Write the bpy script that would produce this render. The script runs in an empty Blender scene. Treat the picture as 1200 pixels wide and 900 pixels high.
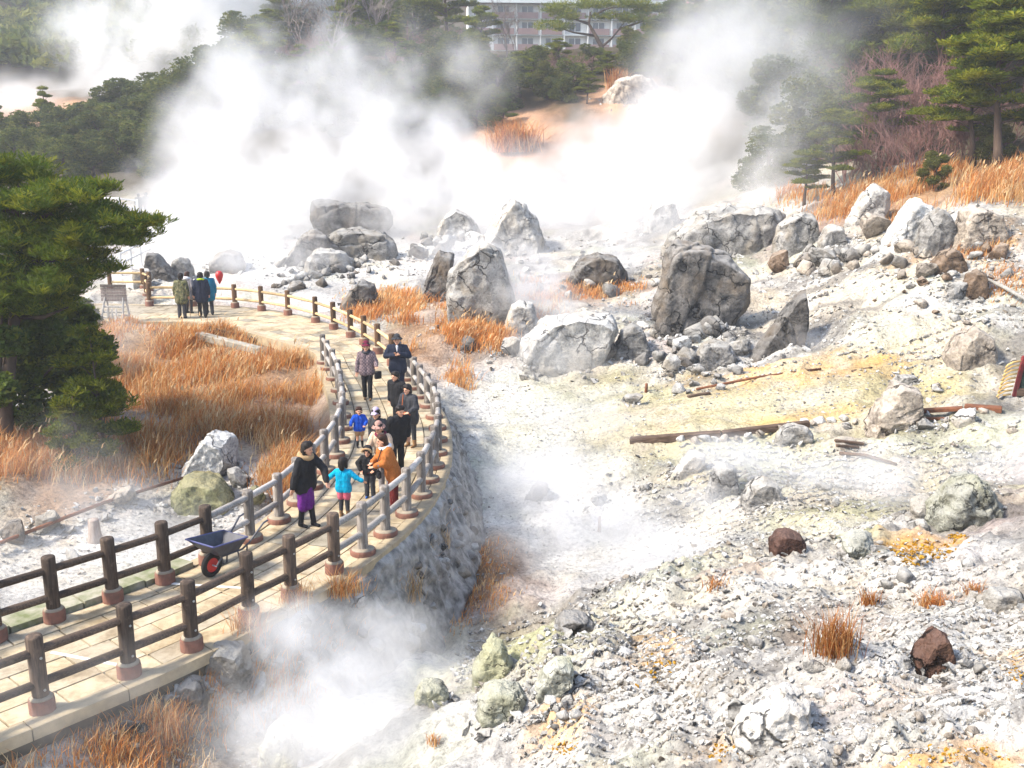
import bpy, bmesh, math, random
import numpy as np
from mathutils import Vector, Matrix

scene = bpy.context.scene
COL = scene.collection
R = math.radians

# ---------------------------------------------------------------- camera, light, exposure
CAM_H, PITCH = 6.54, R(13.2)
cam_data = bpy.data.cameras.new('camera')
cam = bpy.data.objects.new('camera', cam_data)
COL.objects.link(cam)
cam.location = (0, 0, CAM_H)
cam.rotation_euler = (R(90) - PITCH, 0, 0)
cam_data.sensor_width = 36
cam_data.lens = 36
cam_data.clip_start = 0.1
cam_data.clip_end = 3000
scene.camera = cam

SUN_AZ, SUN_EL = R(-108), R(46)          # azimuth measured from +Y (away from the camera) clockwise
sun_dir = Vector((math.sin(SUN_AZ) * math.cos(SUN_EL), math.cos(SUN_AZ) * math.cos(SUN_EL), math.sin(SUN_EL)))
world = bpy.data.worlds.new('World')
scene.world = world
world.use_nodes = True
wn = world.node_tree
wn.nodes.clear()
w_sky = wn.nodes.new('ShaderNodeTexSky')
w_sky.sky_type = 'NISHITA'
w_sky.sun_disc = False
w_sky.sun_elevation = SUN_EL
w_sky.sun_rotation = SUN_AZ
w_sky.air_density = 1.0
w_sky.dust_density = 2.0
w_bg = wn.nodes.new('ShaderNodeBackground')
w_bg.inputs['Strength'].default_value = 0.125
w_out = wn.nodes.new('ShaderNodeOutputWorld')
wn.links.new(w_sky.outputs[0], w_bg.inputs[0])
wn.links.new(w_bg.outputs[0], w_out.inputs[0])

sun_data = bpy.data.lights.new('sun', 'SUN')
sun_data.energy = 2.7
sun_data.angle = R(8.0)
sun_data.color = (1.0, 0.92, 0.79)
sun = bpy.data.objects.new('sun', sun_data)
COL.objects.link(sun)
sun.rotation_euler = (-sun_dir).to_track_quat('-Z', 'Y').to_euler()

scene.view_settings.view_transform = 'Standard'
scene.view_settings.look = 'None'
scene.view_settings.exposure = 1.58
scene.view_settings.gamma = 1.0
scene.render.engine = 'CYCLES'
cy = scene.cycles
cy.max_bounces = 9
cy.diffuse_bounces = 2
cy.glossy_bounces = 2
cy.transmission_bounces = 2
cy.transparent_max_bounces = 6
cy.volume_bounces = 7
cy.volume_step_rate = 2.0
cy.volume_max_steps = 256
cy.use_denoising = True
cy.caustics_reflective = False
cy.caustics_refractive = False

# ---------------------------------------------------------------- helpers: view rays used only to lay out the ground plan
FPX = 1200.0
def ray(px, py):
    u, v = (px - 600) / FPX, (450 - py) / FPX
    return np.array([u, math.cos(PITCH) + v * math.sin(PITCH), -math.sin(PITCH) + v * math.cos(PITCH)])
def at(px, py, z=0.0):
    d = ray(px, py)
    t = (z - CAM_H) / d[2]
    return Vector((t * d[0], t * d[1], z))
def atd(px, py, depth):
    d = ray(px, py) * depth
    return Vector((d[0], d[1], CAM_H + d[2]))
def depth_of(p):
    return p[1] * math.cos(PITCH) - (p[2] - CAM_H) * math.sin(PITCH)

def smooth(a, b, x):
    t = np.clip((x - a) / (b - a), 0, 1)
    return t * t * (3 - 2 * t)

# vectorised value noise
_M = np.uint64(0xFFFFFFFF)
def _hash(ix, iy, iz, seed):
    h = (ix.astype(np.int64) * 374761393 + iy.astype(np.int64) * 668265263 + iz.astype(np.int64) * 2147483647 + seed * 1274126177).astype(np.uint64) & _M
    h = ((h ^ (h >> np.uint64(13))) * np.uint64(1274126177)) & _M
    h = ((h ^ (h >> np.uint64(16))) * np.uint64(2246822519)) & _M
    h = h ^ (h >> np.uint64(15))
    return h.astype(np.float64) / 4294967295.0
def vnoise(P, seed=0):
    P = np.asarray(P, float)
    i = np.floor(P).astype(np.int64)
    f = P - i
    f = f * f * f * (f * (f * 6 - 15) + 10)
    out = np.zeros(len(P))
    for dx in (0, 1):
        wx = f[:, 0] if dx else 1 - f[:, 0]
        for dy in (0, 1):
            wy = f[:, 1] if dy else 1 - f[:, 1]
            for dz in (0, 1):
                wz = f[:, 2] if dz else 1 - f[:, 2]
                out += wx * wy * wz * _hash(i[:, 0] + dx, i[:, 1] + dy, i[:, 2] + dz, seed)
    return out * 2 - 1
def fbm(P, octaves=4, seed=0, gain=0.5, lac=2.03):
    P = np.asarray(P, float)
    a, s, tot = 1.0, np.zeros(len(P)), 0.0
    for k in range(octaves):
        s += a * vnoise(P * lac ** k + 17.3 * k, seed + k)
        tot += a
        a *= gain
    return s / tot
def ridged(P, octaves=4, seed=0):
    P = np.asarray(P, float)
    a, s, tot = 1.0, np.zeros(len(P)), 0.0
    for k in range(octaves):
        s += a * (1 - 2 * np.abs(vnoise(P * 2.07 ** k + 9.1 * k, seed + k)))
        tot += a
        a *= 0.5
    return s / tot

# ---------------------------------------------------------------- helpers: meshes
def mesh_np(name, V, faces, smooth_shade=False, mats=None, matidx=None):
    """faces: list of (n,k) int arrays."""
    me = bpy.data.meshes.new(name)
    V = np.asarray(V, np.float32)
    me.vertices.add(len(V))
    me.vertices.foreach_set('co', V.ravel())
    faces = [np.asarray(f, np.int32) for f in faces if len(f)]
    nl = sum(f.size for f in faces)
    nf = sum(len(f) for f in faces)
    me.loops.add(nl)
    me.polygons.add(nf)
    me.loops.foreach_set('vertex_index', np.concatenate([f.ravel() for f in faces]))
    tot = np.concatenate([np.full(len(f), f.shape[1], np.int32) for f in faces])
    start = np.concatenate([[0], np.cumsum(tot)[:-1]]).astype(np.int32)
    me.polygons.foreach_set('loop_start', start)
    me.polygons.foreach_set('use_smooth', np.full(nf, smooth_shade, bool))
    for m in (mats or []):
        me.materials.append(m)
    if matidx is not None:
        me.polygons.foreach_set('material_index', np.asarray(matidx, np.int32))
    me.update(calc_edges=True)
    me.validate()
    return me

def put(name, me, parent=None, loc=None, rot=None, scale=None, label=None, cat=None, group=None, kind=None, mat=None):
    o = bpy.data.objects.new(name, me)
    COL.objects.link(o)
    if parent is not None:
        o.parent = parent
    if loc is not None:
        o.location = loc
    if rot is not None:
        o.rotation_euler = rot
    if scale is not None:
        o.scale = scale if hasattr(scale, '__len__') else (scale,) * 3
    if mat is not None and me is not None:
        me.materials.append(mat)
    return tag(o, label, cat, group, kind)

def tag(o, label=None, cat=None, group=None, kind=None):
    if label: o['label'] = label
    if cat: o['category'] = cat
    if group: o['group'] = group
    if kind: o['kind'] = kind
    return o

def empty(name, loc, rz=0.0, label=None, cat=None, group=None, kind=None):
    return put(name, None, loc=loc, rot=(0, 0, rz), label=label, cat=cat, group=group, kind=kind)

def kids(o):
    return [c for c in bpy.data.objects if c.parent == o]

def copy_tree(root, loc, rz=0.0, scale=None, label=None, group=None, tree=None):
    r = root.copy()
    COL.objects.link(r)
    r.location = loc
    r.rotation_euler = (0, 0, rz)
    if scale is not None:
        r.scale = scale if hasattr(scale, '__len__') else (scale,) * 3
    if label: r['label'] = label
    if group: r['group'] = group
    for ch, subs in tree:
        c = ch.copy(); COL.objects.link(c); c.parent = r
        for g in subs:
            d = g.copy(); COL.objects.link(d); d.parent = c
    return r

class MB:
    """mesh builder: primitives collected into ONE mesh"""
    def __init__(self):
        self.V, self.F, self.n = [], [], 0
    def add(self, V, F):
        V = np.asarray(V, float)
        self.V.append(V)
        for f in F:
            f = np.asarray(f, np.int32)
            if len(f): self.F.append(f + self.n)
        self.n += len(V)
        return self
    def box(self, c, s, rot=None, bev=0.0, taper=1.0):
        x, y, z = s[0] / 2, s[1] / 2, s[2] / 2
        if bev > 0:
            b = bev
            ring = lambda ax, ay: [(-ax + b, -ay), (ax - b, -ay), (ax, -ay + b), (ax, ay - b), (ax - b, ay), (-ax + b, ay), (-ax, ay - b), (-ax, -ay + b)]
            V = []
            for zz, q in ((-z, b), (-z + b, 0), (z - b, 0), (z, b)):
                V += [(px, py, zz) for px, py in ring(x - q, y - q)]
            V = np.array(V)
            F4 = [[k * 8 + i, k * 8 + (i + 1) % 8, (k + 1) * 8 + (i + 1) % 8, (k + 1) * 8 + i] for k in range(3) for i in range(8)]
            F8 = [list(range(7, -1, -1)), list(range(24, 32))]
            F = [F4, F8]
        else:
            V = np.array([(-x, -y, -z), (x, -y, -z), (x, y, -z), (-x, y, -z), (-x * taper, -y * taper, z), (x * taper, -y * taper, z), (x * taper, y * taper, z), (-x * taper, y * taper, z)])
            F = [[(3, 2, 1, 0), (4, 5, 6, 7), (0, 1, 5, 4), (1, 2, 6, 5), (2, 3, 7, 6), (3, 0, 4, 7)]]
        if rot is not None:
            V = V @ np.array(rot.to_3x3()).T
        return self.add(V + np.array(c), F)
    def tube(self, pts, rad, n=8, caps=True, squash=1.0):
        pts = [Vector(p) for p in pts]
        if not hasattr(rad, '__len__'): rad = [rad] * len(pts)
        V = []
        up = Vector((0, 0, 1))
        prev = None
        for i, p in enumerate(pts):
            t = (pts[min(i + 1, len(pts) - 1)] - pts[max(i - 1, 0)])
            t = t.normalized() if t.length > 1e-9 else Vector((0, 0, 1))
            if prev is None:
                a = t.orthogonal().normalized() if abs(t.z) > .95 else t.cross(up).normalized()
            else:
                a = (prev - t * prev.dot(t)).normalized()
            prev = a
            b = t.cross(a)
            for k in range(n):
                an = 2 * math.pi * k / n
                V.append(p + (a * math.cos(an) + b * math.sin(an) * squash) * rad[i])
        F = [[(i * n + k, i * n + (k + 1) % n, (i + 1) * n + (k + 1) % n, (i + 1) * n + k) for i in range(len(pts) - 1) for k in range(n)]]
        if caps:
            F.append([list(range(n - 1, -1, -1)), [(len(pts) - 1) * n + k for k in range(n)]])
        return self.add([tuple(v) for v in V], F)
    def lathe(self, prof, c=(0, 0, 0), n=16):
        """prof: list of (r,z)"""
        V = [(r * math.cos(2 * math.pi * k / n) + c[0], r * math.sin(2 * math.pi * k / n) + c[1], z + c[2]) for r, z in prof for k in range(n)]
        F = [[(i * n + k, i * n + (k + 1) % n, (i + 1) * n + (k + 1) % n, (i + 1) * n + k) for i in range(len(prof) - 1) for k in range(n)],
             [list(range(n - 1, -1, -1)), [(len(prof) - 1) * n + k for k in range(n)]]]
        return self.add(V, F)
    def mesh(self, name, mat=None, smooth_shade=False):
        by = {}
        for f in self.F: by.setdefault(f.shape[1], []).append(f)
        return mesh_np(name, np.concatenate(self.V), [np.concatenate(v) for v in by.values()], smooth_shade, [mat] if mat else None)
    def build(self, name, mat=None, parent=None, smooth_shade=False, **kw):
        return put(name, self.mesh(name, mat, smooth_shade), parent, **kw)

# ---------------------------------------------------------------- helpers: materials
def new_mat(name):
    m = bpy.data.materials.new(name)
    m.use_nodes = True
    nt = m.node_tree
    nt.nodes.clear()
    out = nt.nodes.new('ShaderNodeOutputMaterial')
    bs = nt.nodes.new('ShaderNodeBsdfPrincipled')
    nt.links.new(bs.outputs[0], out.inputs[0])
    return m, nt, bs
def N(nt, typ, **kw):
    n = nt.nodes.new(typ)
    for k, v in kw.items():
        if k.startswith('i_'):
            key = k[2:]
            n.inputs[int(key) if key.isdigit() else key].default_value = v
        else:
            setattr(n, k, v)
    return n
def c4(c):
    return (c[0], c[1], c[2], 1.0)
def ramp(nt, src, stops):
    r = nt.nodes.new('ShaderNodeValToRGB')
    el = r.color_ramp.elements
    while len(el) < len(stops): el.new(0.5)
    for e, (p, c) in zip(el, stops):
        e.position = p
        e.color = c4(c) if hasattr(c, '__len__') else (c, c, c, 1)
    nt.links.new(src, r.inputs[0])
    return r.outputs[0]
def mixc(nt, fac, a, b, mode='MIX'):
    m = nt.nodes.new('ShaderNodeMix')
    m.data_type = 'RGBA'
    m.blend_type = mode
    for sock, v in ((0, fac), (6, a), (7, b)):
        if hasattr(v, 'is_linked') or hasattr(v, 'node'): nt.links.new(v, m.inputs[sock])
        elif hasattr(v, '__len__'): m.inputs[sock].default_value = c4(v)
        else: m.inputs[sock].default_value = v
    return m.outputs[2]
def coords(nt, space='object', scale=None):
    if space == 'world':
        g = nt.nodes.new('ShaderNodeNewGeometry'); s = g.outputs['Position']
    else:
        s = nt.nodes.new('ShaderNodeTexCoord').outputs['Object']
    if scale:
        mp = nt.nodes.new('ShaderNodeMapping')
        mp.inputs['Scale'].default_value = scale
        nt.links.new(s, mp.inputs[0]); s = mp.outputs[0]
    return s
def noise_tex(nt, vec, scale, detail=4, rough=0.55, dist=0.0):
    n = N(nt, 'ShaderNodeTexNoise', i_Scale=scale, i_Detail=detail, i_Roughness=rough, i_Distortion=dist)
    nt.links.new(vec, n.inputs['Vector'])
    return n.outputs['Fac']
def bump(nt, bs, h, strength=0.3, dist=0.02):
    b = N(nt, 'ShaderNodeBump', i_Strength=strength, i_Distance=dist)
    nt.links.new(h, b.inputs['Height'])
    nt.links.new(b.outputs[0], bs.inputs['Normal'])
def rand_obj(nt):
    return nt.nodes.new('ShaderNodeObjectInfo').outputs['Random']

def simple_mat(name, c1, c2=None, scale=8, rough=0.75, bump_s=0.2, bump_d=0.01, spec=0.3, space='object', stretch=None, vary=0.0, metal=0.0, detail=4):
    """two-tone mottled material with fine relief; vary = value difference between objects"""
    m, nt, bs = new_mat(name)
    v = coords(nt, space, stretch)
    f = noise_tex(nt, v, scale, detail, 0.6)
    c2 = c2 or tuple(x * 0.7 for x in c1)
    col = ramp(nt, f, [(0.34, c2), (0.66, c1)])
    if vary:
        hsv = N(nt, 'ShaderNodeHueSaturation')
        mr = N(nt, 'ShaderNodeMapRange', i_3=1 - vary, i_4=1 + vary)
        nt.links.new(rand_obj(nt), mr.inputs[0])
        nt.links.new(mr.outputs[0], hsv.inputs['Value'])
        nt.links.new(col, hsv.inputs['Color'])
        col = hsv.outputs[0]
    nt.links.new(col, bs.inputs['Base Color'])
    bs.inputs['Roughness'].default_value = rough
    bs.inputs['Specular IOR Level'].default_value = spec
    bs.inputs['Metallic'].default_value = metal
    if bump_s: bump(nt, bs, f, bump_s, bump_d)
    return m
rng = random.Random(11)
# ================================================================ GROUND PLAN: walkway lines, terrain heights
def spline(pts, step=0.1):
    P = np.array(pts, float)
    out = []
    for i in range(len(P) - 1):
        p0, p1, p2, p3 = P[max(i - 1, 0)], P[i], P[i + 1], P[min(i + 2, len(P) - 1)]
        for t in np.linspace(0, 1, max(int(np.linalg.norm(p2 - p1) / step), 2), endpoint=False):
            out.append(0.5 * (2 * p1 + (p2 - p0) * t + (2 * p0 - 5 * p1 + 4 * p2 - p3) * t * t + (3 * p1 - p0 - 3 * p2 + p3) * t ** 3))
    out.append(P[-1])
    return np.array(out)
def resample(L, n=None, step=None):
    s = np.concatenate([[0], np.cumsum(np.linalg.norm(np.diff(L, axis=0), axis=1))])
    q = np.linspace(0, s[-1], n) if n else np.arange(0, s[-1], step)
    return np.stack([np.interp(q, s, L[:, k]) for k in range(L.shape[1])], 1)
POST_R = [(-7.6, 8.6), (-6.29, 10.11), (-5.56, 10.93), (-4.83, 11.75), (-4.25, 12.44), (-3.72, 13.35), (-3.22, 14.15), (-2.78, 14.95), (-2.44, 15.7), (-2.17, 16.53), (-1.9, 17.48), (-1.72, 18.49), (-1.6, 20.29), (-1.6, 21.2), (-1.66, 22.2), (-1.8, 23.6), (-2.05, 24.9), (-2.35, 26.0), (-2.68, 27.3), (-3.05, 28.6), (-3.67, 30.5), (-4.6, 32.9), (-5.55, 34.9), (-6.46, 36.6), (-7.38, 38.0), (-8.78, 39.7), (-10.07, 40.8), (-11.35, 41.6), (-13.1, 42.0), (-15.0, 42.0)]
POST_L = [(-8.9, 10.5), (-6.98, 12.7), (-6.44, 13.29), (-5.86, 13.93), (-5.31, 14.58), (-4.86, 15.3), (-4.43, 16.29), (-4.14, 17.18), (-3.97, 18.3), (-3.86, 19.3), (-3.8, 20.3), (-3.8, 21.5), (-3.92, 22.86), (-4.07, 23.83), (-4.31, 25.05), (-4.68, 26.87), (-5.25, 28.97), (-5.76, 30.6)]
LINE_R, LINE_L = spline(POST_R), spline(POST_L)
def offset(L, d):
    t = np.gradient(L, axis=0)
    t /= np.linalg.norm(t, axis=1)[:, None]
    return L + np.stack([t[:, 1], -t[:, 0]], 1) * d      # to the side of the basin
EDGE_R = resample(np.vstack([offset(LINE_R, 0.27), spline([(-15.0, 42.3), (-17.0, 42.6), (-21, 42.6)])[3:]]), n=420)
EDGE_L = resample(spline(list(map(tuple, offset(LINE_L, -0.27)[::12])) + [(-6.25, 32.1), (-7.3, 33.5), (-9.02, 35.52), (-10.9, 37.3), (-12.4, 38.1), (-14.4, 38.2), (-16.4, 38.4), (-21, 38.4)]), n=420)
# pair cross sections: walk the right edge, nearest monotone point on the left edge
def pair_edges():
    out, j = [], 0
    for i in range(0, 420, 2):
        d = np.linalg.norm(EDGE_L - EDGE_R[i], axis=1)
        j2 = int(np.argmin(np.where((np.arange(420) >= j) & (np.arange(420) <= j + 14), d, 1e9)))
        j = max(j, j2)
        out.append((EDGE_L[j], EDGE_R[i]))
    A = np.array(out)
    k = np.ones(9) / 9
    for a in range(2):
        for b in range(2):
            pad = np.pad(A[:, a, b], 4, mode='edge')
            A[:, a, b] = np.convolve(pad, k, 'valid')
    return A
SECT = pair_edges()                                       # (n, 2 sides, 2)
PATH_POLY = np.vstack([SECT[::3, 0], SECT[::3, 1][::-1]])

def path_distance(P):
    """distance outside the walkway outline (negative inside) and whether the nearest side is the basin side"""
    P = np.asarray(P, float)
    best = np.full(len(P), 1e9); side = np.zeros(len(P), bool)
    inside = np.zeros(len(P), bool)
    n = len(PATH_POLY)
    near = np.where((P[:, 0] > -23) & (P[:, 0] < 0) & (P[:, 1] > 5) & (P[:, 1] < 44) & (P[:, 1] + 1.6 * P[:, 0] > -8) & (P[:, 1] + 1.6 * P[:, 0] < 26 + 2 * np.maximum(-3 - P[:, 0], 0)))[0]
    Q = P[near]
    b = np.full(len(Q), 1e9); s = np.zeros(len(Q), bool); ins = np.zeros(len(Q), bool)
    for i in range(n):
        a, c = PATH_POLY[i], PATH_POLY[(i + 1) % n]
        ab = c - a
        L2 = ab @ ab
        if L2 > 1e-12:
            t = np.clip(((Q - a) @ ab) / L2, 0, 1)
            d = np.linalg.norm(Q - (a + t[:, None] * ab), axis=1)
            m = d < b
            b[m] = d[m]; s[m] = i >= n // 2
        cond = (a[1] > Q[:, 1]) != (c[1] > Q[:, 1])
        xi = a[0] + (Q[:, 1] - a[1]) / (c[1] - a[1] + 1e-12) * (c[0] - a[0])
        ins ^= cond & (Q[:, 0] < xi)
    best[near] = np.where(ins, -b, b); side[near] = s
    return best, side

CTRL = []
def cz(px, py, z): p = at(px, py, z); CTRL.append((p.x, p.y, p.z))
def cd(px, py, d): p = atd(px, py, d); CTRL.append((p.x, p.y, p.z))
def cw(x, y, z): CTRL.append((x, y, z))
# basin right of the walkway
for q in [(560, 610, -1.9), (540, 690, -2.2), (470, 745, -2.2), (410, 765, -1.8), (330, 770, -.95), (300, 850, -1.3), (250, 800, -0.6), (170, 832, -0.48), (90, 875, -0.45), (200, 880, -.8), (40, 898, -0.5), (600, 660, -2.0), (680, 660, -1.9), (760, 650, -1.7), (640, 560, -1.5), (600, 490, -1.0), (570, 450, -0.7), (620, 430, -0.55), (700, 500, -1.0), (720, 560, -1.2), (690, 440, -0.5), (560, 400, -0.25), (520, 400, -0.2), (480, 365, -0.1), (430, 345, 0.0)]: cz(*q)
# foreground slope
for q in [(560, 760, -1.7), (480, 820, -1.55), (400, 900, -1.5), (290, 900, -1.2), (200, 905, -.85)]: cz(*q)
for q in [(650, 740, 13.4), (600, 820, 11.6), (560, 900, 10.2), (720, 715, 14.0), (800, 690, 13.9), (860, 660, 14.4), (960, 650, 14.6), (1060, 640, 14.2), (1180, 600, 14.5), (1320, 575, 14), (800, 780, 10.9), (760, 880, 9.4), (900, 720, 11.8), (1000, 740, 10.9), (1100, 700, 11.4), (1230, 690, 11.0), (900, 830, 9.2), (1000, 880, 8.1), (1100, 800, 9.0), (1200, 800, 8.6), (1220, 900, 7.2), (1000, 960, 7.0), (700, 980, 7.6)]: cd(*q)
cw(0, 3, -0.2); cw(4, 2, 2.0); cw(10, 4, 3.5); cw(-5, 7, -0.7); cw(-12, 4, -0.9); cw(16, 10, 3.6); cw(0, -2, 0); cw(12, -2, 4)
# ground behind the foreground slope, terrace, right side
for q in [(860, 600, -1.0), (960, 600, -0.75), (1060, 590, -0.5), (1180, 570, -0.2), (780, 580, -1.2), (850, 545, -0.8), (950, 545, -0.55), (1080, 530, -0.3), (1190, 510, 0.1), (760, 520, -0.85), (860, 507, -0.5), (1000, 500, -0.25), (900, 460, -0.15), (800, 455, -0.3), (1000, 440, 0.1), (1120, 450, 0.3), (1190, 440, 0.5), (940, 400, 0.5), (1050, 390, 1.0), (1150, 380, 1.4), (760, 430, -0.3), (860, 410, 0.15), (800, 385, 0.1), (720, 400, -0.2), (640, 400, -0.3), (950, 340, 1.3), (1060, 330, 2.0), (1160, 310, 2.7), (900, 300, 1.9), (1000, 275, 3.0), (1100, 265, 3.7), (1180, 250, 4.2)]: cz(*q)
for q in [(1150, 215, 42), (1060, 228, 45), (960, 245, 47), (1000, 180, 56), (1150, 150, 52), (1260, 180, 44), (1260, 300, 33), (1100, 80, 66), (900, 230, 55)]: cd(*q)
# back field with the vents
for q in [(820, 285, 1.6), (740, 295, 1.2), (680, 330, 0.5), (620, 300, 0.9), (560, 300, 0.8), (500, 290, 1.0), (520, 330, 0.35), (440, 300, 0.8), (380, 305, 0.7), (400, 335, 0.2), (330, 325, 0.2), (270, 325, 0.2), (240, 345, 0.05), (170, 320, 0.3), (100, 330, 0.2), (200, 300, 0.5), (300, 290, 0.9), (140, 280, 1.2), (220, 260, 1.8)]: cz(*q)
for q in [(200, 235, 64), (120, 235, 66), (60, 220, 70), (300, 240, 68), (420, 235, 68), (560, 235, 68), (700, 240, 66), (820, 240, 60), (250, 170, 82), (140, 180, 86), (40, 185, 88), (380, 130, 88), (480, 140, 86), (560, 160, 80), (600, 150, 80), (740, 115, 84), (800, 130, 80), (880, 120, 78), (960, 90, 80), (300, 70, 110), (400, 60, 112), (520, 60, 115), (650, 70, 112), (760, 60, 112), (900, 30, 110), (1050, 20, 100), (180, 130, 104), (0, 190, 96), (-150, 190, 90)]: cd(*q)
# left of the walkway
for q in [(160, 390, -0.15), (120, 430, -0.35), (200, 420, -0.3), (280, 395, -0.15), (250, 440, -0.6), (330, 450, -0.5), (200, 470, -0.6), (300, 500, -0.7), (340, 540, -0.7), (240, 530, -0.95), (150, 540, -0.8), (60, 560, -0.6), (0, 580, -0.5), (200, 590, -1.1), (100, 610, -0.95), (0, 620, -0.8), (250, 610, -1.1), (150, 660, -1.2), (50, 680, -1.1), (0, 700, -1.2), (40, 470, -0.3), (0, 420, 0.0), (60, 380, 0.1), (-80, 500, 0.2), (-120, 620, 0)]: cz(*q)
# hillside up to the hotel and beyond
cw(-10, 150, 18.5); cw(40, 190, 21.5); cw(-20, 190, 21.5); cw(10, 205, 22); cw(80, 120, 24); cw(60, 80, 15); cw(40, 55, 9); cw(120, 200, 40); cw(0, 230, 34)
cw(-70, 110, 12); cw(-100, 80, 10); cw(-45, 60, 3); cw(-35, 40, 0.6); cw(-60, 150, 18); cw(-110, 240, 45); cw(-180, 300, 80); cw(-60, 330, 75); cw(60, 340, 70); cw(200, 340, 80); cw(-250, 420, 120); cw(0, 430, 100); cw(250, 430, 110); cw(-120, 180, 16)
cw(-30, 12, 0); cw(-40, 0, 0); cw(40, 20, 5); cw(50, 0, 5)

CP = np.array(CTRL)
def _kern(d): return d
_S = np.array([1.0, 1.0])
_A = CP[:, :2]
_D = np.linalg.norm(_A[:, None] - _A[None], axis=2)
_n = len(CP)
_K = np.zeros((_n + 3, _n + 3))
_K[:_n, :_n] = _kern(_D) - np.eye(_n) * 0.15
_K[:_n, _n] = 1; _K[:_n, _n + 1:] = _A; _K[_n, :_n] = 1; _K[_n + 1:, :_n] = _A.T
_W = np.linalg.solve(_K, np.concatenate([CP[:, 2], np.zeros(3)]))
def base_height(P):
    P = np.asarray(P, float)
    out = np.empty(len(P))
    for i in range(0, len(P), 20000):
        Q = P[i:i + 20000]
        d = np.linalg.norm(Q[:, None] - _A[None], axis=2)
        out[i:i + 20000] = _kern(d) @ _W[:_n] + _W[_n] + Q @ _W[_n + 1:]
    return out
def height(P):
    """terrain height without the small relief"""
    P = np.asarray(P, float)
    z = base_height(P)
    d, side = path_distance(P)
    k = np.where(side, smooth(0.0, 0.6, d), smooth(0.0, 0.45, d))
    return np.where(d < 0.8, -0.3 * (1 - k) + np.minimum(z, np.where(d < 0.6, -0.12, 9)) * k, z)
# coarse lookup grid for placing things
GX0, GY0, GS = -60.0, 0.0, 0.25
_gx, _gy = np.meshgrid(GX0 + GS * np.arange(480), GY0 + GS * np.arange(520))
HG = height(np.stack([_gx.ravel(), _gy.ravel()], 1)).reshape(_gx.shape)
def hz(x, y):
    if not (GX0 + 1 < x < GX0 + 118 and GY0 + 1 < y < GY0 + 128):
        return float(height(np.array([[x, y]]))[0])
    fx, fy = (x - GX0) / GS, (y - GY0) / GS
    i, j = int(fx), int(fy)
    a, b = fx - i, fy - j
    return float(HG[j, i] * (1 - a) * (1 - b) + HG[j, i + 1] * a * (1 - b) + HG[j + 1, i] * (1 - a) * b + HG[j + 1, i + 1] * a * b)
def hz_arr(P):
    P = np.asarray(P, float)
    fx = np.clip((P[:, 0] - GX0) / GS, 0, 478.99); fy = np.clip((P[:, 1] - GY0) / GS, 0, 518.99)
    i = fx.astype(int); j = fy.astype(int); a = fx - i; b = fy - j
    return HG[j, i] * (1 - a) * (1 - b) + HG[j, i + 1] * a * (1 - b) + HG[j + 1, i] * (1 - a) * b + HG[j + 1, i + 1] * a * b
def G(px, py):
    """the ground point met by the view through this photo pixel"""
    d = ray(px, py)
    t = 5.0
    while t < 400:
        p = d * t
        if CAM_H + p[2] < hz(p[0], p[1]):
            lo, hi = t - 0.01 * t - 0.05, t
            for _ in range(14):
                m = (lo + hi) / 2
                q = d * m
                if CAM_H + q[2] < hz(q[0], q[1]): hi = m
                else: lo = m
            q = d * hi
            return Vector((q[0], q[1], CAM_H + q[2]))
        t += 0.01 * t + 0.05
    return Vector(d * 400) + Vector((0, 0, CAM_H))
def ppm(p):
    """photo pixels per metre at a point"""
    return FPX / depth_of(p)

# ================================================================ TERRAIN
def zone(P, cx, cy, rx, ry, soft=0.5, wob=0.35, seed=5):
    """soft wobbly patch round a ground point (metres)"""
    q = np.sqrt(((P[:, 0] - cx) / rx) ** 2 + ((P[:, 1] - cy) / ry) ** 2)
    m = np.where(q < 1.6 + wob)[0]
    out = np.zeros(len(P))
    if len(m):
        qm = q[m] + wob * fbm(np.c_[P[m, :2] * (2.2 / max(min(rx, ry), 0.4)), np.zeros(len(m))], 4, seed)
        out[m] = 1 - smooth(1 - soft, 1 + soft * 0.6, qm)
    return out
def zpx(P, px, py, rpx, rpy=None, **kw):
    """the same patch where the photo shows it, radii in photo pixels across and up"""
    g = G(px, py)
    g2 = G(px, py - (rpy or rpx * 0.4)); g1 = G(px, py + (rpy or rpx * 0.4))
    ry = max(abs(g2.y - g1.y) / 2, 0.2)
    return zone(P, g.x, (g1.y + g2.y) / 2, rpx / ppm(g), min(ry, rpx / ppm(g) * 4), **kw)

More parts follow.
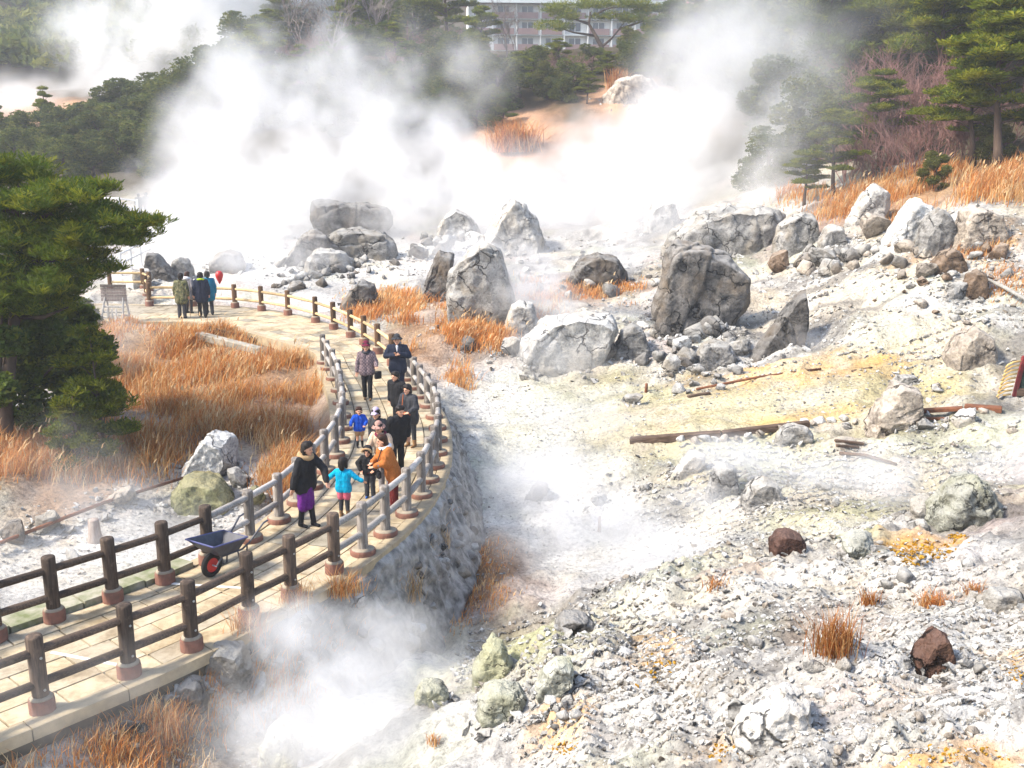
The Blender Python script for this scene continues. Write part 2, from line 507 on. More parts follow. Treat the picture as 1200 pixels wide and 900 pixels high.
def build_terrain():
    ny, nx = 600, 480
    ys = 3.2 * (430 / 3.2) ** (np.arange(ny) / (ny - 1))
    us = np.linspace(-1, 1, nx)
    Y = np.repeat(ys, nx)
    X = np.tile(us, ny) * (0.62 * Y + 5.5)
    P = np.stack([X, Y], 1)
    Z = height(P)
    d, side = path_distance(P)
    free = smooth(0.15, 0.9, d)
    P3 = np.c_[P, Z]
    # relief: coarse humps, stones and clods
    rough_zone = np.clip(smooth(-0.2, 0.4, fbm(P3 * 0.12, 3, 3)) + 0.35, 0, 1)
    fine = 1 - smooth(26, 60, Y)
    mid = 1 - smooth(90, 160, Y)
    calm = np.zeros(len(P))
    for a in [(720, 650, 130, 28), (600, 490, 90, 40), (880, 470, 150, 28), (120, 640, 150, 50), (640, 560, 80, 40), (400, 800, 120, 60)]:
        calm = np.maximum(calm, zpx(P3, *a))
    amp = free * (1 - 0.8 * calm)
    # tilted blocky lumps of the scree on the slope in front
    slope = smooth(-1.5, 0.5, X) * (1 - smooth(14.5, 17, Y))
    Z = Z + amp * mid * 0.34 * fbm(P3 * 0.45, 4, 21) * (0.5 + rough_zone)
    Z = Z + amp * (1 - smooth(45, 80, Y)) * 0.16 * ridged(P3 * np.array([.8, .8, .8]) + 7, 4, 25) * (0.4 + rough_zone)
    Z = Z + amp * mid * fine * (0.10 * ridged(P3 * np.array([1.6, 1.6, 1.6]), 4, 31) * rough_zone + 0.045 * fbm(P3 * 6.0, 3, 41))
    Z = Z + amp * slope * 0.10 * (ridged(P3 * 3.1, 3, 51))
    Z = Z + smooth(70, 160, Y) * 2.0 * fbm(P3 * 0.05, 4, 61)
    global ZGRID
    ZGRID = (Z.reshape(ny, nx).copy(), ny, nx)
    V = np.c_[X, Y, Z]
    i = np.arange(ny - 1)[:, None] * nx + np.arange(nx - 1)[None]
    F = np.stack([i, i + 1, i + nx + 1, i + nx], -1).reshape(-1, 4)
    me = mesh_np('ground', V, [F], True, [M_GROUND])
    # real colours of the ground: grey scree, pale crust, sulphur, iron, dead-grass litter, forest soil
    n1 = fbm(P3 * 0.5, 4, 71); n2 = fbm(P3 * 2.2, 4, 81)
    C = np.empty((len(P), 3))
    C[:] = (0.47, 0.455, 0.43)
    def mix(c, w):
        nonlocal C
        w = np.clip(w, 0, 1)[:, None]
        C = C * (1 - w) + np.array(c) * w
    mix((0.16, 0.155, 0.15), smooth(-0.05, 0.4, n1 + 0.7 * n2) * 0.85)
    mix((0.62, 0.61, 0.58), smooth(0.05, 0.5, n1 * -1 + 0.6 * n2) * 0.75)
    # faint cream, pink and green stains of the leached rock
    n3, n4, n5 = fbm(P3 * 0.33 + 40, 4, 171), fbm(P3 * 0.4 + 80, 4, 181), fbm(P3 * 0.45 + 120, 4, 191)
    mix((0.60, 0.52, 0.38), smooth(0.05, 0.4, n3) * .55)
    mix((0.56, 0.44, 0.40), smooth(0.08, 0.4, n4) * .45)
    mix((0.46, 0.48, 0.33), smooth(0.10, 0.42, n5) * .45)
    st = fbm(P3 * np.array([.35, 1.7, 0]) + 60, 4, 201)
    mix((0.17, 0.16, 0.15), smooth(.12, .34, st) * smooth(-1, 3, X) * (1 - smooth(40, 60, Y)) * .7)
    white = np.zeros(len(P))
    for a in [(720, 655, 150, 40), (600, 500, 90, 60), (120, 650, 170, 60), (400, 800, 170, 90), (250, 560, 100, 40), (1100, 860, 200, 60), (700, 860, 120, 50), (330, 300, 220, 50), (900, 690, 120, 30), (240, 440, 40, 16), (480, 780, 100, 40), (400, 850, 150, 60), (560, 870, 90, 40), (880, 700, 160, 30), (1090, 680, 130, 30), (640, 620, 120, 40)]:
        white = np.maximum(white, zpx(P3, *a, soft=0.8))
    mix((0.70, 0.69, 0.665), white * np.clip(0.6 + 0.9 * n2, 0, .9))
    for a in [(880, 470, 210, 40, 0.72), (1060, 470, 110, 30, .55), (860, 500, 140, 20, .7), (1090, 440, 90, 40, .5), (940, 520, 120, 12, .5), (700, 440, 70, 14, .5), (520, 490, 30, 14, .4), (1000, 640, 40, 14, .4), (1120, 590, 70, 30, .45), (1060, 400, 80, 20, .3), (820, 530, 90, 14, .4)]:
        mix((0.60, 0.515, 0.27), zpx(P3, *a[:4], soft=1.0, wob=.6, seed=8) * a[4] * (0.55 + 0.6 * np.clip(n2 + 0.3, 0, 1)))
    for a in [(960, 440, 140, 12, .5), (950, 490, 80, 10, .45), (770, 780, 40, 20, .9), (1080, 645, 45, 12, 1.), (1120, 880, 90, 16, .7), (660, 870, 40, 20, .8), (1050, 835, 60, 10, .35), (1190, 790, 20, 20, .8), (870, 880, 60, 20, .35), (900, 430, 90, 8, .5), (1140, 290, 80, 22, .5), (830, 360, 60, 20, .2), (270, 640, 40, 12, .4)]:
        mix((0.74, 0.36, 0.035), zpx(P3, *a[:4], soft=0.9, wob=0.7, seed=9) * a[4] * (0.4 + 0.9 * np.clip(n2 + 0.35, 0, 1)))
    for a in [(560, 690, 70, 50, .85), (540, 650, 40, 24, .7), (300, 470, 170, 70, .8), (200, 420, 130, 50, .85), (350, 540, 60, 40, .8), (520, 400, 80, 40, .7), (680, 350, 90, 16, .5), (160, 870, 170, 40, .5), (300, 770, 60, 16, .5), (60, 570, 80, 50, .8), (420, 695, 60, 16, .7), (1100, 220, 130, 26, .8), (860, 690, 60, 8, .4), (980, 745, 70, 30, .3)]:
        mix((0.33, 0.17, 0.07), zpx(P3, *a[:4], soft=0.7, wob=0.5, seed=10) * a[4])
    for a in [(600, 770, 60, 30, .6), (500, 800, 60, 20, .45), (1000, 640, 30, 10, .6), (1130, 580, 50, 30, .5), (880, 525, 90, 8, .5), (330, 880, 30, 30, .5), (960, 605, 80, 12, .35), (640, 780, 50, 24, .5)]:
        mix((0.36, 0.37, 0.17), zpx(P3, *a[:4], soft=0.8, wob=0.6, seed=12) * a[4])
    mix((0.27, 0.235, 0.195), zpx(P3, 190, 850, 190, 55, soft=.8, wob=.6, seed=14) * .85)
    for a in [(900, 555, 170, 34, .5), (690, 470, 100, 34, .45), (1110, 525, 110, 34, .5), (980, 610, 120, 20, .4), (760, 540, 100, 24, .35), (1080, 395, 110, 26, .4), (600, 520, 50, 30, .35)]:
        mix((0.56, 0.55, 0.34), zpx(P3, *a[:4], soft=1.0, wob=.7, seed=15) * a[4] * (.6 + .6 * np.clip(n2 + .3, 0, 1)))
    hill = smooth(62, 74, Y + 4 * fbm(P3 * 0.1, 3, 91)) + smooth(5.0, 6.2, Z + fbm(P3 * .4, 2, 95)) * (Y > 40)
    mix((0.07, 0.055, 0.03), hill * 0.95)
    for a in [(600, 165, 60, 40, .9), (740, 120, 50, 26, .95), (690, 175, 130, 40, .5), (225, 232, 40, 26, .8), (-20, 128, 90, 20, .8), (50, 128, 50, 14, .8)]:
        mix((0.62, 0.36, 0.22), zpx(P3, *a[:4], soft=0.8, wob=0.5, seed=13) * a[4])
    at_ = me.color_attributes.new('tint', 'FLOAT_COLOR', 'POINT')
    at_.data.foreach_set('color', np.c_[C, np.ones(len(C))].astype(np.float32).ravel())
    return put('ground', me, kind='structure')

def ground_material():
    m, nt, bs = new_mat('ground')
    v = coords(nt, 'world')
    a = N(nt, 'ShaderNodeVertexColor', layer_name='tint')
    n1 = noise_tex(nt, v, 9.0, 6, 0.7)
    n2 = noise_tex(nt, v, 38.0, 5, 0.75)
    vo = N(nt, 'ShaderNodeTexVoronoi', i_Scale=11.0)
    nt.links.new(v, vo.inputs['Vector'])
    c = mixc(nt, 1.0, a.outputs[0], ramp(nt, n1, [(0.32, (0.42, 0.41, 0.41)), (0.45, (0.86, 0.85, 0.84)), (0.62, (1.15, 1.14, 1.12))]), 'MULTIPLY')
    c = mixc(nt, 1.0, c, ramp(nt, n2, [(0.32, (0.55, 0.53, 0.52)), (0.45, (0.95, 0.95, 0.95)), (0.7, (1.1, 1.1, 1.1))]), 'MULTIPLY')
    nt.links.new(c, bs.inputs['Base Color'])
    bs.inputs['Roughness'].default_value = 0.95
    bs.inputs['Specular IOR Level'].default_value = 0.1
    add = N(nt, 'ShaderNodeMath', operation='MULTIPLY_ADD', i_1=1.0)
    nt.links.new(n1, add.inputs[0]); nt.links.new(n2, add.inputs[2])
    ad2 = N(nt, 'ShaderNodeMath', operation='SUBTRACT')
    nt.links.new(add.outputs[0], ad2.inputs[0]); nt.links.new(vo.outputs['Distance'], ad2.inputs[1])
    bump(nt, bs, ad2.outputs[0], 0.8, 0.05)
    return m
M_GROUND = ground_material()
GROUND = build_terrain()

# from here on things stand on the real relief, not on the smooth plan
def hz_arr(P):
    P = np.asarray(P, float)
    Zg, ny, nx = ZGRID
    Y = np.maximum(P[:, 1], 3.21)
    fy = np.clip(np.log(Y / 3.2) / math.log(430 / 3.2) * (ny - 1), 0, ny - 1.001)
    fx = np.clip((P[:, 0] / (0.62 * Y + 5.5) + 1) / 2 * (nx - 1), 0, nx - 1.001)
    i = fx.astype(int); j = fy.astype(int); a = fx - i; b = fy - j
    return Zg[j, i] * (1 - a) * (1 - b) + Zg[j, i + 1] * a * (1 - b) + Zg[j + 1, i] * (1 - a) * b + Zg[j + 1, i + 1] * a * b
def hz(x, y):
    return float(hz_arr(np.array([[x, y, 0.0]]))[0])
# ================================================================ WALKWAY
cen = SECT.mean(1)
S_ARC = np.concatenate([[0], np.cumsum(np.linalg.norm(np.diff(cen, axis=0), axis=1))])
def path_pt(s, t):
    """point on the walkway: s metres along, t from the inner (0) to the basin edge (1)"""
    L = [np.interp(s, S_ARC, SECT[:, 0, k]) for k in (0, 1)]
    Rr = [np.interp(s, S_ARC, SECT[:, 1, k]) for k in (0, 1)]
    return (L[0] + (Rr[0] - L[0]) * t, L[1] + (Rr[1] - L[1]) * t)

def paving_mat():
    m, nt, bs = new_mat('paving')
    v = coords(nt, 'world')
    f = noise_tex(nt, v, 5.0, 5, 0.65)
    col = ramp(nt, f, [(0.3, (0.30, 0.245, 0.17)), (0.5, (0.44, 0.375, 0.275)), (0.7, (0.50, 0.44, 0.335))])
    tone = ramp(nt, rand_obj(nt), [(0.0, (0.60, 0.64, 0.68)), (0.22, (0.84, 0.84, 0.84)), (0.4, (1.0, 0.98, 0.95)), (0.7, (1.08, 1.02, 0.9)), (1.0, (1.22, 1.2, 1.14))])
    dirt = ramp(nt, noise_tex(nt, v, 1.3, 6, 0.7), [(0.36, (0.62, 0.58, 0.52)), (0.52, (1, 1, 1))])
    nt.links.new(mixc(nt, 1.0, mixc(nt, 1.0, col, tone, 'MULTIPLY'), dirt, 'MULTIPLY'), bs.inputs['Base Color'])
    bs.inputs['Roughness'].default_value = 0.85
    bs.inputs['Specular IOR Level'].default_value = 0.2
    bump(nt, bs, noise_tex(nt, v, 60, 4, 0.7), 0.5, 0.01)
    return m
M_PAVE = paving_mat()
M_JOINT = simple_mat('joint_mortar', (0.13, 0.10, 0.07), (0.06, 0.05, 0.035), 6, 0.95, 0.4, 0.01, space='world')
M_KERB = simple_mat('kerb_concrete', (0.45, 0.36, 0.23), (0.31, 0.25, 0.17), 5, 0.9, 0.35, 0.01, space='world', vary=0.1)
M_MOSS = simple_mat('mossy_concrete', (0.36, 0.34, 0.27), (0.15, 0.17, 0.08), 4, 0.95, 0.6, 0.03, space='world')

mb = MB()
L3 = [(p[0], p[1]) for p in SECT[:, 0]]; R3 = [(p[0], p[1]) for p in SECT[:, 1]]
n = len(L3)
V = [(x, y, -0.035) for x, y in L3] + [(x, y, -0.035) for x, y in R3] + [(x, y, -0.45) for x, y in L3] + [(x, y, -0.45) for x, y in R3]
F = []
for i in range(n - 1):
    F += [(i, n + i, n + i + 1, i + 1), (i, i + 1, 2 * n + i + 1, 2 * n + i), (n + i + 1, n + i, 3 * n + i, 3 * n + i + 1)]
mb.add(V, [F])
PATH = mb.build('path', M_JOINT, kind='structure')

def slab(s0, s1, t0, t1, z0, z1, mat, name, parent, tilt=0.0, nseg=2, mbuild=None):
    V = []
    for k in range(nseg + 1):
        s = s0 + (s1 - s0) * k / nseg
        for t in (t0, t1):
            x, y = path_pt(s, t)
            V.append((x, y, z1 + tilt * (k - nseg / 2)))
    n_ = len(V)
    V = V + [(x, y, z0) for x, y, _ in V]
    F = []
    for k in range(nseg):
        a = 2 * k
        F += [(a, a + 1, a + 3, a + 2), (a, a + 2, n_ + a + 2, n_ + a), (a + 3, a + 1, n_ + a + 1, n_ + a + 3)]
    F += [(1, 0, n_, n_ + 1), (2 * nseg, 2 * nseg + 1, n_ + 2 * nseg + 1, n_ + 2 * nseg)]
    if mbuild is not None:
        mbuild.add(V, [F]); return None
    return MB().add(V, [F]).build(name, mat, parent)

rt = random.Random(3)
tiles = []
S_END = S_ARC[-1]
width = np.linalg.norm(SECT[:, 1] - SECT[:, 0], axis=1)
NROW = 6
for r in range(NROW):
    s = -0.3 + 0.35 * (r % 2)
    while s < S_END - 0.9:
        ln = rt.choice([0.62, 0.62, 0.72, 0.86])
        w = float(np.interp(s, S_ARC, width))
        ek = 0.20 / w
        ta = ek + (1 - 2 * ek) * r / NROW; tb = ek + (1 - 2 * ek) * (r + 1) / NROW
        if s > 0.1 and S_ARC[-1] > s + ln:
            c = path_pt(s + ln / 2, (ta + tb) / 2)
            tiles.append((math.hypot(*c), s, s + ln, ta, tb, w))
        s += ln
def shown(t):
    x, y = path_pt((t[1] + t[2]) / 2, (t[3] + t[4]) / 2)
    d = depth_of((x, y, 0))
    u = x / d * FPX + 600
    v_ = 450 + FPX * (CAM_H * math.cos(PITCH) - y * math.sin(PITCH)) / d
    return -60 < u < 1260 and v_ < 960
tiles = sorted([t for t in tiles if shown(t)])
rest = MB()
for k, (d, s0, s1, ta, tb, w) in enumerate(tiles):
    g = 0.013
    slab(s0 + g, s1 - g, ta + g / w, tb - g / w, -0.04, rt.uniform(-0.004, 0.004), M_PAVE, 'paving_stone', PATH, rt.uniform(-0.003, 0.003), 2, rest if k >= 296 else None)
rest.build('paving_stone', M_PAVE, PATH, kind='stuff')
# plain kerb band along the basin edge and mossy kerb blocks on the inner edge
s = 0.0
while s < S_END - 1.3:
    w = float(np.interp(s, S_ARC, width))
    if s > 1.0: slab(s + 0.008, s + 1.2 - 0.008, 1 - 0.19 / w, 1.0 + 0.05 / w, -0.14, 0.012, M_KERB, 'kerb_stone', PATH, 0, 3)
    s += 1.2
def nearest_s(x, y):
    return float(S_ARC[np.argmin(np.linalg.norm(SECT[:, 0] - np.array([x, y]), axis=1))])
s = nearest_s(-8.2, 11.2)
for k in range(5):
    w = float(np.interp(s, S_ARC, width))
    slab(s, s + 1.02, -0.22 / w, 0.19 / w, -0.3, 0.085 + 0.02 * (k % 2), M_MOSS, 'mossy_kerb_block', PATH, 0.004, 2)
    s += 1.05
s_m = s
while s < S_END - 1.3:
    w = float(np.interp(s, S_ARC, width))
    slab(s + 0.008, s + 1.2 - 0.008, -0.03 / w, 0.18 / w, -0.3, 0.01, M_KERB, 'kerb_stone', PATH, 0, 3)
    s += 1.2
M_STRIP = simple_mat('pale_strip', (0.72, 0.72, 0.70), (0.6, 0.6, 0.58), 12, 0.6, 0.1)
for (a, b) in (((60, 765), (150, 782)), ((196, 684), (290, 690))):
    p, q = at(*a, 0.0), at(*b, 0.0)
    dv = (q - p); ang = math.atan2(dv.y, dv.x)
    MB().box((0, 0, 0), (dv.length, 0.05, 0.012), bev=0.002).build('drain_strip', M_STRIP, PATH, loc=((p.x + q.x) / 2, (p.y + q.y) / 2, 0.008), rot=(0, 0, ang))

# ---------------------------------------------------------------- retaining wall under the basin edge
M_WALL = simple_mat('wall_rock', (0.42, 0.40, 0.37), (0.10, 0.096, 0.09), 4.2, 0.95, 1.0, 0.08, space='world', detail=8)
ks = [k for k in range(n) if 12.6 < R3[k][1] < 27]
ER = resample(np.array([R3[k] for k in ks]), step=0.07)
tg = np.gradient(ER, axis=0); tg /= np.linalg.norm(tg, axis=1)[:, None]
nr = np.stack([tg[:, 1], -tg[:, 0]], 1)
NV = 34
A = len(ER)
prof = np.linspace(0, 1, NV)
foot = np.array([hz(*(ER[i] + nr[i] * 0.85)) for i in range(A)]) - 0.25
foot = np.minimum(foot, -0.5)
taper = smooth(0, 2.2, np.arange(A) * 0.07)                       # the wall dies out into the bank
foot = -0.32 * (1 - taper) + foot * taper
ii, jj = np.meshgrid(np.arange(A), np.arange(NV), indexing='ij')
t = prof[jj]
dist = (0.03 + 0.72 * t ** 1.15) * (0.12 + 0.88 * taper[ii])
Xw = ER[ii, 0] + nr[ii, 0] * dist; Yw = ER[ii, 1] + nr[ii, 1] * dist
Zw = -0.05 + (foot[ii] + 0.05) * t
Pw = np.c_[Xw.ravel(), Yw.ravel(), Zw.ravel()]
# slanting strata: the block relief runs along tilted beds
Q = Pw.copy(); Q[:, 2] = Q[:, 2] * 0.6 + 0.8 * (Q[:, 1] * 0.7)
dsp = 0.16 * ridged(Q * 1.7, 4, 5) + 0.07 * fbm(Pw * 5.5, 3, 6)
dsp *= np.minimum(1, jj.ravel() / 2.0) * (0.1 + 0.9 * taper[ii.ravel()])
Pw[:, 0] += nr[ii.ravel(), 0] * dsp; Pw[:, 1] += nr[ii.ravel(), 1] * dsp
i0 = (np.arange(A - 1)[:, None] * NV + np.arange(NV - 1)[None])
Fw = np.stack([i0, i0 + 1, i0 + NV + 1, i0 + NV], -1).reshape(-1, 4)
WALL = put('retaining_wall', mesh_np('retaining_wall', Pw, [Fw], True, [M_WALL]), label='rough grey rock retaining wall dropping from the walkway edge into the steaming basin', cat='wall')

# ---------------------------------------------------------------- fences
def wood_mat(name, c1, c2, c3, stretch=(14, 14, 1.2)):
    m, nt, bs = new_mat(name)
    v = coords(nt, 'object', stretch)
    f = noise_tex(nt, v, 2.2, 6, 0.65)
    w = noise_tex(nt, coords(nt, 'world'), 3.0, 4, 0.6)
    col = ramp(nt, f, [(0.3, c2), (0.5, c1), (0.72, c3)])
    col = mixc(nt, 1.0, col, ramp(nt, w, [(0.3, 0.72), (0.65, 1.12)]), 'MULTIPLY')
    col = mixc(nt, 1.0, col, ramp(nt, rand_obj(nt), [(0.0, 0.68), (0.5, 1.0), (1.0, 1.3)]), 'MULTIPLY')
    col = mixc(nt, ramp(nt, noise_tex(nt, coords(nt, 'world'), 7.0, 5, 0.7), [(0.58, 0.0), (0.68, 0.6)]), col, c3)
    nt.links.new(col, bs.inputs['Base Color'])
    bs.inputs['Roughness'].default_value = 0.8
    bs.inputs['Specular IOR Level'].default_value = 0.25
    bump(nt, bs, f, 0.5, 0.01)
    return m
M_DARKWOOD = wood_mat('dark_wood', (0.085, 0.06, 0.045), (0.035, 0.025, 0.02), (0.17, 0.12, 0.085))
M_GREYWOOD = wood_mat('grey_wood', (0.19, 0.165, 0.145), (0.09, 0.075, 0.065), (0.34, 0.31, 0.28))
M_BROWNWOOD = wood_mat('brown_wood', (0.10, 0.055, 0.03), (0.04, 0.022, 0.014), (0.20, 0.12, 0.06))
M_PALERAIL = wood_mat('pale_rail', (0.52, 0.37, 0.19), (0.30, 0.19, 0.09), (0.62, 0.49, 0.30))
M_GREYRAIL = wood_mat('grey_rail', (0.35, 0.325, 0.30), (0.18, 0.165, 0.15), (0.52, 0.49, 0.46))
M_FOOTRED = simple_mat('red_footing', (0.25, 0.115, 0.08), (0.16, 0.085, 0.065), 9, 0.85, 0.3, 0.005)
M_FOOTTOP = simple_mat('footing_mortar', (0.34, 0.29, 0.22), (0.24, 0.2, 0.15), 9, 0.9, 0.3, 0.005)

def post_mesh(name, h, r, mat, seed):
    b = MB()
    prof = [(r * 1.02, 0), (r, 0.1), (r * 0.98, h * .5), (r * 0.99, h - 0.03), (r * 0.9, h - 0.008), (r * 0.55, h), (0.004, h + 0.002)]
    b.lathe(prof, n=12)
    me = b.mesh(name, mat, True)
    return me
def foot_mesh(name, r, h):
    b = MB(); b.lathe([(r, 0), (r * 1.0, h * .75), (r * .96, h), (r * .93, h * 1.02)], n=20)
    me = b.mesh(name, M_FOOTRED, False)
    return me
def foot_top_mesh(r, h):
    b = MB(); b.lathe([(r * .925, h * 1.0), (r * .8, h * 1.16), (0.05, h * 1.3)], n=20)
    return b.mesh('mortar_collar', M_FOOTTOP, True)
b = MB(); b.tube([(0, 0, 0), (0, 0.33, 0.004), (0, 0.66, -0.004), (0, 1, 0)], [0.5, 0.52, 0.49, 0.5], 10)
RAIL_V = b
def fence(name, label, line, s0, s1, step, ph, pr, postmat, railmat, fr, fh, rail_r, zr=(0.77, 0.36), last=True, s_list=None, bolts=False):
    arc = np.concatenate([[0], np.cumsum(np.linalg.norm(np.diff(line, axis=0), axis=1))])
    root = empty(name, (0, 0, 0), label=label, cat='fence')
    pm = post_mesh('post', ph, pr, postmat, 0)
    fm = foot_mesh('post_base', fr, fh)
    fm2 = foot_top_mesh(fr, fh)
    rm = RAIL_V.mesh('rail', railmat, True)
    ss = s_list or list(np.linspace(s0, s1, max(2, int(round((s1 - s0) / step)) + 1)))
    pts = []
    rr = random.Random(int(s1 * 10))
    for s in ss:
        x, y = np.interp(s, arc, line[:, 0]), np.interp(s, arc, line[:, 1])
        pts.append((x, y))
    for k, (x, y) in enumerate(pts):
        if k == len(pts) - 1 and not last: break
        p = put('post', pm, root, (x, y, 0.0), (rr.uniform(-.012, .012), rr.uniform(-.012, .012), 0 if bolts else rr.uniform(0, 6.28)), (1, 1, rr.uniform(.985, 1.02)))
        put('post_base', fm, p, (0, 0, 0.006))
        put('mortar_collar', fm2, p, (0, 0, 0.006))
        if bolts:
            for z in zr: put('bolt', BOLT, p, (pr * .80, -pr * .52, z - .06), (0, R(90), R(-33)))
    for k in range(len(pts) - 1):
        (x0, y0), (x1, y1) = pts[k], pts[k + 1]
        L = math.hypot(x1 - x0, y1 - y0)
        for z in zr:
            put('rail', rm, root, (x0, y0, z + rr.uniform(-.008, .008)), (0, 0, math.atan2(y1 - y0, x1 - x0) - math.pi / 2), (rail_r * 2, L, rail_r * 2))
    return root
b = MB(); b.lathe([(.016, -.01), (.016, .012), (.002, .016)], n=8)
BOLT = b.mesh('bolt', simple_mat('bolt_zinc', (.5, .5, .48), None, 9, .5, 0, metal=.6))
def s_of(line, x, y):
    arc = np.concatenate([[0], np.cumsum(np.linalg.norm(np.diff(line, axis=0), axis=1))])
    return float(arc[np.argmin(np.linalg.norm(line - np.array([x, y]), axis=1))])
sR = lambda x, y: s_of(LINE_R, x, y)
sL = lambda x, y: s_of(LINE_L, x, y)
RD = [sR(-6.96, 9.35), sR(-6.25, 10.15), sR(-5.56, 10.93), sR(-4.83, 11.75), sR(-4.25, 12.44), sR(-3.72, 13.35), sR(-3.25, 14.1), sR(-2.78, 14.95)]
fence('wooden_fence', 'dark brown post and rail fence along the basin edge in front of the wheelbarrow', LINE_R, 0, 0, 1, 0.98, 0.098, M_DARKWOOD, M_DARKWOOD, 0.15, 0.17, 0.054, s_list=RD, bolts=True)
RG = [RD[-1]] + [sR(-2.44, 15.7), sR(-2.17, 16.53), sR(-1.9, 17.48), sR(-1.72, 18.49), sR(-1.64, 19.4), sR(-1.6, 20.29), sR(-1.6, 21.2), sR(-1.66, 22.2), sR(-1.75, 23.2), sR(-1.92, 24.2), sR(-2.15, 25.3), sR(-2.42, 26.3), sR(-2.68, 27.3), sR(-3.0, 28.4), sR(-3.35, 29.5)]
gf = fence('wooden_fence', 'weathered grey post and rail fence curving along the basin edge beside the people', LINE_R, 0, 0, 1, 0.90, 0.088, M_GREYWOOD, M_GREYRAIL, 0.21, 0.085, 0.056, s_list=RG[1:])
arc_total = float(np.sum(np.linalg.norm(np.diff(LINE_R, axis=0), axis=1)))
RF = [sR(-3.35, 29.5) + 0.9, sR(-4.3, 32.1), sR(-4.95, 33.7), sR(-5.62, 35.0), sR(-6.46, 36.6), sR(-7.38, 38.0), sR(-8.78, 39.7), sR(-10.07, 40.8), sR(-11.35, 41.6), sR(-13.2, 42.0), arc_total]
fence('wooden_fence', 'dark brown fence with pale yellow rails round the far bend by the balloon', LINE_R, 0, 0, 1, 0.98, 0.10, M_BROWNWOOD, M_PALERAIL, 0.17, 0.2, 0.052, s_list=RF)
LD = [sL(-8.3, 11.2), sL(-7.6, 12.0), sL(-6.98, 12.7), sL(-6.44, 13.29), sL(-5.86, 13.93), sL(-5.31, 14.58), sL(-4.86, 15.3)]
fence('wooden_fence', 'dark brown post and rail fence on the mossy kerb facing the white flats', LINE_L, 0, 0, 1, 0.98, 0.098, M_DARKWOOD, M_DARKWOOD, 0.15, 0.17, 0.054, s_list=LD)
LG = [sL(-4.43, 16.29), sL(-4.14, 17.18), sL(-4.0, 18.05), sL(-3.88, 19.0), sL(-3.8, 20.0), sL(-3.79, 21.0), sL(-3.85, 22.1), sL(-3.98, 23.2), sL(-4.18, 24.3), sL(-4.43, 25.6), sL(-4.72, 27.0), sL(-5.1, 28.4), sL(-5.5, 29.8), sL(-5.76, 30.6)]
fence('wooden_fence', 'weathered grey post and rail fence bordering the tall dry grass', LINE_L, 0, 0, 1, 0.90, 0.088, M_GREYWOOD, M_GREYRAIL, 0.21, 0.085, 0.056, s_list=LG)
# rails that join the dark and the grey lengths
fence_j = [(RD[-1], RG[1], LINE_R), (LD[-1], LG[0], LINE_L)]
for a, b_, ln in fence_j:
    arc = np.concatenate([[0], np.cumsum(np.linalg.norm(np.diff(ln, axis=0), axis=1))])
    p0 = (np.interp(a, arc, ln[:, 0]), np.interp(a, arc, ln[:, 1])); p1 = (np.interp(b_, arc, ln[:, 0]), np.interp(b_, arc, ln[:, 1]))
    par = gf if ln is LINE_R else [o for o in COL.objects if o.name.startswith('wooden_fence')][-1]
    rm = RAIL_V.mesh('rail', M_GREYRAIL, True)
    for z in (0.77, 0.36):
        put('rail', rm, par, (p0[0], p0[1], z), (0, 0, math.atan2(p1[1] - p0[1], p1[0] - p0[0]) - math.pi / 2), (0.11, math.hypot(p1[0] - p0[0], p1[1] - p0[1]), 0.11))
# short return of the far fence behind the notice board
bk = np.array([(-15.0, 42.0), (-15.5, 43.4), (-16.2, 45.0), (-16.4, 46.6), (-17.8, 46.9), (-19.5, 46.6)])
fence('wooden_fence', 'short far fence turning back behind the notice board', spline(list(map(tuple, bk))), 0.9, 7.0, 1.5, 0.98, 0.10, M_BROWNWOOD, M_PALERAIL, 0.17, 0.2, 0.052)
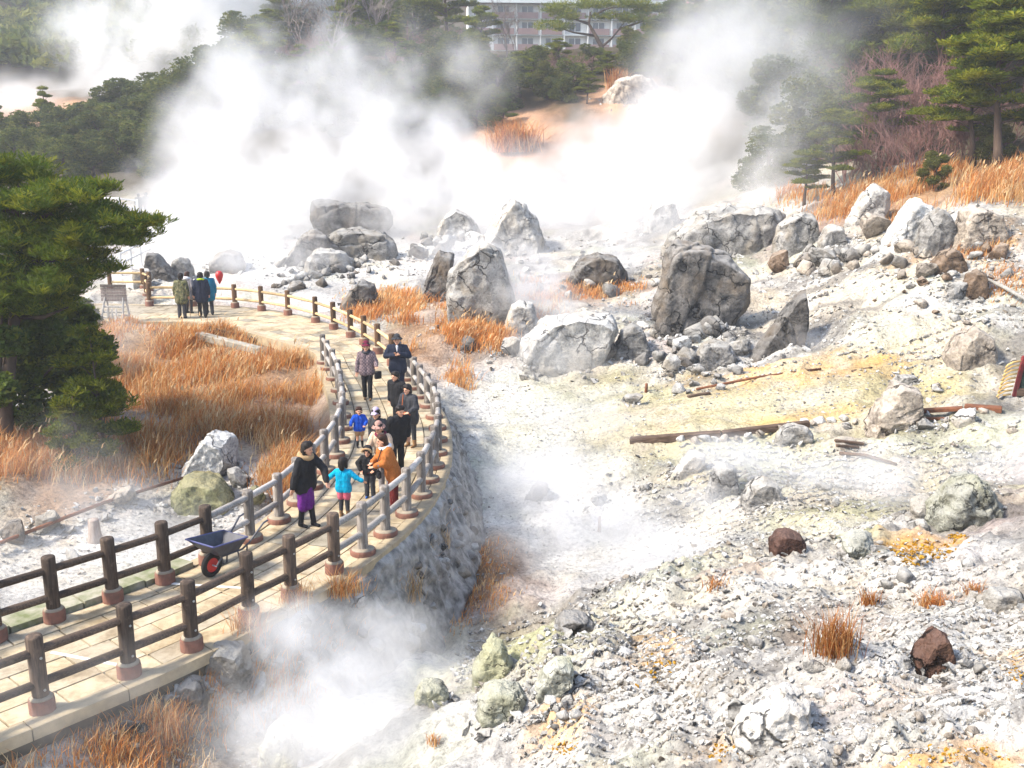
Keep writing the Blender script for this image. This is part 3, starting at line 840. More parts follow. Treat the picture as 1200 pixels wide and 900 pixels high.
# ================================================================ ROCKS
def rock_mat(name, top, side, dark, tint=None, scale=2.2, crust=0.6):
    """weathered rock: mottled body, pale mineral crust lying on upward faces, dark pits"""
    m, nt, bs = new_mat(name)
    v = coords(nt, 'world')
    f = noise_tex(nt, v, scale, 7, 0.65, 0.4)
    g = noise_tex(nt, v, scale * 7, 5, 0.7)
    body = ramp(nt, f, [(0.32, dark), (0.52, side), (0.72, tuple(min(1, x * 1.5) for x in side))])
    body = mixc(nt, 1.0, body, ramp(nt, g, [(0.33, (0.55, 0.55, 0.56)), (0.5, (1, 1, 1)), (0.7, (1.25, 1.24, 1.22))]), 'MULTIPLY')
    # dark cracks along warped fracture lines
    wv = N(nt, 'ShaderNodeVectorMath', operation='ADD'); nt.links.new(v, wv.inputs[0])
    wn_ = N(nt, 'ShaderNodeTexNoise', i_Scale=scale * .8, i_Detail=5.0); nt.links.new(v, wn_.inputs['Vector'])
    ws = N(nt, 'ShaderNodeVectorMath', operation='SCALE'); ws.inputs['Scale'].default_value = .9; nt.links.new(wn_.outputs['Color'], ws.inputs[0]); nt.links.new(ws.outputs[0], wv.inputs[1])
    vo = N(nt, 'ShaderNodeTexVoronoi', feature='DISTANCE_TO_EDGE', i_Scale=scale * .42); nt.links.new(wv.outputs[0], vo.inputs['Vector'])
    crack = ramp(nt, vo.outputs['Distance'], [(0.004, 0.0), (0.028, 1.0)])
    gate = ramp(nt, noise_tex(nt, v, scale * .6, 3), [(0.42, 1.0), (0.56, 0.0)])
    mxm = N(nt, 'ShaderNodeMath', operation='MAXIMUM'); nt.links.new(crack, mxm.inputs[0]); nt.links.new(gate, mxm.inputs[1])
    geo = nt.nodes.new('ShaderNodeNewGeometry')
    sep = nt.nodes.new('ShaderNodeSeparateXYZ'); nt.links.new(geo.outputs['Normal'], sep.inputs[0])
    ad = N(nt, 'ShaderNodeMath', operation='MULTIPLY_ADD', i_1=0.9); nt.links.new(f, ad.inputs[0]); nt.links.new(sep.outputs[2], ad.inputs[2])
    k = N(nt, 'ShaderNodeMapRange', i_1=0.65, i_2=1.35, i_3=0.0, i_4=crust); nt.links.new(ad.outputs[0], k.inputs[0])
    col = mixc(nt, k.outputs[0], body, top)
    if tint:
        t = noise_tex(nt, v, 0.9, 4, 0.6)
        kk = N(nt, 'ShaderNodeMapRange', i_1=0.48, i_2=0.7, i_3=0.0, i_4=0.8); nt.links.new(t, kk.inputs[0])
        col = mixc(nt, kk.outputs[0], col, tint)
    col = mixc(nt, mxm.outputs[0], tuple(x * .5 for x in dark), col)
    hsv = N(nt, 'ShaderNodeHueSaturation')
    mr = N(nt, 'ShaderNodeMapRange', i_3=0.78, i_4=1.2); nt.links.new(rand_obj(nt), mr.inputs[0]); nt.links.new(mr.outputs[0], hsv.inputs['Value']); nt.links.new(col, hsv.inputs['Color'])
    nt.links.new(hsv.outputs[0], bs.inputs['Base Color'])
    bs.inputs['Roughness'].default_value = 0.92
    bs.inputs['Specular IOR Level'].default_value = 0.15
    h = N(nt, 'ShaderNodeMath', operation='ADD'); nt.links.new(f, h.inputs[0]); nt.links.new(g, h.inputs[1])
    h2 = N(nt, 'ShaderNodeMath', operation='MULTIPLY_ADD', i_1=.8); nt.links.new(mxm.outputs[0], h2.inputs[0]); nt.links.new(h.outputs[0], h2.inputs[2])
    bump(nt, bs, h2.outputs[0], 0.9, 0.10)
    return m
RM = {
    'gold': rock_mat('rock_gold', (0.74, 0.46, 0.07), (0.66, 0.34, 0.035), (0.34, 0.15, 0.02), scale=5, crust=0.5),
    'grey': rock_mat('rock_grey', (0.56, 0.545, 0.51), (0.27, 0.26, 0.245), (0.085, 0.083, 0.08), (0.34, 0.29, 0.22)),
    'dark': rock_mat('rock_dark', (0.46, 0.445, 0.42), (0.14, 0.13, 0.12), (0.035, 0.035, 0.036), (0.20, 0.155, 0.11), crust=0.5),
    'pale': rock_mat('rock_pale', (0.66, 0.645, 0.61), (0.40, 0.385, 0.36), (0.15, 0.145, 0.14), (0.46, 0.40, 0.32), crust=0.65),
    'white': rock_mat('rock_white', (0.76, 0.75, 0.72), (0.60, 0.59, 0.56), (0.36, 0.35, 0.34), crust=0.7),
    'brown': rock_mat('rock_brown', (0.50, 0.42, 0.34), (0.22, 0.15, 0.10), (0.07, 0.045, 0.03), crust=0.45),
    'tan': rock_mat('rock_tan', (0.56, 0.50, 0.43), (0.34, 0.29, 0.235), (0.12, 0.10, 0.085), crust=0.55),
    'red': rock_mat('rock_red', (0.27, 0.18, 0.15), (0.12, 0.065, 0.05), (0.03, 0.018, 0.015), (0.19, 0.11, 0.07), crust=0.4),
    'green': rock_mat('rock_sulphur', (0.64, 0.63, 0.55), (0.44, 0.44, 0.37), (0.20, 0.20, 0.16), (0.53, 0.52, 0.32), scale=4.5, crust=0.75),
    'moss': rock_mat('rock_moss', (0.40, 0.36, 0.24), (0.24, 0.24, 0.13), (0.07, 0.085, 0.04), (0.33, 0.26, 0.10), crust=0.5),
}
def hull_mesh(name, pts, mat, edge=0.15, amp=0.06, seed=0, rough=1.0, smooth_shade=True, cuts=9, cracks=3, cutr=(.68, .90)):
    bm = bmesh.new()
    for p in pts: bm.verts.new(p)
    r = bmesh.ops.convex_hull(bm, input=bm.verts)
    junk = [g for g in r['geom_interior'] if isinstance(g, bmesh.types.BMVert)] + [g for g in r['geom_unused'] if isinstance(g, bmesh.types.BMVert)]
    bmesh.ops.delete(bm, geom=list(set(junk)), context='VERTS')
    bmesh.ops.triangulate(bm, faces=bm.faces)
    for _ in range(6):
        es = [e for e in bm.edges if e.calc_length() > edge]
        if not es: break
        bmesh.ops.subdivide_edges(bm, edges=es, cuts=1)
        bmesh.ops.triangulate(bm, faces=bm.faces)
        if len(bm.verts) > 9000: break
    bmesh.ops.smooth_vert(bm, verts=bm.verts, factor=0.08, use_axis_x=True, use_axis_y=True, use_axis_z=True)
    bm.normal_update()
    co = np.array([v.co[:] for v in bm.verts]); no = np.array([v.normal[:] for v in bm.verts])
    size = max(np.ptp(co, axis=0).max(), 1e-6)
    q = co / size
    d = amp * size * (0.9 * ridged(q * 2.3 + seed, 3, seed) + 0.55 * fbm(q * 5.2 + seed, 3, seed + 3) + 0.30 * rough * fbm(q * 14 + seed, 2, seed + 5))
    rr_ = np.random.default_rng(seed + 9)
    ext = np.ptp(co, axis=0); mid_ = co.mean(0)
    # fractures: thin cracks along a few warped planes
    for _ in range(cracks):
        nv = rr_.normal(0, 1, 3); nv /= np.linalg.norm(nv)
        off = ((co - mid_) / size) @ nv + rr_.uniform(-.25, .25) + .05 * fbm(q * 5 + seed, 2, seed + 11)
        d = d - size * .022 * (1 - smooth(0.0, .016, np.abs(off))) + size * amp * .15 * np.sign(off) * smooth(0, .02, np.abs(off))
    co = co + no * d[:, None]
    # broken faces: the rock is cut flat along random planes, which leaves facets and sharp edges
    for _ in range(cuts):
        nv = rr_.normal(0, 1, 3); nv[2] = nv[2] * .8 + .1; nv /= np.linalg.norm(nv)
        h_ = (co - mid_) @ nv
        lim = h_.max() * rr_.uniform(*cutr) + size * .012 * fbm(q * 9 + seed, 2, seed + 21)
        over = np.maximum(h_ - lim, 0)
        co = co - over[:, None] * nv[None] * .93
    fa = np.array([[v.index for v in f.verts] for f in bm.faces])
    bm.verts.ensure_lookup_table(); bm.verts.index_update()
    fa = np.array([[v.index for v in f.verts] for f in bm.faces])
    bm.free()
    return mesh_np(name, co, [fa], smooth_shade, [mat] if mat else None)
def blob_pts(r, seed, n=13, box=0.5):
    q = random.Random(seed)
    out = []
    for _ in range(n):
        v = Vector((q.gauss(0, 1), q.gauss(0, 1), q.gauss(0, 1))).normalized()
        m = max(abs(v.x), abs(v.y), abs(v.z))
        v = v * (1 - box) + v / m * box * 0.8
        out.append((v.x * r[0], v.y * r[1], v.z * r[2]))
    return out
def prof_pts(outline, thick, seed):
    """outline [(x,z)] of the face turned to the valley; gives the rock its real depth"""
    q = random.Random(seed)
    P = []
    cx = sum(a for a, b in outline) / len(outline)
    for (x, z) in outline:
        for yy, k in ((-0.5, 0.80), (-0.12, 1.0), (0.25, 0.90), (0.5, 0.55)):
            P.append((cx + (x - cx) * (k + q.uniform(-.08, .04)), yy * thick, z * (k * 0.35 + 0.65) * (1 + q.uniform(-.04, .02))))
    return P

OUT = {   # silhouettes of the rocks whose outline one would recognise (width and height 1)
    'horn': [(-0.5, 0.0), (-0.42, 0.14), (-0.1, 0.34), (0.12, 0.6), (0.3, 0.93), (0.40, 1.0), (0.48, 0.72), (0.47, 0.4), (0.36, 0.12), (0.2, 0.0)],
    'giant': [(-0.5, 0.0), (-0.46, 0.35), (-0.36, 0.7), (-0.14, 0.88), (0.0, 1.0), (0.22, 0.92), (0.4, 0.6), (0.5, 0.3), (0.48, 0.0)],
    'crag': [(-0.5, 0.0), (-0.49, 0.4), (-0.42, 0.82), (-0.3, 1.0), (-0.05, 0.97), (0.25, 0.88), (0.5, 0.68), (0.48, 0.45), (0.3, 0.15), (0.0, 0.0)],
    'peak': [(-0.5, 0.0), (-0.46, 0.4), (-0.2, 0.8), (-0.02, 1.0), (0.2, 0.9), (0.36, 0.62), (0.5, 0.25), (0.45, 0.0)],
    'broad': [(-0.5, 0.2), (-0.42, 0.62), (-0.2, 0.9), (0.1, 1.0), (0.42, 0.98), (0.5, 0.85), (0.34, 0.25), (0.2, 0.0), (-0.3, 0.0)],
    'anvil': [(-0.5, 0.55), (-0.46, 0.95), (-0.2, 1.0), (0.2, 0.9), (0.45, 0.75), (0.5, 0.5), (0.3, 0.1), (-0.3, 0.0)],
    'slabup': [(-0.5, 0.0), (-0.44, 0.25), (-0.1, 0.8), (0.1, 1.0), (0.45, 0.9), (0.5, 0.55), (0.2, 0.15), (0.05, 0.0)],
    'slabdn': [(-0.5, 0.5), (-0.4, 1.0), (-0.1, 0.95), (0.4, 0.35), (0.5, 0.0), (0.0, 0.0), (-0.4, 0.1)],
    'dome': [(-0.5, 0.0), (-0.48, 0.4), (-0.3, 0.82), (0.0, 1.0), (0.3, 0.86), (0.47, 0.45), (0.5, 0.0)],
    'flat': [(-0.5, 0.0), (-0.48, 0.6), (-0.3, 0.95), (0.0, 1.0), (0.32, 0.9), (0.5, 0.5), (0.46, 0.0)],
}
ROCKS = []
def rock(px, py, w, h, tone, label, shape=None, thick=0.9, seed=None, edge=None, amp=0.05, depth=None, group=None, sink=0.24, name='boulder', cat='boulder', rot=0.0):
    """px,py = foot of the rock in the photo, w,h = its size there; stands on the ground met by that view"""
    g = G(px, py) if depth is None else atd(px, py, depth)
    k = ppm(g)
    W, Hh = w / k, h / k * .97
    seed = seed if seed is not None else int(px * 7 + py * 13) % 1000
    if shape:
        pts = [(x * W, y * W, z * Hh * (1 + sink) - sink * Hh) for x, y, z in prof_pts(OUT[shape], thick, seed)]
    else:
        pts = [(x, y, z + Hh * (0.5 - sink * 0.4)) for x, y, z in blob_pts((W / 2, W * thick / 2, Hh * (1 + sink) / 2), seed)]
    me = hull_mesh(name, pts, RM[tone], edge or max(2.0 / k, W / 44), amp, seed, cuts=0 if shape in ('horn', 'anvil') else 5 if shape else 9, cutr=(.82, .96) if shape else (.68, .90))
    # push back by half its depth so that its front foot is where the photo has it
    o = put(name, me, loc=(g.x + (g.x / max(g.y, 1)) * W * thick * 0.35, g.y + W * thick * 0.35, g.z), rot=(0, 0, rot), label=label, cat=cat, group=group)
    ROCKS.append((o.location.x, o.location.y, W * 0.5 * max(1, thick)))
    return o

rock(412, 277, 96, 42, 'dark', 'dark flat-topped boulder with overhanging rim, topmost of its pile by the steam', 'anvil', .7)
rock(424, 302, 92, 34, 'grey', 'light grey boulder propping up the dark flat-topped one', 'flat', .6)
rock(362, 310, 66, 40, 'dark', 'dark wedge boulder with pale streak at the foot of the flat-topped pile', 'slabup', .8)
rock(388, 318, 60, 26, 'grey', 'low grey slab in front of the flat-topped rock pile', 'flat', .7)
rock(268, 319, 46, 26, 'dark', 'smooth dark humped rock just behind the red balloon', 'dome', .8)
rock(190, 327, 36, 32, 'dark', 'dark tilted slab rock standing behind the walking group', 'slabdn', .8)
rock(214, 326, 30, 25, 'grey', 'dark rounded rock leaning beside the tilted slab behind the walking group', 'dome', .8)
rock(170, 338, 34, 24, 'grey', 'grey rock between the corner fence posts by the notice board')
rock(600, 297, 80, 64, 'pale', 'pale peaked boulder standing against the steam', 'peak', .8, amp=.06)
rock(536, 281, 54, 38, 'pale', 'hazy pale boulder next to the peaked one', 'dome', .9)
rock(562, 296, 40, 24, 'grey', 'small grey boulder between the hazy and the peaked boulders')
rock(520, 300, 42, 26, 'grey', 'grey boulder at the foot of the hazy pale one')
rock(486, 305, 36, 18, 'dark', 'low dark rock lying in the steam at the end of the field')
rock(512, 352, 44, 62, 'dark', 'dark narrow boulder leaning on the giant grey one above the dry grass', 'slabup', .9, amp=.06)
rock(563, 378, 96, 96, 'grey', 'giant grey boulder rising above the dry grass by the bend', 'giant', .8, amp=.05)
rock(700, 338, 78, 42, 'dark', 'dark rounded boulder half hidden in orange grass', 'dome', .8)
rock(612, 394, 42, 46, 'pale', 'pale upright boulder beside the large split slab', 'dome', .8)
rock(664, 434, 128, 68, 'pale', 'large pale grey split slab boulder above the steaming basin', 'broad', .7, amp=.035)
rock(740, 420, 46, 42, 'grey', 'round grey boulder next to the large pale slab', 'dome', .9)
rock(708, 424, 40, 34, 'dark', 'shaded boulder wedged under the large pale slab')
rock(820, 386, 116, 106, 'dark', 'huge dark crag with brown streaked face in the middle of the slope', 'crag', .5, amp=.035, seed=77)
rock(842, 304, 150, 62, 'grey', 'broad grey boulder with pale lichened top behind the dark crag', 'broad', .6, amp=.055)
rock(932, 296, 56, 52, 'grey', 'blocky grey boulder beside the broad lichened one', 'dome', .8, amp=.06)
rock(974, 292, 34, 30, 'grey', 'rounded mid-grey boulder below the dry grass bank', 'dome', .9)
rock(912, 320, 44, 32, 'brown', 'brownish grey rock at the foot of the blocky boulder')
rock(962, 316, 50, 26, 'grey', 'angular grey rock under the rounded boulder')
rock(1014, 262, 52, 46, 'pale', 'leaning pale slab with dark underside on the grass bank', 'slabup', .7)
rock(1026, 282, 46, 36, 'tan', 'brownish block wedged below the leaning pale slab')
rock(1060, 286, 52, 52, 'white', 'white sharp-edged boulder with sunlit face', 'slabup', .9)
rock(1094, 294, 50, 52, 'grey', 'grey cleft boulder touching the white sharp-edged one', 'peak', .8)
rock(1144, 288, 58, 44, 'tan', 'big tan boulder with dark front face beside orange grass', 'flat', .9)
rock(1110, 318, 42, 28, 'brown', 'brown humped rock below the tan boulder', 'dome', .9)
rock(1140, 347, 30, 32, 'brown', 'round brown rock beside the fallen branch', 'dome', .9)
rock(1122, 352, 34, 22, 'grey', 'grey rock touching the round brown one')
rock(1166, 306, 36, 22, 'brown', 'dark brown flat rock near the slope crest')
rock(1086, 328, 34, 20, 'tan', 'tan flat rock in front of the brown humped one')
rock(910, 409, 74, 72, 'dark', 'dark horn-shaped boulder with curved pale back', 'horn', .5, amp=.025)
rock(1136, 428, 60, 44, 'tan', 'pinkish tan boulder on the yellow flat', 'dome', .9)
rock(1042, 507, 68, 54, 'tan', 'brown-grey boulder at the end of the dark timber', 'slabup', .8, amp=.06)
rock(1128, 505, 46, 24, 'pale', 'pale crumbly rock by the rusty planks')
rock(1086, 508, 30, 18, 'grey', 'bluish grey rock between brown-grey boulder and rusty planks')
rock(930, 521, 44, 22, 'grey', 'long grey rock in the stone edging of the yellow flat', 'flat', .6)
rock(846, 582, 38, 40, 'grey', 'upright grey rock in the steam below the yellow flat', 'dome', .8)
rock(806, 556, 40, 26, 'pale', 'pale tilted slab behind the upright grey rock', 'slabup', .8)
rock(892, 594, 50, 34, 'grey', 'broad grey rock beside the upright one', 'dome', .8)
rock(742, 474, 28, 21, 'pale', 'small pale boulder alone on the white flat')
rock(836, 432, 50, 32, 'grey', 'wide grey rock in the rubble under the dark crag', 'flat', .8)
rock(800, 416, 30, 22, 'white', 'whitish rock under the dark crag')
rock(786, 440, 30, 26, 'pale', 'pale rock at the corner of the rubble fan')
rock(866, 420, 36, 24, 'grey', 'grey rock at the foot of the horn-shaped boulder')
rock(628, 586, 30, 22, 'dark', 'dark tilted stone alone in the steaming basin', 'slabup', .6)
rock(702, 594, 24, 14, 'grey', 'small grey stone on the basin floor')
rock(921, 649, 42, 26, 'red', 'dark brown rock lying on the white crust', 'flat', .8, amp=.045)
rock(1091, 787, 52, 50, 'red', 'dark reddish block on the near slope', 'peak', .8, amp=.04)
rock(876, 206, 22, 26, 'white', 'small white pointed rock on the far bank in the steam', 'peak', .9)
rock(578, 800, 50, 52, 'green', 'yellow-green crusted boulder, tallest beside the near vent', 'peak', .9, amp=.07)
rock(648, 812, 50, 36, 'green', 'grey-green crusted boulder with flat face near the vent', 'slabup', .9, amp=.06)
rock(592, 838, 62, 32, 'green', 'long yellow-green crusted ledge under the tallest crusted boulder', 'flat', .8, amp=.08)
rock(506, 826, 38, 24, 'green', 'low pale green lump in the white crust', 'flat', .9, amp=.08)
rock(330, 898, 54, 50, 'green', 'pale green crumbly boulder in the steam at the lower edge', 'peak', .9, amp=.08)
rock(240, 600, 76, 40, 'moss', 'mossy flat boulder behind the grey fence', 'flat', .8, amp=.05)
rock(246, 564, 74, 54, 'white', 'white crusted slab mound among the dry grass', 'slabup', .9, amp=.06)
rock(138, 594, 52, 24, 'tan', 'sandy pale rock on the white flats')
rock(296, 596, 40, 26, 'moss', 'olive grey rock just behind the grey fence posts')
rock(280, 572, 34, 30, 'grey', 'grey rock between the mossy flat boulder and the dry grass')
rock(420, 362, 46, 32, 'dark', 'dark boulder by the pale rails at the bend', 'slabup', .8)
rock(346, 342, 30, 14, 'dark', 'low dark block at the head of the stone row')
rock(776, 266, 44, 32, 'pale', 'faint pale dome rock deep in the steam', 'dome', .9)
rock(1004, 656, 50, 30, 'green', 'yellow-green crumbling rock at the crest of the near slope', None, .9, amp=.09)
rock(1128, 616, 84, 58, 'green', 'large yellow-green sulphur outcrop beyond the near slope', 'dome', .8, amp=.09)
rock(1082, 614, 44, 34, 'grey', 'grey rough rock beside the large sulphur outcrop')
rock(1176, 714, 54, 22, 'grey', 'long grey slab half buried in the near slope', 'flat', .6)
rock(905, 868, 90, 52, 'pale', 'pale crusted block breaking out of the near slope', 'slabup', .8, amp=.07)
rock(868, 850, 44, 26, 'grey', 'grey block beside the pale crusted one')
rock(672, 744, 50, 20, 'dark', 'dark flat stone on the ridge above the crusted boulders', 'flat', .8)
rock(1060, 452, 30, 12, 'grey', 'flat grey stone on the yellow flat', 'flat', .8)
rock(548, 414, 26, 22, 'dark', 'dark stone at the foot of the giant boulder')
rock(598, 418, 34, 24, 'grey', 'grey stone between the giant boulder and the pale slab')
rock(60, 628, 40, 26, 'grey', 'grey rock at the edge of the brown grass and white flats')
rock(20, 640, 40, 30, 'dark', 'dark rock under the brown grass near the pine')
rock(268, 800, 58, 44, 'grey', 'grey rock at the kerb where the wall begins under the dark fence', 'flat', .8)
rock(226, 826, 40, 30, 'dark', 'dark rock in the grass bank below the dark fence', 'dome', .9)
rock(300, 826, 44, 34, 'pale', 'pale rock at the steaming foot of the grass bank', None, .9)
rock(742, 118, 70, 30, 'tan', 'pinkish bare crag under the spreading pine', 'dome', .8, depth=83, sink=.3)

# ---------------------------------------------------------------- loose stones: one object each for the larger ones
TW = {'grey': 'grey', 'pale': 'pale', 'white': 'white', 'dark': 'dark grey', 'tan': 'tan', 'brown': 'brown'}
PROTO = {}
for tone in RM:
    PROTO[tone] = [hull_mesh('stone', blob_pts((.5, .42 + .08 * k, .36 + .05 * (k % 3)), 40 + k * 7, 12, .35), RM[tone], 0.2, 0.05, 60 + k) for k in range(5)]
def stone(px, py, size_px, tone, label, group, q, jitter=True):
    g = G(px, py)
    s = size_px / ppm(g)
    for rx, ry, rr_ in ROCKS:
        if (g.x - rx) ** 2 + (g.y - ry) ** 2 < (rr_ * 0.62) ** 2: return None
    o = put('stone', PROTO[tone][q.randrange(5)], loc=(g.x, g.y, g.z + s * 0.18), rot=(q.uniform(-.35, .35), q.uniform(-.35, .35), q.uniform(0, 6.28)),
            scale=(s * q.uniform(.8, 1.25), s * q.uniform(.8, 1.2), s * q.uniform(.7, 1.1)), label=label, cat='stone', group=group)
    return o
q = random.Random(77)
def scatter(n, cx, cy, rx, ry, smin, smax, tones, label, group):
    k = 0
    while k < n:
        px, py = cx + rx * q.uniform(-1, 1), cy + ry * q.uniform(-1, 1)
        if ((px - cx) / rx) ** 2 + ((py - cy) / ry) ** 2 > 1: continue
        k += 1
        sz = smin + (smax - smin) * q.random() ** 2.2
        tn = q.choice(tones)
        stone(px, py, sz, tn, ('large ' if sz > smin + .5 * (smax - smin) else ('small ' if sz < smin + .12 * (smax - smin) else 'mid-sized ')) + TW[tn] + ' ' + label, group, q)
scatter(34, 820, 425, 60, 40, 10, 26, ['grey', 'pale', 'grey', 'dark'], 'stone in the rubble fan below the dark crag', 'stones below the dark crag')
scatter(16, 800, 408, 60, 26, 18, 40, ['grey', 'dark', 'grey'], 'angular stone crowded at the foot of the dark crag', 'blocks crowded at the dark crag')
scatter(14, 960, 306, 60, 16, 16, 36, ['grey', 'dark', 'tan'], 'block crowded under the broad lichened boulder', 'blocks under the broad boulder')
scatter(14, 690, 336, 90, 14, 14, 32, ['grey', 'dark', 'pale'], 'block lying between the giant boulder and the dark crag', 'blocks between giant boulder and crag')
scatter(12, 530, 290, 50, 14, 14, 32, ['grey', 'pale', 'dark'], 'block in the hazy cluster by the peaked boulder', 'blocks by the peaked boulder')
scatter(12, 400, 312, 66, 12, 14, 32, ['dark', 'grey'], 'block at the foot of the flat-topped pile', 'blocks by the flat-topped pile')
scatter(14, 1090, 306, 80, 24, 14, 34, ['tan', 'grey', 'brown', 'dark'], 'block tumbled below the sharp-edged white boulder', 'blocks below the white boulder')
scatter(12, 700, 415, 90, 14, 12, 28, ['grey', 'dark'], 'block along the foot of the pale split slab', 'blocks at the split slab')
scatter(20, 1010, 300, 80, 26, 10, 30, ['grey', 'pale', 'tan'], 'stone under the boulders of the grass bank', 'stones under the grass bank')
scatter(26, 1110, 345, 90, 50, 9, 24, ['tan', 'brown', 'pale', 'grey'], 'stone strewn on the upper slope', 'stones on the upper slope')
scatter(24, 640, 320, 150, 24, 9, 22, ['grey', 'pale', 'dark'], 'stone on the hazy field behind the giant boulder', 'stones on the hazy field')
scatter(22, 400, 320, 80, 16, 8, 20, ['dark', 'grey', 'grey'], 'stone strewn round the flat-topped rock pile', 'stones round the flat-topped pile')
scatter(26, 880, 580, 130, 26, 8, 20, ['grey', 'pale'], 'stone in the steaming gully below the yellow flat', 'stones in the steaming gully')
scatter(20, 1130, 490, 70, 40, 8, 20, ['pale', 'white', 'tan'], 'stone near the rusty planks', 'stones near the rusty planks')
for (cx_, cy_, rx_, ry_, lab_) in ((980, 790, 60, 30, 'stone just below the largest rust-coloured tuft'), (1120, 800, 80, 60, 'stone on the scree round the dark reddish block'), (1080, 680, 100, 30, 'stone at the crest near the small rust-coloured tufts'), (860, 730, 80, 40, 'stone on the scree between the dark brown rock and the tuft'), (830, 830, 90, 50, 'stone on the scree beside the pale crusted block'), (1050, 870, 110, 36, 'stone at the bottom edge of the near slope')):
    scatter(11, cx_, cy_, rx_, ry_, 8, 26, ['grey', 'pale', 'white', 'tan', 'grey'], lab_, 'stones on the near slope')
scatter(26, 690, 800, 130, 60, 9, 24, ['grey', 'pale', 'dark', 'white'], 'stone on the ridge round the crusted boulders', 'stones round the crusted boulders')
scatter(14, 90, 620, 110, 40, 8, 22, ['pale', 'white', 'grey'], 'stone on the white flats behind the dark fence', 'stones on the white flats')
scatter(14, 230, 850, 140, 46, 12, 34, ['grey', 'pale', 'dark'], 'stone at the foot of the wall below the near fence', 'stones below the near fence')
# stones set in rows: the edging of the yellow flat and the row across the far field
for k in range(17):
    t = k / 16
    stone(800 + 200 * t + q.uniform(-3, 3), 516 - 20 * t + 5 * math.sin(t * 6) + q.uniform(-2, 2), q.uniform(11, 20), q.choice(['pale', 'white', 'tan']), 'rounded stone in the edging along the dark timber', 'edging stones along the dark timber', q)
for k in range(18):
    t = k / 17
    stone(322 + 92 * t, 338 - 26 * t + q.uniform(-1.5, 1.5), q.uniform(10, 16), q.choice(['dark', 'grey']), 'grey block in the stone row across the far field', 'stone row across the far field', q)

# blocks showing in the retaining wall
for k in range(150):
    i_ = q.randrange(4, A - 4)
    if ER[i_][1] > 20.5: continue
    tt = q.uniform(.12, .95)
    dd_ = (0.03 + 0.72 * tt ** 1.15) * (.12 + .88 * taper[i_])
    sz = .14 + .42 * q.random() ** 1.6
    put('stone', PROTO[q.choice(['grey', 'grey', 'pale', 'dark'])][q.randrange(5)], WALL, loc=(ER[i_][0] + nr[i_][0] * dd_, ER[i_][1] + nr[i_][1] * dd_, -0.05 + (foot[i_] + .05) * tt),
        rot=(q.uniform(-.5, .5), q.uniform(-.5, .5), q.uniform(0, 6.28)), scale=(sz, sz * q.uniform(.6, 1), sz * q.uniform(.6, 1)))

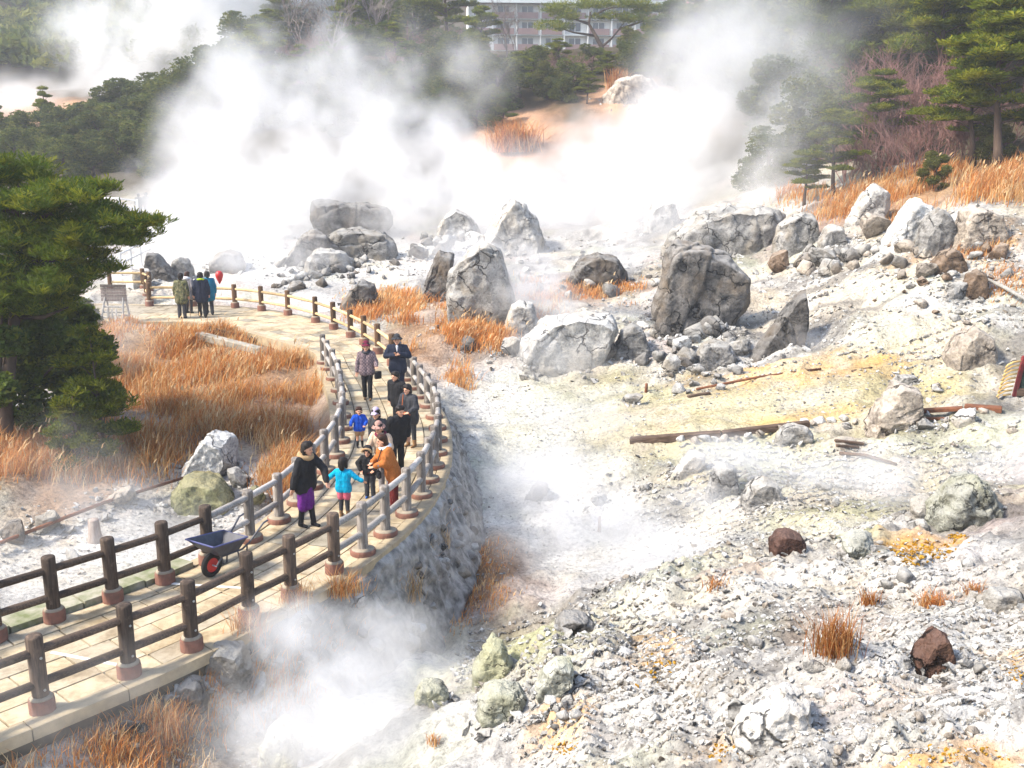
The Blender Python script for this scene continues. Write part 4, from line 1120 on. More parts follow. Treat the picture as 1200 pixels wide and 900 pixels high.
# ---------------------------------------------------------------- rubble nobody could count: stones of a few pixels, one mesh
def rubble():
    base = []
    for k in range(6):
        bm = bmesh.new()
        for p in blob_pts((.5, .42, .34), 300 + k, 9, .4): bm.verts.new(p)
        bmesh.ops.convex_hull(bm, input=bm.verts)
        bmesh.ops.triangulate(bm, faces=bm.faces)
        bm.verts.index_update()
        used = sorted({v.index for f in bm.faces for v in f.verts})
        mp = {a: i for i, a in enumerate(used)}
        bm.verts.ensure_lookup_table()
        base.append((np.array([bm.verts[a].co[:] for a in used]), np.array([[mp[v.index] for v in f.verts] for f in bm.faces])))
        bm.free()
    r = np.random.default_rng(5)
    groups = [('rubble_grey', RM['pale'], []), ('rubble_pale', RM['white'], []), ('rubble_tan', RM['tan'], []), ('rubble_gold', RM['gold'], []), ('rubble_dark', RM['grey'], [])]
    # (centre px, spread px, count, size range px)
    Z = [((930, 770), (290, 140), 26000, (2, 10)), ((690, 790), (160, 80), 7000, (2, 10)), ((1130, 840), (140, 80), 2500, (2, 9)), ((1090, 690), (140, 60), 4500, (2, 8)), ((740, 860), (160, 60), 4000, (2, 10)), ((860, 560), (150, 40), 5000, (2, 8)), ((1050, 560), (140, 40), 3500, (2, 8)), ((900, 610), (150, 24), 2500, (2, 7)), ((760, 390), (110, 40), 2000, (2, 8)), ((1060, 350), (170, 80), 5000, (2, 8)), ((820, 420), (70, 40), 700, (2, 8)),
         ((950, 450), (230, 40), 2600, (1.5, 6)), ((640, 310), (200, 30), 1200, (2, 6)), ((380, 315), (140, 18), 700, (2, 6)), ((700, 620), (170, 60), 1800, (1.5, 5)), ((640, 500), (120, 60), 1500, (1.5, 5)), ((850, 350), (120, 50), 1200, (2, 7)), ((110, 640), (170, 50), 900, (2, 7)), ((300, 600), (60, 40), 500, (2, 8)), ((1120, 560), (90, 50), 900, (2, 7)), ((240, 860), (170, 50), 600, (3, 10)), ((560, 700), (60, 50), 400, (2, 6)), ((1120, 270), (100, 30), 600, (2, 7)), ((1330, 760), (140, 170), 5000, (2, 10)), ((1320, 400), (140, 160), 4000, (2, 9))]
    for (c, s, n_, (a, b)) in Z:
        px = c[0] + s[0] * r.uniform(-1, 1, n_); py = c[1] + s[1] * r.uniform(-1, 1, n_)
        keep = (((px - c[0]) / s[0]) ** 2 + ((py - c[1]) / s[1]) ** 2 < 1) & (px < 1480) & (py < 930)
        px, py = px[keep], py[keep]
        # march the views together
        U, Vv = (px - 600) / FPX, (450 - py) / FPX
        D = np.stack([U, math.cos(PITCH) + Vv * math.sin(PITCH), -math.sin(PITCH) + Vv * math.cos(PITCH)], 1)
        t = np.full(len(px), 5.0); done = np.zeros(len(px), bool)
        for _ in range(420):
            P = D * t[:, None]
            hit = CAM_H + P[:, 2] < hz_arr(P)
            done |= hit
            t = np.where(done, t, t * 1.008 + 0.02)
            if done.all(): break
        P = D * t[:, None]
        P[:, 2] = hz_arr(P)
        ok = done & (np.array([0]) == 0)
        dpath, _s = path_distance(P[:, :2])
        ok &= dpath > 0.5
        P = P[ok]
        clump = fbm(P * 0.7, 4, 19) * 1.3
        ok2 = clump > r.uniform(-0.6, 0.25, len(P))
        P = P[ok2]
        size = (a + (b - a) * r.random(len(P)) ** 4.0) / FPX * (P[:, 1] * math.cos(PITCH) - (P[:, 2] - CAM_H) * math.sin(PITCH))
        for p, s_ in zip(P, size):
            u_ = r.random(); k = 0 if u_ < .36 else 1 if u_ < .80 else 2 if u_ < .92 else 4
            groups[k][2].append((p, s_))
    for (cx, cy, sx, sy, m_) in ((1080, 646, 36, 12, 260), (770, 778, 22, 22, 130), (1066, 655, 16, 8, 80), (1120, 630, 14, 5, 40), (660, 876, 18, 14, 60), (1188, 790, 12, 16, 60), (850, 880, 30, 12, 50), (1120, 885, 60, 10, 80)):
        for _ in range(m_):
            g_ = G(cx + sx * r.normal(0, .5), cy + sy * r.normal(0, .5))
            groups[3][2].append((np.array(g_), (2 + 6 * r.random() ** 3) / ppm(g_)))
    for (rx, ry, rad) in ROCKS:
        m_ = int(40 + 40 * min(rad, 2.5))
        an = r.uniform(0, 2 * np.pi, m_); rr_ = rad * (.7 + .9 * r.random(m_) ** 1.6)
        P = np.c_[rx + np.cos(an) * rr_, ry + np.sin(an) * rr_ * .9, np.zeros(m_)]
        P[:, 2] = hz_arr(P)
        dpath, _s = path_distance(P[:, :2])
        for p, s_ in zip(P[dpath > .4], (.04 + .34 * r.random(m_) ** 2.6) * min(1.3, .45 + rad * .5)):
            groups[0 if r.random() < .6 else 1][2].append((p, s_))
    for (nm, mt, L), lab in zip(groups, ('grey', 'whitish', 'tan', 'golden sulphur-stained', 'dark grey')):
        V, F, c = [], [], 0
        for p, s_ in L:
            bv, bf = base[r.integers(6)]
            an = r.uniform(0, 6.28); ca, sa = math.cos(an), math.sin(an)
            v = bv * s_ * r.uniform(.75, 1.3, 3)
            v = v @ np.array([[ca, -sa, 0], [sa, ca, 0], [0, 0, 1]])
            tl = r.uniform(-.5, .5)
            v[:, 2] += tl * v[:, 0]
            V.append(v + p + np.array([0, 0, s_ * .12])); F.append(bf + c); c += len(bv)
        put('rubble', mesh_np('rubble', np.concatenate(V), [np.concatenate(F)], False, [mt]), kind='stuff', label=lab + ' rubble strewn over the slopes and flats')
rubble()
# ================================================================ DRY GRASS
def tint_mat(name, rough=0.8, trans=0.25, vary=0.15):
    """leaf and blade material: each blade's own colour, some light through it"""
    m, nt, bs = new_mat(name)
    a = N(nt, 'ShaderNodeVertexColor', layer_name='tint')
    hsv = N(nt, 'ShaderNodeHueSaturation')
    mr = N(nt, 'ShaderNodeMapRange', i_3=1 - vary, i_4=1 + vary); nt.links.new(rand_obj(nt), mr.inputs[0]); nt.links.new(mr.outputs[0], hsv.inputs['Value'])
    nt.links.new(a.outputs[0], hsv.inputs['Color'])
    nt.links.new(hsv.outputs[0], bs.inputs['Base Color'])
    bs.inputs['Roughness'].default_value = rough
    bs.inputs['Specular IOR Level'].default_value = 0.2
    tr = N(nt, 'ShaderNodeBsdfTranslucent'); nt.links.new(hsv.outputs[0], tr.inputs['Color'])
    mx = N(nt, 'ShaderNodeMixShader', i_0=trans)
    nt.links.new(bs.outputs[0], mx.inputs[1]); nt.links.new(tr.outputs[0], mx.inputs[2])
    out = [n_ for n_ in nt.nodes if n_.type == 'OUTPUT_MATERIAL'][0]
    nt.links.new(mx.outputs[0], out.inputs['Surface'])
    return m
M_GRASS = tint_mat('dry_grass', 0.75, 0.45)
M_LEAF = tint_mat('foliage', 0.65, 0.42)
NR = np.random.default_rng(9)
GTONE = np.array([(0.68, 0.31, 0.09), (0.68, 0.39, 0.15), (0.56, 0.225, 0.065), (0.74, 0.55, 0.30), (0.50, 0.24, 0.10)])

def with_tint(me, C):
    a = me.color_attributes.new('tint', 'FLOAT_COLOR', 'POINT')
    a.data.foreach_set('color', np.c_[C, np.ones(len(C))].astype(np.float32).ravel())
    return me
def blades(P, h, w, bend=0.45, tones=None, wind=(0.25, -0.1), up=1.0, own=None):
    """curved tapering blades rooted at P"""
    n_ = len(P)
    an = NR.uniform(0, 2 * np.pi, n_)
    D = np.c_[np.cos(an), np.sin(an)] * NR.uniform(0.1, 1.0, n_)[:, None] * bend + np.array(wind) * NR.uniform(.3, 1.2, n_)[:, None]
    sd = np.c_[-np.sin(an), np.cos(an)]
    V = np.zeros((n_, 5, 3))
    for k, (t, ww) in enumerate(((0, 1.0), (0, -1.0), (0.55, .8), (0.55, -.8), (1.0, 0))):
        V[:, k, :2] = P[:, :2] + D * (h * t ** 1.7)[:, None] + sd * (w * ww * 0.5)[:, None]
        V[:, k, 2] = P[:, 2] + h * t * up * (1 - 0.18 * t)
    i = np.arange(n_)[:, None] * 5
    Q = np.concatenate([i, i + 1, i + 3, i + 2], 1); T = np.concatenate([i + 2, i + 3, i + 4], 1)
    ton = GTONE if tones is None else np.array(tones)
    pick = NR.integers(0, len(ton), n_)
    if own is not None: pick = np.where(NR.random(n_) < .65, own % len(ton), pick)
    C = ton[pick] * NR.uniform(.75, 1.2, n_)[:, None]
    return V.reshape(-1, 3), Q, T, np.repeat(C, 5, 0)
def join_blades(parts):
    V, Q, T, C, c = [], [], [], [], 0
    for v, q_, t, col in parts:
        V.append(v); Q.append(q_ + c); T.append(t + c); C.append(col); c += len(v)
    return np.concatenate(V), [np.concatenate(Q), np.concatenate(T)], np.concatenate(C)
def ground_hits(px, py):
    U, Vv = (px - 600) / FPX, (450 - py) / FPX
    D = np.stack([U, math.cos(PITCH) + Vv * math.sin(PITCH), -math.sin(PITCH) + Vv * math.cos(PITCH)], 1)
    t = np.full(len(px), 5.0); done = np.zeros(len(px), bool)
    for _ in range(460):
        P = D * t[:, None]
        done |= CAM_H + P[:, 2] < hz_arr(P)
        t = np.where(done, t, t * 1.007 + 0.02)
        if done.all(): break
    P = D * t[:, None]
    P[:, 2] = hz_arr(P)
    return P[done]
def grass_patch(label, areas):
    """areas: (px, py, rx, ry, clumps, blades per clump, height m, spread m)"""
    parts = []
    for (cx, cy, rx, ry, nc, nb, h, sp) in areas:
        a = NR.uniform(0, 2 * np.pi, nc); r = np.sqrt(NR.random(nc))
        P = ground_hits(cx + rx * r * np.cos(a), cy + ry * r * np.sin(a))
        d, _s = path_distance(P[:, :2])
        P = P[d > 0.22]
        if not len(P): continue
        if h > .5: P = P[fbm(P * np.array([.5, .5, 0]) + 4.4, 3, 77) > -.02]
        if not len(P): continue
        big = NR.uniform(.5, 1.2, len(P))
        cl = NR.integers(0, 5, len(P))
        idx = np.repeat(np.arange(len(P)), nb)
        off = NR.normal(0, 1, (len(idx), 2)) * sp * 0.5
        B = P[idx].copy(); B[:, :2] += off
        B[:, 2] = hz_arr(B) - 0.03
        d, _s = path_distance(B[:, :2])
        ok = d > 0.05
        B, bi = B[ok], big[idx][ok]
        hh = h * .82 * bi * NR.uniform(.35, 1.15, len(B))
        dep = np.maximum(B[:, 1], 8)
        parts.append(blades(B, hh, np.maximum(0.012, dep * 0.0008) * NR.uniform(.7, 1.3, len(B)), 0.75, own=cl[idx][ok], wind=(0.18, -0.05)))
        # pale seed plumes on some stems
        m = NR.random(len(B)) < 0.02
        if h > 0.5 and m.any():
            Bm, hm = B[m], hh[m] * 1.15
            top = Bm + np.c_[NR.normal(0.12, .1, m.sum()) * hm, NR.normal(-.03, .1, m.sum()) * hm, hm * .9]
            parts.append(blades(top, np.full(m.sum(), 0.28), np.maximum(.03, Bm[:, 1] * .0016), 0.6, [(0.70, 0.52, 0.30), (0.62, 0.40, 0.20)], (.4, -.1), .7))
    V, F, C = join_blades(parts)
    put('dry_grass', with_tint(mesh_np('dry_grass', V, F, False, [M_GRASS]), C), kind='stuff', label=label)
grass_patch('tall orange-brown dry grass filling the ground inside the walkway bend',
            [(250, 412, 130, 26, 330, 34, .75, .5), (160, 400, 70, 24, 160, 34, .8, .5), (180, 450, 90, 36, 200, 34, .85, .5), (330, 460, 56, 46, 330, 34, .95, .5), (280, 478, 90, 36, 200, 34, .85, .5), (350, 510, 40, 40, 190, 34, .9, .45), (200, 500, 80, 40, 140, 30, .8, .5), (330, 560, 22, 26, 70, 26, .7, .4), (170, 540, 70, 30, 90, 30, .8, .5), (390, 450, 14, 50, 60, 26, .7, .4), (365, 420, 30, 14, 50, 26, .6, .4), (210, 385, 110, 8, 90, 24, .45, .5)])
grass_patch('brown dry grass bank under the dark pine',
            [(50, 570, 90, 40, 220, 34, .8, .5), (10, 600, 60, 30, 90, 30, .7, .5), (120, 560, 50, 26, 70, 28, .7, .5), (30, 530, 60, 30, 90, 30, .8, .5)])
grass_patch('orange dry grass along the basin side of the bend',
            [(510, 400, 40, 40, 300, 34, .85, .5), (470, 370, 60, 20, 180, 30, .8, .5), (545, 400, 50, 26, 150, 30, .7, .5), (440, 350, 40, 10, 60, 26, .6, .5), (525, 450, 20, 30, 90, 28, .6, .4), (585, 385, 40, 20, 70, 24, .6, .5), (630, 340, 24, 12, 50, 24, .6, .5), (690, 352, 60, 12, 90, 24, .6, .5), (640, 375, 30, 16, 40, 20, .5, .5), (735, 348, 24, 12, 40, 22, .6, .5)])
grass_patch('orange dry grass on the bank among the upper boulders',
            [(1110, 225, 90, 24, 260, 30, 1.2, .8), (980, 238, 70, 22, 140, 28, 1.1, .8), (1050, 240, 50, 14, 80, 26, 1.0, .8), (1180, 212, 40, 20, 90, 28, 1.2, .8), (1115, 285, 20, 10, 24, 24, .6, .5), (1140, 294, 30, 12, 30, 24, .5, .5), (1060, 250, 24, 10, 30, 24, .8, .6), (1180, 335, 26, 16, 30, 20, .35, .5)])
grass_patch('dry grass growing at the foot of the walkway wall',
            [(100, 888, 130, 26, 80, 24, .38, .28), (230, 820, 60, 22, 40, 24, .34, .22), (150, 850, 40, 20, 30, 24, .38, .22), (330, 760, 60, 26, 90, 28, .36, .25), (560, 690, 40, 34, 46, 20, .28, .35), (500, 720, 60, 24, 40, 22, .3, .3), (190, 860, 60, 24, 26, 24, .4, .22), (20, 900, 60, 30, 40, 26, .42, .3), (560, 650, 30, 16, 20, 20, .28, .3), (300, 790, 90, 30, 80, 30, .4, .3), (400, 740, 50, 20, 50, 28, .4, .3), (450, 700, 30, 24, 30, 26, .4, .3)])
def tuft(px, py, wpx, hpx, label, n_=160, tones=None, z=None):
    g = G(px, py)
    if z is not None: g = at(px, py, z)
    k = ppm(g)
    w, h = wpx / k, hpx / k
    P = np.c_[NR.normal(0, w * .16, n_), NR.normal(0, w * .14, n_), np.full(n_, -0.03)]
    v, q_, t, c = blades(P, h * NR.uniform(.5, 1.1, n_), np.full(n_, max(.009, .95 / k)), w / h * .62, tones, (0, 0))
    me = with_tint(mesh_np('grass_tuft', v, [q_, t], False, [M_GRASS]), c)
    return put('grass_tuft', me, loc=g, label=label, cat='grass tuft')
RT = [(0.42, 0.15, 0.04), (0.52, 0.24, 0.08), (0.32, 0.11, 0.03), (0.58, 0.34, 0.14)]
tuft(978, 764, 72, 64, 'round rust-coloured dry grass tuft on the near slope, the largest there', 300, RT)
tuft(1095, 712, 56, 30, 'spreading rust-coloured grass tuft above the dark reddish block', 200, RT)
tuft(1020, 708, 34, 28, 'small rust-coloured grass tuft behind the largest one', 120, RT)
tuft(1142, 694, 40, 20, 'low rust-coloured grass tuft next to the long half-buried slab', 110, RT)
tuft(840, 688, 46, 16, 'thin low grass tuft along the crest of the near slope', 100, RT)
tuft(290, 742, 64, 42, 'orange grass tuft at the kerb beside the leaning foot of the dark fence', 220, z=-0.08)
tuft(346, 710, 56, 40, 'orange grass tuft at the kerb where it grows through the dark fence', 200, z=-0.08)
tuft(402, 694, 60, 34, 'orange grass tuft round the last dark fence post of the basin edge', 200, z=-0.08)
tuft(200, 862, 46, 50, 'pale tall grass tuft among the stones under the near fence', 150)
tuft(345, 726, 40, 30, 'brown grass tuft hanging over the wall below the dark fence', 130, z=-.3)
tuft(478, 700, 54, 50, 'feathery grass tuft leaning from the wall above the brown patch', 180, [(0.6, .45, .25), (.5, .3, .12), (.66, .5, .32)])
tuft(520, 640, 26, 30, 'thin feathery grass tuft high on the grey wall', 80, [(0.6, .45, .25), (.5, .3, .12)])
tuft(508, 870, 24, 18, 'sparse dry grass tuft on the white crust by the near vent', 60)
tuft(604, 178, 80, 46, 'rusty orange dry bush glowing through the steam in the valley middle', 700, RT)
tuft(722, 104, 30, 30, 'orange dry bush beside the bare crag under the spreading pine', 200, RT)

# ================================================================ TREES
M_BARK = simple_mat('bark', (0.11, 0.075, 0.055), (0.045, 0.03, 0.024), 3.0, 0.95, 0.8, 0.03, space='world', stretch=(1, 1, .4))
M_BARKGREY = simple_mat('grey_bark', (0.26, 0.22, 0.20), (0.13, 0.10, 0.09), 3.0, 0.95, 0.6, 0.03, space='world', stretch=(1, 1, .4))
M_TWIG = simple_mat('red_twig', (0.30, 0.17, 0.15), (0.15, 0.075, 0.065), 2.0, 0.9, 0.0, vary=0.2)
PINE = np.array([(0.115, 0.145, 0.008), (0.165, 0.18, 0.009), (0.075, 0.11, 0.009), (0.21, 0.215, 0.012)])
DARKPINE = np.array([(0.07, 0.105, 0.016), (0.10, 0.135, 0.018), (0.05, 0.08, 0.016), (0.14, 0.16, 0.02)])
BROAD = np.array([(0.085, 0.11, 0.025), (0.12, 0.14, 0.03), (0.06, 0.085, 0.025), (0.16, 0.165, 0.035)])
OLIVE = np.array([(0.13, 0.14, 0.03), (0.17, 0.17, 0.04), (0.09, 0.10, 0.025)])

def tufts(P, size, tones, upw=0.7, nn=6, thin=0.10, r=NR, patch=0.6):
    """needle sprays: nn thin triangles fanning out from each point"""
    n_ = len(P)
    D = r.normal(0, 1, (n_, nn, 3)); D /= np.linalg.norm(D, axis=2)[:, :, None]
    D[:, :, 2] = np.abs(D[:, :, 2]) * .6 + upw * 0.6 - 0.15
    D /= np.linalg.norm(D, axis=2)[:, :, None]
    S = np.cross(D, r.normal(0, 1, (n_, nn, 3))); S /= np.linalg.norm(S, axis=2)[:, :, None] + 1e-9
    L = (size * r.uniform(.7, 1.25, (n_, nn)))[:, :, None]
    V = np.zeros((n_, nn, 3, 3))
    mid = P[:, None] + D * L * 0.62
    V[:, :, 0] = P[:, None] - D * L * .1
    V[:, :, 1] = mid + S * L * thin + D * L * .2
    V[:, :, 2] = mid - S * L * thin + D * L * .42
    T = np.arange(n_ * nn * 3).reshape(-1, 3)
    ton = np.asarray(tones)
    w = np.clip((fbm(P * (1.3 / max(patch, .1)), 2, 3) + .5) * len(ton) + r.normal(0, .8, n_), 0, len(ton) - 1).astype(int)
    C = ton[w] * r.uniform(.8, 1.2, n_)[:, None]
    return V.reshape(-1, 3), T, np.repeat(C, nn * 3, 0)
def crown_mesh(name, V, T, C, mat=None):
    return with_tint(mesh_np(name, V, [T], False, [mat or M_LEAF]), C)

def pad_points(c, rx, ry, rz, n_, r):
    """points through a flat cloud of foliage, denser on top and at the rim, broken up by noise"""
    P = r.normal(0, 1, (n_ * 2, 3)); P /= np.linalg.norm(P, axis=1)[:, None]
    P *= (r.random(n_ * 2) ** 0.45)[:, None]
    P[:, 2] = np.where(P[:, 2] < 0, P[:, 2] * .45, P[:, 2])
    W = P * np.array([rx, ry, rz]) + np.array(c)
    k = fbm(W * (1.6 / max(rx, .3)) + 3.3, 3, 17) > -0.12
    W = W[k][:n_]
    return W
def make_pine(name, seed, H, spread, npads, padr, ntuft, tsize, tones, tr=0.18, first=.38, lean=0.15, flat=.32, nn=6):
    r = np.random.default_rng(seed); q_ = random.Random(seed)
    trunk = [(0, 0, -0.4)]
    a0 = q_.uniform(0, 6.28); x = y = 0.0
    ns = 8
    for k in range(1, ns + 1):
        x += math.cos(a0) * lean * H / ns * q_.uniform(-.2, 1.2); y += math.sin(a0) * lean * H / ns * q_.uniform(-.2, 1.2)
        a0 += q_.uniform(-.7, .7)
        trunk.append((x, y, H * .94 * k / ns))
    b_ = MB()
    b_.tube(trunk, [tr * (1.15 - .95 * k / ns) for k in range(ns + 1)], 9)
    pts, az = [], q_.uniform(0, 6.28)
    for k in range(npads):
        t = first + (1 - first) * (k / max(npads - 1, 1)) ** .9
        az += 2.4 + q_.uniform(-.5, .5)
        z = H * t * .98
        f = t * ns * .98
        i = min(int(f), ns - 1)
        tb = Vector(trunk[i]).lerp(Vector(trunk[i + 1]), f - i)
        rad = spread * (1.0 - 0.72 * ((t - first) / (1 - first)) ** 1.4) * q_.uniform(.55, 1.05)
        if k == npads - 1: rad *= .15
        tip = tb + Vector((math.cos(az) * rad, math.sin(az) * rad, q_.uniform(-.04, .12) * H * .5))
        mid = tb.lerp(tip, .5) + Vector((0, 0, q_.uniform(-.06, .1) * rad))
        b_.tube([tb - Vector((0, 0, .25)), mid, tip], [tr * .42 * (1.1 - t * .6), tr * .28 * (1.1 - t * .6), tr * .1], 6)
        pr = padr * q_.uniform(.7, 1.25) * (1.05 - .35 * t)
        pts.append(pad_points(tip + Vector((0, 0, pr * .12)), pr, pr * q_.uniform(.8, 1.1), pr * flat, int(ntuft / npads), r))
        if rad > pr: pts.append(pad_points(tb.lerp(tip, .55) + Vector((q_.uniform(-.3, .3), q_.uniform(-.3, .3), .1)), pr * .75, pr * .7, pr * flat * .8, int(ntuft / npads * .5), r))
    P = np.concatenate(pts)
    V, T, C = tufts(P, tsize, tones, nn=nn, r=r, patch=padr)
    return b_.mesh(name + '_trunk', M_BARK, True), crown_mesh(name + '_crown', V, T, C)
def make_broad(name, seed, H, R_, nlobes, nleaf, lsize, tones, tr=.16, low=.08, mat=None):
    r = np.random.default_rng(seed); q_ = random.Random(seed)
    b_ = MB()
    pts = []
    top = Vector((q_.uniform(-.2, .2), q_.uniform(-.2, .2), H * .6))
    b_.tube([(0, 0, -.4), tuple(top * .5), tuple(top)], [tr * 1.2, tr, tr * .6], 8)
    for k in range(nlobes):
        an = k * 2.4 + q_.uniform(-.4, .4); t = (k + .5) / nlobes
        z = H * (low + (1 - low) * t * .92); rad = R_ * math.sqrt(max(0.05, 1 - (t * 1.15 - .25) ** 2)) * q_.uniform(.45, .85)
        c = Vector((math.cos(an) * rad, math.sin(an) * rad, z))
        b_.tube([tuple(top * min(1, max(.25, t))), tuple((top * min(1, max(.25, t))).lerp(c, .6) + Vector((0, 0, .1))), tuple(c)], [tr * .5, tr * .3, tr * .1], 5)
        lr = R_ * q_.uniform(.36, .56)
        P = r.normal(0, 1, (int(nleaf / nlobes), 3)); P /= np.linalg.norm(P, axis=1)[:, None]
        P = P * (r.random(len(P)) ** .3)[:, None] * np.array([lr, lr, lr * .78]) + np.array(c)
        P = P[fbm(P * (1.8 / lr), 3, 23) > -.15]
        pts.append(P)
    P = np.concatenate(pts)
    V, T, C = tufts(P, lsize, tones, upw=.35, nn=4, thin=.34, r=r, patch=R_ * .5)
    return b_.mesh(name + '_trunk', M_BARK, True), crown_mesh(name + '_crown', V, T, C, mat)
def make_bare(name, seed, H, R_, nst, mat, depth_=3, r0=.03):
    """leafless bush or tree: forking twigs"""
    q_ = random.Random(seed)
    b_ = MB(); tw = MB()
    def grow(p, d, L, rad, k, bld):
        mid = p + d * L * .5 + Vector((q_.gauss(0, .06), q_.gauss(0, .06), 0)) * L
        e = p + d * L
        bld.tube([p, mid, e], [rad, rad * .85, rad * .65], 3 if k < depth_ else 5, caps=False)
        if k == 0: return
        for _ in range(3 if k > 1 else 4):
            nd = (d + Vector((q_.gauss(0, .45), q_.gauss(0, .45), q_.gauss(.12, .3)))).normalized()
            grow(p + d * L * q_.uniform(.45, 1.0), nd, L * q_.uniform(.5, .8), rad * .62, k - 1, tw)
    for s in range(nst):
        an = q_.uniform(0, 6.28); o = q_.uniform(0, .25) * R_
        d = Vector((math.cos(an) * R_ / H * q_.uniform(.2, 1.0), math.sin(an) * R_ / H * q_.uniform(.2, 1), 1)).normalized()
        grow(Vector((math.cos(an) * o, math.sin(an) * o, -.2)), d, H * q_.uniform(.4, .55), r0, depth_, b_)
    return b_.mesh(name + '_stems', mat, True), tw.mesh(name + '_twigs', mat, True)
KIND = {
    'pine_a': ('pine_tree', 'pine', make_pine('pine', 1, 8, 2.6, 13, 1.5, 3800, .30, PINE)),
    'pine_b': ('pine_tree', 'pine', make_pine('pine', 2, 9, 2.2, 15, 1.3, 3800, .30, PINE, lean=.1)),
    'pine_c': ('pine_tree', 'pine', make_pine('pine', 3, 7, 2.4, 12, 1.5, 3800, .30, DARKPINE, lean=.12, first=.2, flat=.45)),
    'broad_a': ('evergreen_tree', 'tree', make_broad('evergreen', 4, 6, 2.8, 10, 6000, .19, BROAD)),
    'broad_b': ('evergreen_tree', 'tree', make_broad('evergreen', 5, 5, 2.6, 9, 5600, .19, BROAD, low=.05)),
    'broad_c': ('evergreen_tree', 'tree', make_broad('evergreen', 6, 6.5, 2.4, 10, 5600, .2, OLIVE, low=.08)),
    'bare_red': ('bare_bush', 'bush', make_bare('bare_bush', 7, 4.0, 2.0, 11, M_TWIG, 3, .035)),
    'bare_red2': ('bare_bush', 'bush', make_bare('bare_bush', 8, 3.4, 2.2, 12, M_TWIG, 3, .035)),
    'bare_grey': ('bare_tree', 'bare tree', make_bare('bare_tree', 9, 7.0, 2.2, 3, M_BARKGREY, 4, .085)),
}
TREES = []
def spot_word(px, depth):
    for lim, w in ((60, 'near the frame edge'), (130, 'below the ridge skyline conifer'), (190, 'where the ridge rises'), (260, 'where the ridge meets the steam'), (340, 'below the ragged dark pine'), (420, 'below the grey leafless tree'), (490, 'beneath the thin leafless tree'), (560, 'at the foot of the tall dark pine'), (640, 'below the hotel end'), (730, 'beneath the spreading pine'), (800, 'just beyond the spreading pine'), (900, 'under the hotel wing'), (980, 'above the slender young pine'), (1050, 'above the broad purplish thicket'), (1130, 'beside the tall yellow-green pine')):
        if px < lim: return w
    return 'behind the bright layered pine'
def tree(kind, px, depth, h, label, group=None, wide=1.0, rz=None, scale_of=None, name=None):
    x, y = (px - 600) / FPX * depth, depth * math.cos(PITCH) + 0
    y = depth                                             # close enough to the depth on this gentle pitch
    z = hz(x, y)
    nm, cat, (tm, cm) = KIND[kind]
    nm = name or nm
    H0 = {'pine_a': 8, 'pine_b': 9, 'pine_c': 7, 'broad_a': 6, 'broad_b': 5, 'broad_c': 6.5, 'bare_red': 4, 'bare_red2': 3.4, 'bare_grey': 7}[kind]
    s = h / H0
    if group: label = label + ' ' + spot_word(px, depth)
    root = empty(nm, (x, y, z - .1), rng.uniform(0, 6.28) if rz is None else rz, label=label, cat=cat, group=group)
    root.scale = (s * wide, s * wide, s)
    if kind.startswith('bare'):
        put('stems', tm, root); put('twigs', cm, root)
    else:
        put('trunk', tm, root); put('crown', cm, root)
    TREES.append((x, y))
    return root
# --- hillside behind the steam
gb = 'trees on the hillside behind the steam'
tree('pine_a', 325, 92, 7.5, 'dark pine with ragged boughs reaching out over the steam at the hill edge', wide=1.15)
tree('pine_b', 530, 112, 10.5, 'tall dark pine just beside the end of the red-roofed hotel', wide=1.0)
tree('bare_grey', 398, 104, 8.5, 'grey leafless tree among the pines on the hillside')
tree('bare_grey', 455, 118, 8, 'thin grey leafless tree near the top of the hillside')
tree('bare_grey', 598, 112, 6, 'small leafless tree in front of the hotel balconies')
tree('bare_grey', 372, 112, 8, 'leafless tree behind the ragged dark pine')
for px, d, h in ((382, 95, 3.6), (352, 98, 3.2), (430, 98, 3.4), (470, 98, 4.0), (505, 104, 3.6), (478, 110, 4.2), (410, 112, 4.2), (350, 108, 4), (640, 100, 3.0), (668, 96, 3.0), (590, 96, 3)):
    tree(rng.choice(['bare_red', 'bare_red2']), px, d, h, 'leafless reddish bush', 'reddish bushes behind the steam', 1.1)
for px, d, h, k in ((300, 96, 4.2, 'broad_a'), (350, 90, 4.6, 'pine_c'), (400, 92, 5.0, 'broad_b'), (432, 93, 6.4, 'pine_c'), (455, 88, 4.2, 'broad_a'), (490, 92, 5.2, 'pine_c'), (540, 94, 5.6, 'broad_a'), (560, 90, 5.6, 'pine_b'), (585, 88, 4.6, 'broad_a'), (520, 88, 4, 'broad_b'), (565, 104, 6, 'pine_a'), (610, 92, 3.8, 'pine_a'), (640, 90, 3.2, 'broad_c'), (415, 120, 7, 'pine_b'), (340, 122, 7, 'pine_a'), (380, 128, 8, 'broad_a'), (440, 130, 8, 'pine_c'), (490, 126, 7, 'broad_b'), (300, 112, 6, 'broad_b'), (270, 104, 5, 'broad_a')):
    tree(k, px, d, h, ('tall ' if h > 5 else 'low ') + {'pine': 'dark pine', 'broad': 'rounded evergreen'}[k.split('_')[0]] + ' on the steaming hillside', gb, 1.1)
for px, d, h, k in ((770, 96, 5.6, 'pine_c'), (800, 94, 6.2, 'pine_a'), (828, 92, 5.6, 'pine_b'), (790, 88, 4.6, 'broad_c'), (845, 88, 6.0, 'pine_c'), (820, 84, 4.4, 'broad_a'), (870, 92, 8.0, 'pine_a'), (895, 86, 8.5, 'broad_a'), (920, 80, 9, 'pine_b'), (860, 100, 7, 'broad_b'), (760, 100, 4.0, 'pine_a'), (735, 104, 3.4, 'broad_c')):
    tree(k, px, d, h, {'pine': 'green pine', 'broad': 'green bushy tree'}[k.split('_')[0]] + ' in the clump', 'greenery beside the spreading pine', 1.15)
